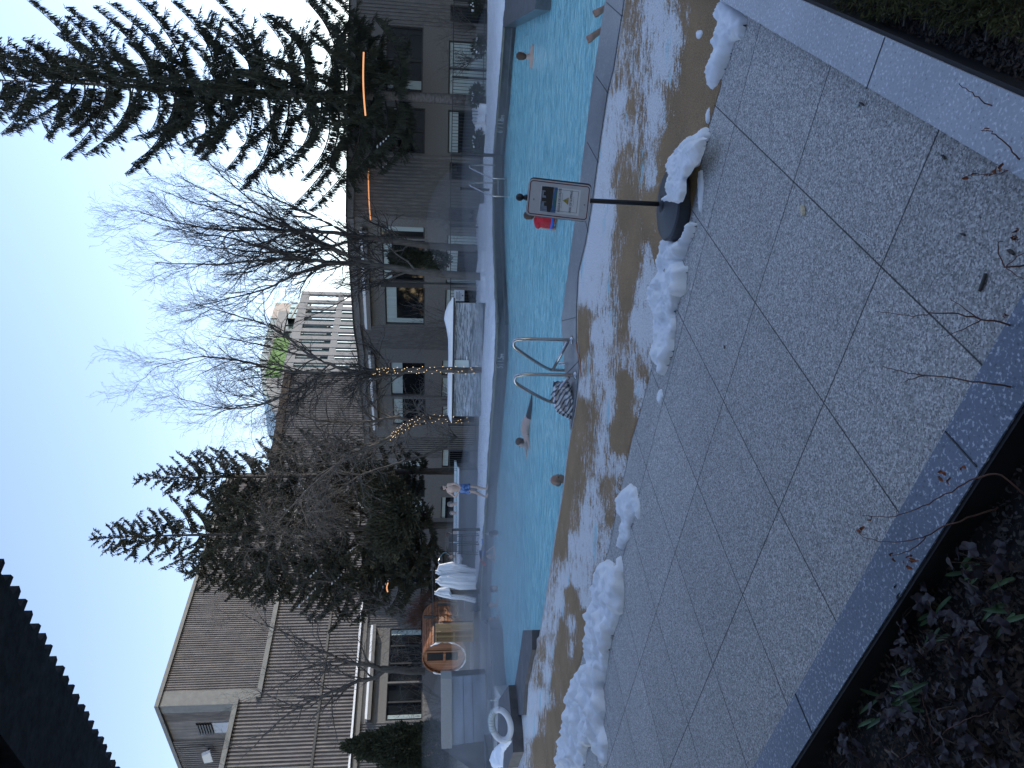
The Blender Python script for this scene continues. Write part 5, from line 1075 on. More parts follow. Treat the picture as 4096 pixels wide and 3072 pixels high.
# ------------------------------------------------------------------ two high chairs
def high_chair(y0, y1, lab):
    d = 31.6; xb = G(1922,(y0+y1)/2); a = D(1812,y0,d); c = D(1812,y1,d); w_ = abs(a.x-c.x); cx = (a.x+c.x)/2; root = thing('high_chair', lab, 'chair', (cx,d,0), 'black high chairs in front of the hot tub')
    zb0, zb1 = D(1830,y0,d).z, D(1797,y0,d).z; zs_ = .78
    b = MB(); b.slab([(cx-w_/2,d+.42,zb0),(cx+w_/2,d+.42,zb0),(cx+w_/2,d+.5,zb1),(cx-w_/2,d+.5,zb1)], (0,.02,0)); b.build('backrest', M['navy'] if False else M['dark'], root)
    b = MB(); b.box((cx,d+.2,zs_), (w_,.42,.03)); b.build('seat', M['dark'], root)
    for sx_ in (-1,1):
        for sy_ in (0,1):
            b = MB(); xx = cx+sx_*w_/2; b.tube([(xx+sx_*.04,d-.02+sy_*.46,0),(xx,d+.02+sy_*.38,zs_),(xx,d+.42 if sy_ else d+.04,zb0 if not sy_ else zb1)], .016, 6); b.build('leg', M['dark'], root)
    b = MB(); b.bar((cx-w_/2,d+.02,.3),(cx+w_/2,d+.02,.3),.025,.025); b.bar((cx-w_/2,d+.42,.3),(cx+w_/2,d+.42,.3),.025,.025); b.build('footrest', M['dark'], root)
high_chair(2146, 2174, 'right black high chair in front of the hot tub'); high_chair(2182, 2216, 'left black high chair with a white towel in front of the hot tub')
# ------------------------------------------------------------------ robe rack with bathrobes
d = 31.2; rk = thing('robe_rack', 'black metal frame carrying the white robes', 'rack', Vector((D(1920,2300,d).x,d,0)))
def rpost(y, xt, xb=1918, w_=.09, dd=d): b = MB(); p = D(xt,y,dd); b.box((p.x,p.y,p.z/2), (w_,w_*.6,p.z)); b.build('post', M['dark'], rk)
rpost(2119,1809,1900,.1); rpost(2372,1806,1918,.12); rpost(2364,1800,1918,.07); rpost(2417,1750,1880,.13,33.5); rpost(2468,1694,1880,.12,33.6)
b = MB(); b.bar(D(1809,2116,d), D(1817,2380,d), .02, .035); b.build('crossbar', M['dark'], rk)
b = MB(); b.bar(D(1730,2262,33.4), D(1732,2505,33.2), .05, .05); b.bar(D(1741,2262,33.4), D(1742,2490,33.2), .03, .03); b.build('top_bar', M['dark'], rk)
def robe(path_l, path_r, d, lab, seed, belt=None):
    """outline given by pixel rows: left edge and right edge lists of (x, y)"""
    n, m_ = 26, 40; vs = []; L_ = path_l; R_ = path_r; xs_ = np.linspace(max(L_[0][0],R_[0][0])*0+min(L_[0][0],R_[0][0]), max(L_[-1][0],R_[-1][0]), m_+1)
    fb = []
    for sgn in (-1, 1):
        for j, x in enumerate(xs_):
            yl = np.interp(x,[q[0] for q in L_],[q[1] for q in L_]); yr = np.interp(x,[q[0] for q in R_],[q[1] for q in R_])
            for i in range(n+1):
                t = i/n; f = math.sqrt(max(0,1-(2*t-1)**2)); fold = .035*math.sin(t*17+seed+j*.04)*min(1,j/9)+.015*math.sin(t*31+seed*2)
                xj = x+(1.5*math.sin(t*14+seed) if j == m_ else 0); vs.append(D(xj, yl+(yr-yl)*t, d+sgn*.10*f+fold*f))
    N_ = (n+1)*(m_+1); fs = []
    for s_ in (0, N_): fs += [(s_+j*(n+1)+i,s_+j*(n+1)+i+1,s_+(j+1)*(n+1)+i+1,s_+(j+1)*(n+1)+i) for j in range(m_) for i in range(n)]
    b = MB(); b.add(vs, fs); root = thing('bathrobe', lab, 'bathrobe', D(xs_[0],(L_[0][1]+R_[0][1])/2,d), 'white bathrobes hanging on the rack'); b.build('robe_body', M['robe'], root, smooth=True)
    if belt: b = MB(); b.tube(smooth([D(*q,d-.13) for q in belt],2), .022, 6); b.build('belt', M['robe'], root, smooth=True)
    b = MB(); q0 = ((L_[0][1]+R_[0][1])/2); b.tube(smooth([D(xs_[0]-1,q0-5,d-.05),D(xs_[0]+7,q0-4,d-.13),D(xs_[0]+26,q0+1,d-.14),D(xs_[0]+7,q0+5,d-.13),D(xs_[0]-1,q0+4,d-.05)],2), .028, 6); b.build('collar', M['robe'], root, smooth=True)
robe([(1744,2291),(1752,2300),(1800,2308),(1860,2312),(1904,2313)], [(1745,2285),(1756,2258),(1810,2246),(1850,2262),(1891,2272)], 31.1, 'white bathrobe at the right end of the rack', 1, [(1812,2262),(1836,2258),(1868,2263)])
robe([(1744,2328),(1762,2345),(1800,2351),(1840,2360),(1900,2358)], [(1744,2320),(1760,2303),(1800,2296),(1850,2293),(1904,2294)], 30.9, 'white bathrobe in the middle of the rack with its belt hanging out', 2, [(1790,2306),(1840,2318),(1872,2321)])
robe([(1740,2378),(1752,2384),(1772,2390),(1806,2397),(1850,2400),(1902,2413)], [(1742,2366),(1756,2352),(1800,2345),(1802,2376),(1860,2382),(1903,2390)], 31.0, 'white bathrobe bunched over the left post of the rack', 3)
# ------------------------------------------------------------------ barrel sauna
sc = D(1777,2632,32.5); R_ = 88*32.5/FP; sa = thing('barrel_sauna', 'round cedar barrel sauna with a glass door and a frosted rim', 'sauna', Vector((sc.x,sc.y,sc.z-R_)))
ax = Vector((.42,.9,0)).normalized(); Q_ = ax.to_track_quat('Z','Y').to_matrix(); up3 = Vector((0,0,1)); rt3 = ax.cross(up3).normalized()*1.0
if rt3.x < 0: rt3 = -rt3
fx = Vector((1,0,0)) if False else rt3
def disc(u, v, o=0): return sc+fx*u+up3*v-ax*o
b = MB(); nseg = 40
for k in range(nseg):
    a0, a1 = 2*PI*k/nseg+.012, 2*PI*(k+1)/nseg-.012; pts_ = [disc(R_*math.cos(a0),R_*math.sin(a0)), disc(R_*math.cos(a1),R_*math.sin(a1)), disc((R_-.05)*math.cos(a1),(R_-.05)*math.sin(a1)), disc((R_-.05)*math.cos(a0),(R_-.05)*math.sin(a0))]; b.slab(pts_, ax*2.6)
b.build('barrel_staves', M['wood'], sa)
b = MB(); x = -R_+.05
while x < R_-.05:
    w_ = .105; h0 = math.sqrt(max(0,(R_-.06)**2-(x+w_/2)**2)); 
    if not (-.33 < x+w_/2 < .33): b.slab([disc(x+.004,-h0,-.12),disc(x+w_-.004,-h0,-.12),disc(x+w_-.004,h0,-.12),disc(x+.004,h0,-.12)], ax*.04)
    else:
        b.slab([disc(x+.004,.86,-.12),disc(x+w_-.004,.86,-.12),disc(x+w_-.004,h0,-.12),disc(x+.004,h0,-.12)], ax*.04); b.slab([disc(x+.004,-h0,-.12),disc(x+w_-.004,-h0,-.12),disc(x+w_-.004,-.78,-.12),disc(x+.004,-.78,-.12)], ax*.04)
    x += w_
b.build('front_panel', M['wood'], sa)
b = MB()
for (u0,u1,v0,v1) in ((-.33,-.24,-.78,.86),(.24,.33,-.78,.86),(-.24,.24,.75,.86),(-.24,.24,-.78,-.60),(-.24,.24,-.06,.04)): b.slab([disc(u0,v0,-.09),disc(u1,v0,-.09),disc(u1,v1,-.09),disc(u0,v1,-.09)], ax*.05)
dr = b.build('door', M['wood'], sa)
b = MB(); b.quad(disc(-.24,.04,-.12),disc(.24,.04,-.12),disc(.24,.75,-.12),disc(-.24,.75,-.12)); b.quad(disc(-.24,-.6,-.12),disc(.24,-.6,-.12),disc(.24,-.06,-.12),disc(-.24,-.06,-.12)); b.build('pane', M['glass'], dr)
b = MB(); b.tube([disc(.2,-.1,-.04),disc(.2,.12,-.04)], .014, 6); b.build('handle', M['dark'], dr)
b = MB(); pts_ = [disc((R_-.03)*math.cos(a),(R_-.03)*math.sin(a),.015) for a in np.linspace(math.radians(150),math.radians(400),60)]; b.tube(pts_, [.028+.012*math.sin(i*1.3)+.012*math.sin(i*.6) for i in range(60)], 6); b.build('frost_rim', M['snow'], sa, smooth=True)
for s_ in (.35, 1.9): b = MB(); c_ = sc+ax*s_; b.slab([c_+fx*-.8-up3*(R_*.98), c_+fx*.8-up3*(R_*.98), c_+fx*.7-up3*(R_*.72), c_-fx*.7-up3*(R_*.72)], ax*.12); b.build('cradle', M['dark'], sa)
b = MB(); b.bar(sc+ax*.3+up3*(R_+.03), sc+ax*2.3+up3*(R_+.03), .06, .05); b.build('roof_strap', M['dark'], sa)
# wooden screen beside the barrel
s0, s1 = D(1890,2488,31.2), D(1890,2567,30.9); zt2, zb2 = D(1741,2525,31).z, D(1893,2525,31).z
scn = thing('wooden_screen', 'yellow pine screen, half louvred, in front of the barrel sauna', 'screen', Vector(((s0.x+s1.x)/2,31,zb2)))
wS = Wall((s1.x,s1.y),(s0.x,s0.y)); Lh = wS.L; hf = Lh*.56
def pan(b, a, c, e, f, o=0, th=.03): b.slab([wS.at(a,e,o),wS.at(c,e,o),wS.at(c,f,o),wS.at(a,f,o)], (wS.n.x*th,wS.n.y*th,0))
b = MB()
for (a,c) in ((0,.05),(hf-.05,hf),(hf/2-.02,hf/2+.02)): pan(b,a,c,zb2,zt2,0,.05)
for (e,f) in ((zb2,zb2+.08),(zt2-.08,zt2),((zb2+zt2)/2-.03,(zb2+zt2)/2+.03)): pan(b,.05,hf-.05,e,f,.002,.045)
fr = b.build('frame', M['wood_l'], scn)
b = MB(); z = zb2+.1
while z < zt2-.1: pan(b,.05,hf-.05,z,z+.022,.008,.02); z += .045
b.build('louvre', M['wood_l'], fr); b = MB(); pan(b,.04,hf-.04,zb2+.04,zt2-.04,-.02,.015); b.build('louvre_backing', M['brush'], fr)
b = MB()
for k in range(5): a = hf+.02+(Lh-hf-.04)*k/5; pan(b,a,a+(Lh-hf-.04)/5-.006,zb2,zt2,.0,.025)
b.build('board_panel', M['wood_l'], scn)
b = MB(); pan(b,Lh,Lh+.05,zb2-.05,zt2+.03,-.01,.05); pan(b,-.02,Lh,zt2+.002,zt2+.05,-.01,.05); b.build('post', M['frame'], scn)
# timber deck strip with snow in front of the sauna
b = MB(); b.slab([D(1895,2445,31),D(1895,2690,31),D(1880,2690,34),D(1880,2445,34)], (0,0,-.3)); tag(b.build('low_platform', M['stone']), 'low slate platform carrying the wooden screen and the barrel sauna', 'platform')
heap([(1880,2590),(1890,2580),(1912,2588),(1918,2610),(1916,2675),(1905,2700),(1878,2704),(1880,2660),(1874,2640)], .09, 'patchy snow in front of the barrel sauna', z0=.24, seed=21, wid=.2, step=.06, group=None) if False else heap([(1893,2590),(1912,2588),(1918,2610),(1916,2675),(1910,2700),(1893,2704),(1890,2660),(1892,2640)], .1, 'patchy snow in front of the barrel sauna', z0=.004, seed=21, wid=.2, step=.07)
# small steps and boulders between robes and sauna
b = MB(); p = D(1905,2440,32.5); b.box((p.x,33.2,.28), (1.9,1.2,.56)); b.box((p.x+.2,33.8,.6), (1.4,1.0,.5)); tag(b.build('slate_steps', M['stone']), 'dark slate steps between the robe rack and the wooden screen', 'steps')
# ------------------------------------------------------------------ granite-capped fountain wall at the left
dF = 26.6; fw = thing('fountain_wall', 'raised block of pale blue panels under a thick granite cap', 'wall', Vector((D(1950,2840,dF).x,dF,0)))
L0, L1 = D(1943,2700,dF+.2), D(1956,2962,dF-.4); T0, T1 = D(1807,2709,dF+.2), D(1808,2985,dF-.4); U0, U1 = D(1764,2709,dF+.2), D(1766,2988,dF-.4)
back = Vector((.1,1.0,0)).normalized()
M['panel'] = std('blue_grey_panel', (.25,.3,.37), .35, var=.22, scale=.9, bmp=.1, stretch=(1,1,2.5), detail=6)
def lerp4(s, t): return (L0.lerp(L1,s)).lerp(T0.lerp(T1,s), t)
b = MB()
for t0_, t1_ in ((.02,.40),(.415,.66),(.675,1.0)): b.slab([lerp4(0,t0_),lerp4(1,t0_),lerp4(1,t1_),lerp4(0,t1_)], back*.06)
b.build('panel', M['panel'], fw)
b = MB(); b.slab([p+back*.07 for p in (L0,L1,T1,T0)], back*.4); b.build('core', M['stone'], fw)
b = MB(); b.slab([T0-back*.12,T1-back*.12,U1-back*.12,U0-back*.12], back*.6); b.build('cap', M['stone_l'], fw)
b = MB(); b.bar(L0-back*.05, L1-back*.05, .12, .06); b.build('metal_edge', M['edge_m'], fw)
b = MB(); W0 = U1+Vector((0,0,-.02)); e1_ = D(1895,3085,dF-1.3); e2_ = D(1950,3085,dF-1.3); b.slab([U1-back*.08, e1_, e2_, L1-back*.02], back*.3); b.build('sloping_wing', M['stone'], fw)
pf = D(1945,2990,25.6)
b = MB(); b.prism([(L1.x-5,25.2),(L1.x+.15,25.0),(L0.x+.6,25.4),(-8.65,25.9),(-8.65,26.9),(L1.x-5,26.9)], -.9, .05); b.build('plinth', M['tile'], fw)
# ------------------------------------------------------------------ slate steps at the near left corner of the pool
def pxslab(name, m, pts, z, z0, lab, cat, parent=None):
    P = [G(x,y,z) for x,y in pts]; b = MB(); b.prism([(p.x,p.y) for p in P], z0, z); return tag(b.build(name, m), lab, cat) if lab else b.build(name, m, parent)
st = pxslab('slate_platform', M['stone'], [(2092,2521),(2128,2520),(2128,2600),(2100,2740),(2092,2860),(2060,2860),(2058,2744),(2075,2640)], .1, -.9, 'low wet slate platform jutting into the pool at its left end', 'platform')
s2_ = pxslab('slate_bench', M['stone'], [(2014,2772),(2034,2741),(2050,2942),(2052,3010),(2030,3072),(1985,3072),(1990,2940),(1994,2800)], .28, -.3, 'raised slate bench block under the lifebuoy at the left', 'bench')
heap([(2000,2975),(2012,2960),(2044,2950),(2047,2968),(2030,2990),(2015,3010),(2012,3070),(1975,3072),(1972,3010),(1985,2990)], .14, 'snow piled on the slate bench beside the lifebuoy', z0=.28, seed=22, wid=.15, step=.05, group=None)
b = MB(); b.slab([D(1945,2995,24.6),D(1945,3090,24.2),D(2000,3090,24.2),D(2000,2995,24.6)], (0,1.0,0)); tag(b.build('slate_block', M['tile']), 'dark slate block behind the snow at the lower left corner of the fountain wall', 'block')
# lifebuoy
lb = D(2004,2900,17.3); lf = thing('lifebuoy', 'white lifebuoy wound with rope standing on the slate bench', 'lifebuoy', lb-Vector((0,0,.2)))
nrm = Vector((-.25,-1,.55)).normalized(); ua = Vector((1,0,0)); ua = (ua-nrm*ua.dot(nrm)).normalized(); va = nrm.cross(ua); va = va if va.z>0 else -va
Rb = .40
b = MB(); pts_ = [lb+ua*(Rb*math.cos(a))+va*(Rb*.62*math.sin(a)) for a in np.linspace(0,2*PI,49)]; b.tube(pts_, .072, 12, cap=False); b.build('ring', M['white'], lf, smooth=True)
b = MB()
for k in range(9):
    a = math.radians(30+k*11); c_ = lb+ua*(Rb*math.cos(a))+va*(Rb*.62*math.sin(a)); t_ = (ua*-math.sin(a)+va*.62*math.cos(a)).normalized(); s_ = t_.cross(nrm); b.tube([c_+(s_*math.cos(q)+nrm*math.sin(q))*.083+t_*.006*math.sin(q) for q in np.linspace(0,2*PI,17)], .010, 5, cap=False)
b.tube(smooth([lb+ua*Rb*.9+va*.3, lb+ua*.6+va*.3, lb+ua*.62+va*.02],2), .008, 5); b.tube(smooth([lb-ua*Rb*.95-va*.1, lb-ua*.3-va*.05+nrm*.1, lb-ua*.28-va*.3+nrm*.1],2), .008, 5); b.build('rope', M['blind'], lf)
# ------------------------------------------------------------------ floats and a bag on the far coping
def flat(name, m, pts, dd, th, lab, cat): b = MB(); b.slab([D(x,y,dd) for x,y in pts], (0,th,0)); return tag(b.build(name, m), lab, cat)
flat('kickboard', M['blue'], [(1929,2163),(1937,2166),(1940,2195),(1938,2222),(1931,2222),(1933,2190)], 29.7, .35, 'bright blue foam float lying on the far coping', 'float')
flat('bag', M['navy'], [(1919,2211),(1930,2210),(1938,2236),(1934,2247),(1921,2238)], 30.2, .4, 'dark navy bag on the snow end beside the blue float', 'bag')
flat('red_cloth', M['red'], [(1922,2240),(1931,2240),(1946,2262),(1938,2263),(1929,2256)], 29.9, .25, 'crumpled red cloth hanging over the far coping beside the bag', 'cloth')
# ================================================================== PEOPLE
def capsule(b, p, q, r0, r1, n=10):
    p = Vector(p); q = Vector(q); k = 5; b.tube([p.lerp(q,i/k) for i in range(k+1)], [r0+(r1-r0)*i/k for i in range(k+1)], n); b.ell(p, r0, n, 6); b.ell(q, r1, n, 6)
def remesh(b, name, m, parent, vox=.014, sm=4):
    me = bpy.data.meshes.new(name); me.from_pydata(b.v, [], b.f); me.update(); o = bpy.data.objects.new('tmp', me); C.objects.link(o)
    md = o.modifiers.new('r', 'REMESH'); md.mode = 'VOXEL'; md.voxel_size = vox; md.use_smooth_shade = True
    s_ = o.modifiers.new('s', 'SMOOTH'); s_.factor = .5; s_.iterations = sm
    dg = bpy.context.evaluated_depsgraph_get(); e = o.evaluated_get(dg); m2 = bpy.data.meshes.new_from_object(e); bpy.data.objects.remove(o); m2.name = name
    return link(name, m2, m, parent)
def frame(f, up=(0,0,1)):       # face direction -> (right, forward, up)
    f = Vector(f).normalized(); u = Vector(up); u = (u-f*u.dot(f)).normalized(); return f.cross(u), f, u
def head(b, c, f, s=1.0, up=(0,0,1)):
    r, f, u = frame(f, up); R = Matrix((r,f,u)).transposed()
    def P(x,y,z): return c+r*(x*s)+f*(y*s)+u*(z*s)
    b.ell(P(0,-.015,.035), (.075*s,.094*s,.088*s), 16, 12, R); b.ell(P(0,.028,-.04), (.056*s,.062*s,.075*s), 14, 10, R); b.ell(P(0,.062,-.088), (.026*s,.022*s,.022*s), 8, 6, R)
    b.ell(P(0,.1,-.022), (.014*s,.02*s,.024*s), 8, 6, R); b.ell(P(0,.082,.022), (.05*s,.012*s,.012*s), 8, 6, R); b.ell(P(0,.086,-.058), (.024*s,.01*s,.010*s), 8, 6, R)
    for q in (-1,1): b.ell(P(q*.078,-.01,-.01), (.012*s,.024*s,.032*s), 8, 6, R)
    return P, R
def face(P, R, s, root, hair_m, style='short', beard=None):
    e = MB()
    for q in (-1,1): e.ell(P(q*.031,.083,.004), (.013*s,.008*s,.007*s), 8, 6, R)
    e.build('eye', M['hair'], root, smooth=True)
    if style:
        h = MB()
        if style == 'short': h.ell(P(0,-.028,.055), (.083*s,.098*s,.083*s), 16, 10, R); h.ell(P(0,-.06,.0), (.076*s,.062*s,.09*s), 12, 8, R)
        if style == 'long': h.ell(P(0,-.026,.05), (.09*s,.104*s,.09*s), 16, 10, R); h.ell(P(0,-.065,-.04), (.084*s,.06*s,.13*s), 12, 8, R)
        if style == 'bald': 
            for q in (-1,1): h.ell(P(q*.06,-.045,.0), (.024*s,.055*s,.05*s), 10, 8, R)
            h.ell(P(0,-.085,-.005), (.06*s,.028*s,.055*s), 10, 8, R)
        if style == 'bun': h.ell(P(0,-.028,.055), (.084*s,.099*s,.084*s), 16, 10, R); h.ell(P(0,-.07,-.01), (.078*s,.05*s,.08*s), 12, 8, R); h.ell(P(0,-.08,.13), (.045*s,.045*s,.045*s), 10, 8, R)
        remesh(h, 'hair', M[hair_m], root, .011, 2)
    if beard:
        h = MB(); h.ell(P(0,.058,-.075), (.05*s,.04*s,.04*s), 10, 8, R); remesh(h, 'beard', M[beard], root, .01, 2)
def hand(b, w, d, pn, s=1.0):      # wrist, direction, palm normal: palm, five bent fingers
    d = Vector(d).normalized(); pn = Vector(pn); pn = (pn-d*pn.dot(d)).normalized(); sd_ = d.cross(pn); w = Vector(w)
    b.ell(w+d*.045*s, (.04*s,.05*s,.016*s), 10, 8, Matrix((sd_,d,pn)).transposed())
    for k, (o, l) in enumerate(((-.03,.062),(-.01,.075),(.011,.072),(.031,.056))):
        p0 = w+d*.082*s+sd_*o*s; p1 = p0+d*l*.5*s-pn*.006; p2 = p1+(d*.9-pn*.45).normalized()*l*.5*s; b.tube([p0,p1,p2], [.0095*s,.0088*s,.0075*s], 6)
    b.tube([w+d*.02*s-sd_*.034*s, w+d*.05*s-sd_*.062*s-pn*.01, w+d*.08*s-sd_*.07*s-pn*.02], [.012*s,.011*s,.009*s], 6)
def bather(label, hc, facing, shoulders=True, s=1.0, skin='skin', hair_m='hair', style='short', beard=None, arms=None, tilt=0, group='bathers in the steaming water', depth=.55, top=None, sw=.19):
    """head centre in the world; the trunk goes down under the water"""
    hc = Vector(hc); root = thing('person', label, 'person', hc-Vector((0,0,.3*s)), group); b = MB(); P, R = head(b, hc, facing, s)
    r, f, u = frame(facing); fl = Vector((f.x,f.y,0)).normalized(); rl = Vector((r.x,r.y,0)).normalized(); nk = hc-Vector((0,0,.17*s))-fl*.02*s; capsule(b, hc-Vector((0,0,.06*s))-fl*.02, nk, .052*s, .058*s)
    if shoulders:
        sh = [nk+rl*(q*sw*s)-Vector((0,0,.05*s)) for q in (-1,1)]; capsule(b, nk-Vector((0,0,.03)), sh[0], .062*s, .058*s); capsule(b, nk-Vector((0,0,.03)), sh[1], .062*s, .058*s)
        ch = nk-Vector((0,0,.2*s)); b.ell(ch, (.17*s,.11*s,.2*s), 14, 10, Matrix((rl,fl,Vector((0,0,1)))).transposed()); b.ell(ch-Vector((0,0,.25*s)), (.145*s,.1*s,.2*s), 14, 10, Matrix((rl,fl,Vector((0,0,1)))).transposed())
        if arms is None: arms = [(sh[0], sh[0]-Vector((0,0,.26*s))-rl*.05, sh[0]-Vector((0,0,.36*s))+fl*.2), (sh[1], sh[1]-Vector((0,0,.26*s))+rl*.05, sh[1]-Vector((0,0,.36*s))+fl*.2)]
        for a in arms:
            capsule(b, a[0], a[1], .05*s, .04*s); capsule(b, a[1], a[2], .04*s, .027*s); hand(b, a[2], Vector(a[2])-Vector(a[1]), (0,0,1), s)
    remesh(b, 'body', M[skin], root); face(P, R, s, root, hair_m, style, beard)
    return root, nk, rl, fl
def wat(x, y, z=WZ): return G(x, y, z)
# bald man at the near edge: only his head clears the carpet's edge
d_ = G(2262,1917,-.15).y+.5; bather('bald man with grey hair at the sides looking right, chin behind the near edge', D(2232,1918,d_), (.75,-.6,.0), s=1.22, skin='skin2', hair_m='hair_g', style='bald')
# swimmer doing front crawl away to the left, seen from behind
hs_ = D(2086,1772,20.3); root = thing('person', 'swimmer with wet brown hair and a bare pink back, legs trailing toward the right', 'person', hs_, 'bathers in the steaming water'); b = MB(); P, R = head(b, hs_+Vector((0,0,.02)), (-.8,.45,.25), 1.2, (-.1,.1,1))
bk = [D(2096,1748,20.15), D(2098,1718,20.1), D(2106,1688,20.0), D(2118,1660,19.8), D(2124,1620,19.6)]; w_ = WZ
pts_ = [Vector((p.x,p.y,w_+dz)) for p, dz in zip(bk,(.04,.07,.05,-.01,-.09))]
capsule(b, hs_-Vector((0,0,.08)), pts_[0], .055, .07); b.tube(pts_, [.11,.16,.15,.13,.11], 12); b.ell(pts_[1], (.2,.2,.11), 12, 8)
capsule(b, pts_[0]+Vector((-.06,.16,0)), pts_[0]+Vector((-.35,.32,-.02)), .055, .045); capsule(b, pts_[0]+Vector((.02,-.17,0)), pts_[0]+Vector((-.26,-.36,-.04)), .055, .045); capsule(b, pts_[0]+Vector((-.35,.32,-.02)), pts_[0]+Vector((-.58,.3,-.05)), .042, .03); capsule(b, pts_[0]+Vector((-.26,-.36,-.04)), pts_[0]+Vector((-.5,-.3,-.06)), .042, .03)
hand(b, pts_[0]+Vector((-.58,.3,-.05)), (-1,0,0), (0,0,1)); hand(b, pts_[0]+Vector((-.5,-.3,-.06)), (-1,0,0), (0,0,1))
ft = [pts_[4]+Vector((.5,-.12,-.05)), pts_[4]+Vector((.95,-.2,-.04))]
for q in (-.09,.09): capsule(b, pts_[4]+Vector((.05,q,0)), ft[0]+Vector((0,q,0)), .085, .055); capsule(b, ft[0]+Vector((0,q,0)), ft[1]+Vector((0,q,0)), .055, .03); capsule(b, ft[1]+Vector((0,q,0)), ft[1]+Vector((.2,q,-.03)), .035, .02)
remesh(b, 'body', M['skin'], root); face(P, R, 1.2, root, 'hair_b', 'short')
tm = MB(); tm.tube([pts_[3]+Vector((-.06,.02,.0)), pts_[4]+Vector((.02,0,.01)), pts_[4]+Vector((.36,-.07,-.02))], [.145,.15,.12], 14); remesh(tm, 'swim_trunks', M['dark'], root, .016, 3)
# dark haired bather at the right
hr = D(2090,224,20.4); bather('dark haired bather seen from behind near the right end of the far pool wall', Vector((hr.x,hr.y,hr.z)), (.5,.85,-.15), s=1.3, skin='skin', hair_m='hair_b', style='short')
# person in a red shirt behind the sign
hd = D(2124,862,16.3); rr_, nk, rl, fl = bather('person in a wet red shirt with a blue hem, mostly hidden by the warning sign', hd, (.3,.9,-.5), s=1.15, hair_m='hair_b', style='short', depth=.6)
b = MB(); nk2 = D(2152,872,16.32); lo2 = D(2196,876,16.3); 
b.tube([nk2+Vector((0,0,.03)), nk2.lerp(lo2,.4), lo2, lo2-Vector((0,0,.1))], [.14,.21,.215,.215], 20); b.ell(nk2, (.25,.14,.1), 16, 10); remesh(b, 'red_shirt', M['red'], rr_, .014, 4)
b = MB(); b.lathe(lo2-Vector((0,0,.075)), [(.217,0),(.222,.03),(.217,.06)], 28); b.build('blue_hem', M['blue'], rr_, smooth=True)
# floating person's raised feet at the right
root = thing('person', 'floating bather at the right, only two raised feet showing beyond the coping', 'person', D(2430,120,11.7), 'bathers in the steaming water'); b = MB()
def foot(b, ank, toe, sole, s=1.0, sk=None):
    ank = Vector(ank); toe = Vector(toe); d = (toe-ank).normalized(); sn_ = Vector(sole); sn_ = (sn_-d*sn_.dot(d)).normalized(); sd_ = d.cross(sn_); L_ = (toe-ank).length
    b.ell(ank-d*.02*s+sn_*.0, (.035*s,.045*s,.04*s), 10, 8, Matrix((sd_,d,sn_)).transposed()); b.tube([ank, ank+d*L_*.35, ank+d*L_*.72], [.036*s,.036*s,.042*s], 10); b.ell(ank+d*L_*.7, (.05*s,.04*s,.02*s), 10, 8, Matrix((sd_,d,sn_)).transposed())
    for k, (o, l, r_) in enumerate(((-.042,.062,.0135),(-.016,.058,.0095),(.006,.054,.009),(.027,.047,.0085),(.047,.04,.008))):
        p0 = ank+d*L_*.8+sd_*o*s; b.tube([p0, p0+d*l*.6*s-sn_*.004, p0+d*l*s+sn_*.006], [r_*s*1.05,r_*s,r_*s*.8], 6)
dk = 11.55
a1, t1 = D(2404,122,dk), D(2352,158,dk+.06); foot(b, a1, t1, (.3,-.8,.2), 1.35); kn = D(2470,70,dk+.1); capsule(b, a1, kn, .038, .058)
a2_, t2 = D(2425,30,dk-.3), D(2380,55,dk-.3); foot(b, a2_, t2, (.3,-.8,.2), 1.35); kn2 = D(2480,-10,dk-.2); capsule(b, a2_, kn2, .038, .058)
hip = Vector((kn.x+.5,kn.y-.15,WZ-.05)); 
for q_, k_1 in ((-.1,kn),(.1,kn2)): capsule(b, k_1, hip+Vector((0,q_,0)), .06, .085)
sh_ = hip+Vector((.55,-.1,0)); b.tube([hip-Vector((.05,0,0)), hip.lerp(sh_,.5), sh_], [.14,.13,.17], 14); hh_ = sh_+Vector((.28,-.05,.08)); capsule(b, sh_, hh_, .07, .055); P, R = head(b, hh_, (0,-.2,1), 1.0, (1,-.2,0)); 
for q_ in (-1,1): e_ = sh_+Vector((-.15,q_*.34,-.02)); capsule(b, sh_+Vector((0,q_*.16,0)), e_, .05, .04); w2_ = e_+Vector((-.26,-q_*.02,0)); capsule(b, e_, w2_, .038, .027); hand(b, w2_, (-1,0,0), (0,0,1))
remesh(b, 'body', M['skin2'], root, .008, 1); face(P, R, 1.0, root, 'hair', 'short')
# group at the far left end of the pool
bather('dark haired man facing right, leftmost of the heads in the pool', D(1966,2481,27.2), (.85,-.35,0), skin='skin2', hair_m='hair', beard='hair', s=1.35)
bather('bather with pale face and dark wet hair beside the leftmost man', D(1966,2421,27.6), (.1,-1,0), skin='skin', hair_m='hair', style='short', s=1.3)
bather('small head of a dark haired bather below the hanging robes', D(1976,2354,27.9), (.7,-.7,.25), skin='skin', hair_m='hair', style='long', s=1.3, shoulders=False)
bather('long haired bather with her back to the painted numeral four', D(1974,2136,28.0), (-.7,.6,-.1), skin='skin', hair_m='hair', style='long', s=1.3)
hq = D(1957,2226,28.9); nk = hq-Vector((0,0,.17)); rl = Vector((.98,-.2,0))
bather('bather with both arms raised to the face under the blue float', hq, (.2,-.95,.15), s=1.15, skin='skin', hair_m='hair_b', style='short',
       arms=[(nk+rl*.19-Vector((0,0,.05)), nk+rl*.42+Vector((0,-.1,.02)), nk+rl*.3+Vector((0,-.12,.2))), (nk-rl*.19-Vector((0,0,.05)), nk-rl*.26+Vector((0,-.22,-.16)), nk-rl*.06+Vector((0,-.2,.1)))])
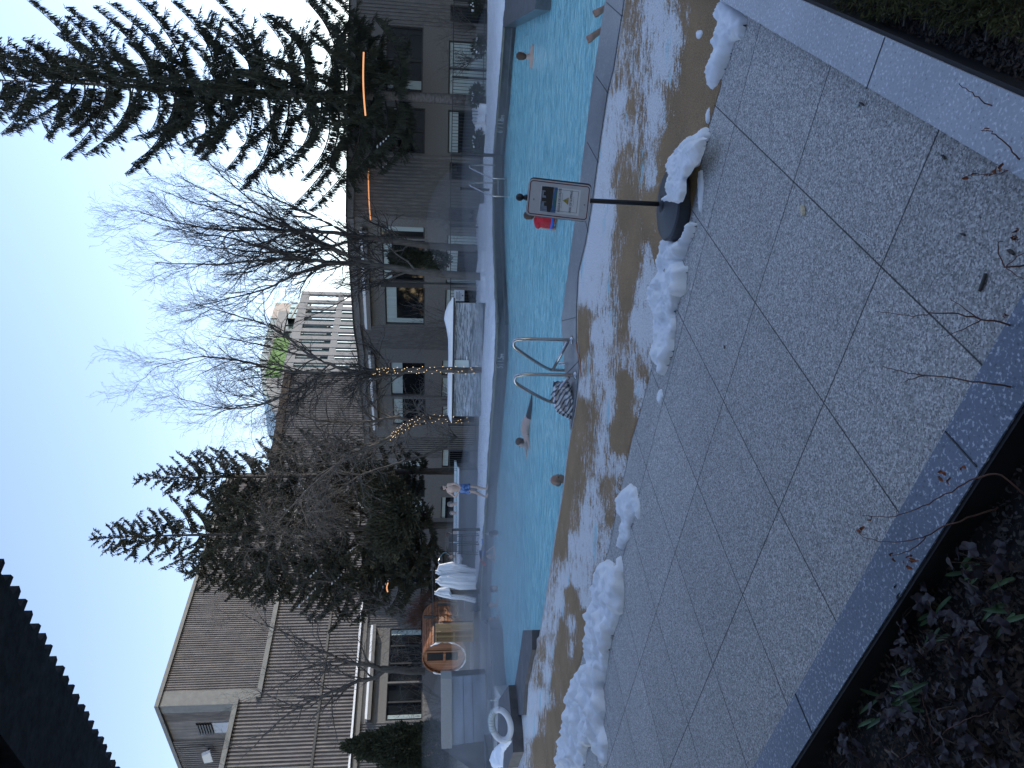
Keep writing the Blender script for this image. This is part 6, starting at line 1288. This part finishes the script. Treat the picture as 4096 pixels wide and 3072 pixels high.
# in the hot tub
for lab, x, y, fc, sk, hm, st_ in (('grey haired man in the hot tub bending toward the child', 1803, 2018, (-.9,-.2,-.3), 'skin', 'hair_g', 'short'), ('smiling pale child in the hot tub next to the grey haired man', 1812, 2052, (.2,-1,0), 'skin', 'hair_g', 'short'),
                              ('bare pink back of a bather in the hot tub behind the right high chair', 1797, 2138, (0,1,-.4), 'skin', 'hair_b', 'short'), ('dark haired bearded man in the hot tub under the curved handrail', 1804, 2226, (.6,-.7,0), 'skin2', 'hair', 'short')):
    bather(lab, D(x,y,34.3), fc, skin=sk, hair_m=hm, style=st_, s=1.2, group='bathers in the hot tub', beard='hair' if 'bearded' in lab else None)
# ------------------------------------------------------------------ the man walking on the far coping, hands on his hips
dm = G(1955,1960).y+.12; man = thing('person', 'bearded man in blue patterned swim trunks standing on the far coping, hands on hips', 'person', Vector((D(1955,1960,dm).x,dm,0)))
J = lambda x, y, o=0: D(x, y, dm+o)
b = MB(); hc = J(1776,1952,-.02); P, R = head(b, hc, (.75,-.55,-.25), 1.0); nk = J(1789,1953); capsule(b, J(1783,1952.5), nk, .05, .055)
s1_, s2_ = J(1794,1938,-.05), J(1794,1968,.03); pel = J(1845,1954); ch = J(1808,1953)
capsule(b, nk, s1_, .06, .055); capsule(b, nk, s2_, .06, .055); b.tube([J(1792,1953),ch,J(1826,1954),J(1838,1954),pel], [.12,.155,.125,.13,.14], 16); b.ell(ch, (.18,.115,.14), 14, 10)
ank_z = .07
for sh_, el, wr, hd_ in ((s1_, J(1822,1934,-.12), J(1836,1943,-.2), J(1838,1946,-.24)), (s2_, J(1821,1988,-.02), J(1835,1966,-.18), J(1838,1960,-.2))):
    capsule(b, sh_, el, .048, .04); capsule(b, el, wr, .039, .027); hand(b, wr, hd_-wr, (-.3,-1,0), 1.0)
legs = (((1858,1947),(1893,1946,-.02),(1942,1955,.0),(1951,1936,-.12)), ((1858,1962),(1898,1967,-.05),(1938,1986,.05),(1947,1974,-.05)))
for (h_, k_2, a_, t_) in legs:
    hp, kn_, an, to = J(*h_), J(*k_2), J(*a_), J(*t_); an.z = max(an.z,.08); to.z = .03; capsule(b, hp, kn_, .085, .056); b.tube([kn_, kn_.lerp(an,.3)+Vector((0,.02,0)), kn_.lerp(an,.65), an], [.052,.056,.042,.034], 12); capsule(b, kn_, kn_, .054, .054)
    foot(b, Vector((an.x,an.y,.055)), Vector((to.x,to.y,.03)), (0,0,1), 1.0); capsule(b, an, Vector((an.x,an.y,.05)), .034, .038)
remesh(b, 'body', M['skin'], man, .011, 3); face(P, R, 1.0, man, 'hair', 'short', 'hair_b')
b = MB(); b.tube([J(1836,1954),J(1846,1954),J(1858,1954)], [.15,.165,.175], 18)
for (h_, k_2, a_, t_) in legs: b.tube([J(h_[0]-4,h_[1]), J(h_[0]+8,(h_[1]+k_2[1])/2), J(1881,k_2[1]-(1 if k_2[1]<1950 else -1))], [.11,.105,.1], 16)
remesh(b, 'swim_trunks', M['trunks'], man, .013, 2)
# ================================================================== PLANTS AND LITTER IN THE FOREGROUND
rng = np.random.default_rng(77)
def inbed(x, y):        # is the pixel inside one of the beds?
    right = (y < .592*(x-2880)-0) and (y < (x-3210)/(4096-3210)*393-18)
    left = (x-3160)/(4075-3160)*(1634-3072)+3072+45 < y
    return right or left
def leaf_mesh(b, c, n, d, L, Wd, lobes=0, curl=.2):
    n = Vector(n).normalized(); d = Vector(d); d = (d-n*d.dot(n)).normalized(); s = d.cross(n); c = Vector(c)
    if lobes:
        pts = [c]; m_ = lobes*4
        for k in range(m_+1):
            a = -2.6+5.2*k/m_; r = L*(.72+.28*abs(math.cos(a*lobes/2.0)))*(1-.08*abs(a)); pts.append(c+d*(r*math.cos(a)*.8)+s*(r*math.sin(a)*Wd/L)+n*(curl*L*(math.cos(a*3)*.35+.3*abs(a)*.3)))
        b.add(pts, [(0,k,k+1) for k in range(1,m_+1)])
    else:
        b.add([c, c+d*L*.35+s*Wd/2+n*curl*L*.3, c+d*L*.75+s*Wd*.35+n*curl*L*.15, c+d*L, c+d*L*.75-s*Wd*.35-n*curl*L*.1, c+d*L*.35-s*Wd/2+n*curl*L*.2, c+d*L*.5+n*curl*L*.05], [(0,1,6),(1,2,6),(2,3,6),(3,4,6),(4,5,6),(5,0,6)])
# heuchera clumps
def heuchera(x, y, rad, k, lab):
    c = G(x,y,-.02); root = thing('heuchera', lab, 'plant', c, 'dark purple leafy clumps in the bottom bed'); b = MB(); st = MB()
    for i in range(int(13*rad/.14)):
        a = rng.uniform(0,6.28); r = rad*rng.uniform(.1,1); z = .05+.13*rng.random()*(1-.4*r/rad); p = c+Vector((r*math.cos(a),r*math.sin(a),z)); st.tube(smooth([c+Vector((0,0,.0)), c+Vector((r*.5*math.cos(a),r*.5*math.sin(a),z*.8)), p],1), .0025, 4)
        n = Vector((math.cos(a)*.5+rng.normal()*.3, math.sin(a)*.5+rng.normal()*.3, 1)); leaf_mesh(b, p, n, (math.cos(a),math.sin(a),0), rng.uniform(.03,.06), rng.uniform(.035,.06), 5, .35)
    b.build('leaf', M['purple'], root, kind='stuff'); st.build('stalk', M['leaf_d'], root, kind='stuff')
for k,(x,y,r,lab) in enumerate([(3700,2400,.16,'purple heuchera clump at the top of the bottom bed near its curb'),(3830,2550,.2,'large purple heuchera clump right of the biggest green blades'),(3700,2640,.16,'purple heuchera clump overlapping the tips of the green blades'),(3990,2560,.18,'broad leaved heuchera clump at the right edge of the photo'),(3650,2900,.2,'greyish heuchera clump low in the bottom bed'),(3850,2820,.18,'heuchera clump among pale bare stems'),(4040,2780,.2,'heuchera clump in the lower right corner above the other'),(3450,3010,.16,'heuchera clump at the lower end of the bed'),(3750,3040,.2,'heuchera clump at the bottom edge of the photo'),(3980,3010,.22,'heuchera clump in the very lower right corner'),(3980,2250,.16,'small heuchera clump high in the bed at the right edge')]): heuchera(x,y,r,k,lab)
def blades(x, y, n, L, az, lab):
    c = G(x,y,-.03); root = thing('bladed_plant', lab, 'plant', c, 'green bladed plants in the bottom bed'); 
    for i in range(n):
        b = MB(); a = az+rng.normal()*.35; o = c+Vector((rng.normal()*.05,rng.normal()*.04,0)); l = L*rng.uniform(.7,1.15); d = Vector((math.cos(a),math.sin(a),0)); s = Vector((-d.y,d.x,0)); vs = []; m_ = 8
        for k in range(m_+1):
            t = k/m_; p = o+d*(l*.75*t)+Vector((0,0,l*(.55*t-.25*t*t)+.02)); w_ = .011*math.sin(PI*min(1,.18+t*.82))**.8*(1 if t<1 else 0); vs += [p-s*w_, p+Vector((0,0,-.004)), p+s*w_]
        b.add(vs, [(k*3+j,k*3+j+1,(k+1)*3+j+1,(k+1)*3+j) for k in range(m_) for j in range(2)]); b.build('blade', M['blade'], root, smooth=True)
blades(3680,2740,13,.20,math.radians(120),'largest tuft of green blades in the middle of the bottom bed')
blades(3520,2830,5,.16,math.radians(125),'small tuft of green blades nearest the curb')
blades(3760,2490,6,.13,math.radians(140),'dark green blades above the biggest tuft')
blades(4060,2390,7,.14,math.radians(150),'green blades at the right edge of the photo')
blades(3930,2270,6,.12,math.radians(150),'sparse green blades high in the bed')
# leaf litter
def litter(name, cnt, region, m, Ls, lab, z=-.02):
    b = MB(); k = 0
    while k < cnt:
        x = rng.uniform(region[0],region[1]); y = rng.uniform(region[2],region[3])
        if not inbed(x,y): continue
        p = G(x,y,z+rng.uniform(0,.03)); L_ = rng.uniform(*Ls); leaf_mesh(b, p, (rng.normal()*.5,rng.normal()*.5,1), (rng.normal(),rng.normal(),rng.normal()*.3), L_, L_*rng.uniform(.3,.7), 0, rng.uniform(-.8,.9)); k += 1
    o = b.build(name, M[m]); o['kind'] = 'stuff'; o['label'] = lab; return o
litter('leaf_litter', 1300, (3150,4110,2250,3080), 'leaf_d', (.015,.05), 'dry brown leaves and mulch on the bottom bed')
litter('leaf_litter', 900, (3290,4110,-20,420), 'leaf_d', (.01,.04), 'dry grey brown leaves on the right bed')
M['mulch'] = std('grey_mulch', (.06,.055,.05), .95, var=.6, scale=20, bmp=.3)
litter('mulch', 2600, (3150,4110,1550,3080), 'mulch', (.01,.035), 'dark chips of mulch on the bottom bed', -.035); litter('mulch', 1500, (3250,4110,-20,420), 'mulch', (.01,.03), 'dark chips of mulch on the right bed', -.035)
b = MB()
for k in range(2600):
    t_ = rng.uniform(0,1.0); q_ = i1[0].lerp(ia, t_); p = Vector((q_.x+rng.uniform(.12,4.5), q_.y-rng.uniform(0,.8), -.03+rng.uniform(0,.03))); L_ = rng.uniform(.015,.06); leaf_mesh(b, p, (rng.normal()*.5,rng.normal()*.5,1), (rng.normal(),rng.normal(),rng.normal()*.3), L_, L_*rng.uniform(.3,.7), 0, rng.uniform(-.8,.9))
o = b.build('leaf_litter', M['leaf_d']); o['kind'] = 'stuff'; o['label'] = 'dry brown leaves over the wider bed on the right'
# juniper mat at the right
tb = TB(); c = G(3830,-20,.0); root = thing('juniper', 'olive green juniper spilling into the top right corner', 'shrub', c)
for k in range(3600):
    x = rng.uniform(3380,4150); lim = 45+ (x-3380)*.12 + 22*math.sin(x*.02); y = rng.uniform(-160,lim)
    p = np.array(G(x,y,.0))+np.array([0,0,rng.uniform(.0,.10)]); tb.quads(twig_quads(p[None], np.array([[rng.normal()*.6-.4,rng.normal()*.6,rng.uniform(.0,.8)]]), np.array([rng.uniform(.025,.06)]), np.array([.007])))
tb.build('foliage', M['moss'], root); b = MB()
for k in range(9): p = G(3420+k*85,-80+8*k,-.02); b.tube(smooth([p, p+Vector((-.08,.02,.05)), p+Vector((-.2,.03,.06))],1), .006, 5)
b.build('stem', M['bark'], root, kind='stuff')
# dried stems reaching over the pavers
def stem(paths, lab, leaves, d0=None, z0=-.02, group='dry twigs leaning out of the bottom bed', lm='leaf_r'):
    """paths: pixel polylines with rising height; first point is the root"""
    b = MB(); root = None
    for k, pth in enumerate(paths):
        pts = [G(x,y,z) for x,y,z in pth]
        if root is None: root = thing('dry_twig', lab, 'twig', pts[0], group)
        m_ = len(pts)*4; Q = smooth(pts,2); Q = [q+Vector((rng.normal(),rng.normal(),rng.normal()))*.0022 for q in Q]; r0 = (.0048 if k == 0 else .003); b.tube(Q, [r0*(1-.75*i/len(Q)) for i in range(len(Q))], 5)
    b.build('stem', M['brush'], root); lb_ = MB()
    for (x,y,z) in leaves:
        for q in range(2): leaf_mesh(lb_, G(x+rng.normal()*5,y+rng.normal()*5,z), (rng.normal(),rng.normal(),.6), (rng.normal(),rng.normal(),rng.normal()*.5), rng.uniform(.022,.038), .016, 0, 1.0)
    if leaves: lb_.build('leaf', M[lm], root)
stem([[(4120,1320,-.02),(4000,1290,.2),(3920,1275,.3),(3780,1250,.36),(3710,1255,.38),(3650,1268,.4),(3500,1245,.42)],[(3920,1275,.3),(3850,1230,.33),(3800,1195,.34)],[(3930,1276,.3),(3840,1325,.33),(3780,1345,.34)]], 'forked bare twig reaching farthest over the pavers', [(4020,1262,.25)])
stem([[(4130,1560,-.02),(4000,1540,.2),(3880,1525,.3),(3720,1502,.36),(3620,1490,.38),(3530,1465,.4)],[(3700,1500,.36),(3640,1515,.38),(3600,1535,.4)]], 'thin bare twig below the forked one', [])
stem([[(4110,1990,-.02),(3990,1885,.1),(3900,1915,.16),(3790,1970,.2),(3700,2020,.23),(3620,2055,.25),(3560,2070,.27),(3450,2062,.28)]], 'long brown twig with a curled rusty leaf near the middle of the bed', [(3490,2068,.28),(3760,1900,.2),(3790,1935,.2),(3840,1870,.2),(3770,1890,.2)])
stem([[(3990,2030,-.02),(3850,2080,.1),(3760,2110,.15),(3700,2150,.18),(3660,2195,.19),(3600,2215,.2),(3555,2225,.2)],[(3700,2150,.18),(3560,2175,.22),(3450,2150,.24),(3435,2130,.24)]], 'brown twig with several rusty leaves over the curb', [(3570,2230,.2),(3610,2240,.2),(3640,2225,.19),(3630,2260,.18),(3438,2120,.24),(3660,2250,.17)])
stem([[(4110,700,-.02),(4095,660,.1),(4060,620,.16),(4000,545,.2),(3960,525,.22),(3930,520,.22)],[(4095,670,.1),(4010,690,.14),(3940,700,.16),(3850,705,.18)]], 'reddish twig with rusty leaves at the right edge beside the pale curb', [(3930,520,.22),(3875,705,.17),(3950,705,.16),(3985,700,.15),(4000,690,.15)])
stem([[(4120,440,-.02),(4080,450,.08),(3990,430,.12),(3930,405,.15),(3880,370,.17),(3835,335,.18)]], 'thin black twig over the pale curb at the right', [])
stem([[(4110,1060,-.02),(4060,1065,.05),(4020,1070,.07),(3995,1030,.08),(3988,970,.09),(4010,965,.09)],[(4025,1068,.07),(4080,1020,.1),(4110,1000,.12)],[(4020,1070,.07),(4060,1095,.1),(4095,1118,.12)]], 'bent dark twig at the right edge over the pavers', [(4070,915,.1),(4050,952,.1),(4075,952,.1)])
stem([[(3160,3090,-.02),(3130,3050,.05),(3130,3030,.08),(3110,3025,.1)],[(3150,3060,.05),(3065,3055,.08),(3040,3050,.1)]], 'small black twig on the curb at the bottom', [], lm='leaf_d')
stem([[(3730,2980,-.02),(3720,2900,.15),(3700,2840,.2),(3690,2790,.22)],[(3730,2970,.02),(3800,2910,.15),(3860,2880,.2),(3960,2850,.24)],[(3700,2980,.0),(3640,3010,.1),(3600,3040,.14)]], 'pale branching dead stem in the bottom bed', [])
stem([[(3840,2640,-.02),(3830,2580,.12),(3850,2550,.15),(3890,2550,.16)],[(3830,2700,-.02),(3800,2620,.15),(3780,2560,.17)],[(3720,2680,-.02),(3680,2600,.15),(3660,2540,.18)]], 'thin pale stems above the green blades', [])
# litter on the pavers: each a thing of its own
def chip(x, y, L_, Wd, a, m, name, lab, cat, hgt=.012, z=.005):
    p = G(x,y,z); b = MB(); d = Vector((math.cos(a),math.sin(a),0)); s = Vector((-d.y,d.x,0)); n = 8; vs = []
    for k in range(n+1):
        t = k/n; w_ = Wd/2*math.sin(PI*(.08+.84*t))**.6*(1+.15*math.sin(k*2.1)); q = p+d*(L_*(t-.5)); vs += [q-s*w_, q-s*w_*.6+Vector((0,0,hgt*.8)), q+s*w_*.5+Vector((0,0,hgt)), q+s*w_]
    b.add(vs, [(k*4+j,k*4+j+1,(k+1)*4+j+1,(k+1)*4+j) for k in range(n) for j in range(3)]+[(0,1,2,3),(n*4+3,n*4+2,n*4+1,n*4)]); return tag(b.build(name, M[m], smooth=False), lab, cat)
chip(3216,842,.075,.03,math.radians(12),'shell','shell','pale elongated nut shell lying on the paver below the sign','debris',.022)
chip(3935,1130,.085,.016,math.radians(-25),'bark','bark_chip','long dark piece of bark at the right edge of the pavers','debris')
chip(3855,938,.03,.012,math.radians(60),'bark','bark_chip','small dark bark bit above the long bark piece','debris')
chip(4047,1008,.04,.018,math.radians(50),'bark','bark_chip','stubby dark bark piece inside the bent twig','debris')
chip(3778,628,.034,.011,math.radians(35),'bark','bark_chip','dark seed on the paver near the pale curb','debris')
chip(3450,416,.05,.011,math.radians(50),'bark','bark_chip','dark twig bit with fluff by the curb joint','debris')
chip(3428,424,.04,.02,math.radians(80),'blind','fluff','pale fluff beside the dark twig bit','debris',.008)
chip(2898,1388,.03,.018,math.radians(20),'bark','bark_chip','dark speck on a paver left of the sign base','debris',.006)
chip(3437,2125,.03,.016,math.radians(70),'leaf_r','fallen_leaf','rusty leaf bit on the pavers near the bottom curb','debris',.01)
b = MB(); b.tube([G(3421,916,.006), G(3490,959,.007)], .0022, 5); b.ell(G(3491,960,.008), .005, 6, 4); tag(b.build('cotton_swab', M['white']), 'thin white stick lying on the paver below the shell', 'debris')
b = MB(); b.tube(smooth([G(2303,1372,.03),G(2308,1405,.028),G(2320,1440,.03),G(2322,1480,.03),G(2326,1505,.026)],2), [.012,.016,.02,.022,.02,.02,.019,.016,.014,.014,.013,.012,.012,.011,.011,.01,.01][:len(smooth([1,2,3,4,5] if False else [Vector((0,0,0))]*5,2))] if False else .014, 6); tag(b.build('carpet_edge_strip', std('salmon_strip', (.42,.24,.18), .8, var=.2, scale=20)), 'curled salmon coloured strip along the carpet edge at the near ladder', 'strip')
for k in range(150):
    pass
# ================================================================== STEAM over the water: even density puffs, real volumes
def steam(name, c, r, dens, lab):
    b = MB(); b.ell(c, r, 24, 14); m = bpy.data.materials.new('steam'); m.use_nodes = True; t = m.node_tree; t.nodes.remove(t.nodes['Principled BSDF'])
    v = t.nodes.new('ShaderNodeVolumePrincipled'); v.inputs['Density'].default_value = dens; v.inputs['Color'].default_value = (.85,.92,1,1); v.inputs['Anisotropy'].default_value = .2
    t.links.new(v.outputs[0], t.nodes['Material Output'].inputs['Volume']); o = b.build(name, m, smooth=True); o['kind'] = 'stuff'; o['label'] = lab; return o
for k,(x,y,d,r,dn) in enumerate([(1960,2350,31,(8,2.2,1.4),.11),(1975,2700,28,(5.5,2.5,1.2),.05),(1975,2780,27,(3.5,2,.9),.06),(1880,2980,25.2,(3.6,2,2.2),.06),(1930,3000,24.8,(2.4,1.5,1.4),.08),(2000,700,27.5,(7,2.2,1.3),.09),(1850,900,30.5,(2.8,1.4,2.2),.11),(2010,1250,26,(9,2.2,.8),.06),(2100,2150,22,(8,5,.6),.06),(1880,2230,31.5,(5,1.2,1.4),.09),(1960,1800,28.5,(6,2,1.0),.07),(2060,2500,23,(5,4,.8),.06)]):
    p = D(x,y,d); steam('steam', (p.x,p.y,max(p.z*.3,WZ+.05)), r, dn, 'thin steam drifting over the warm water')
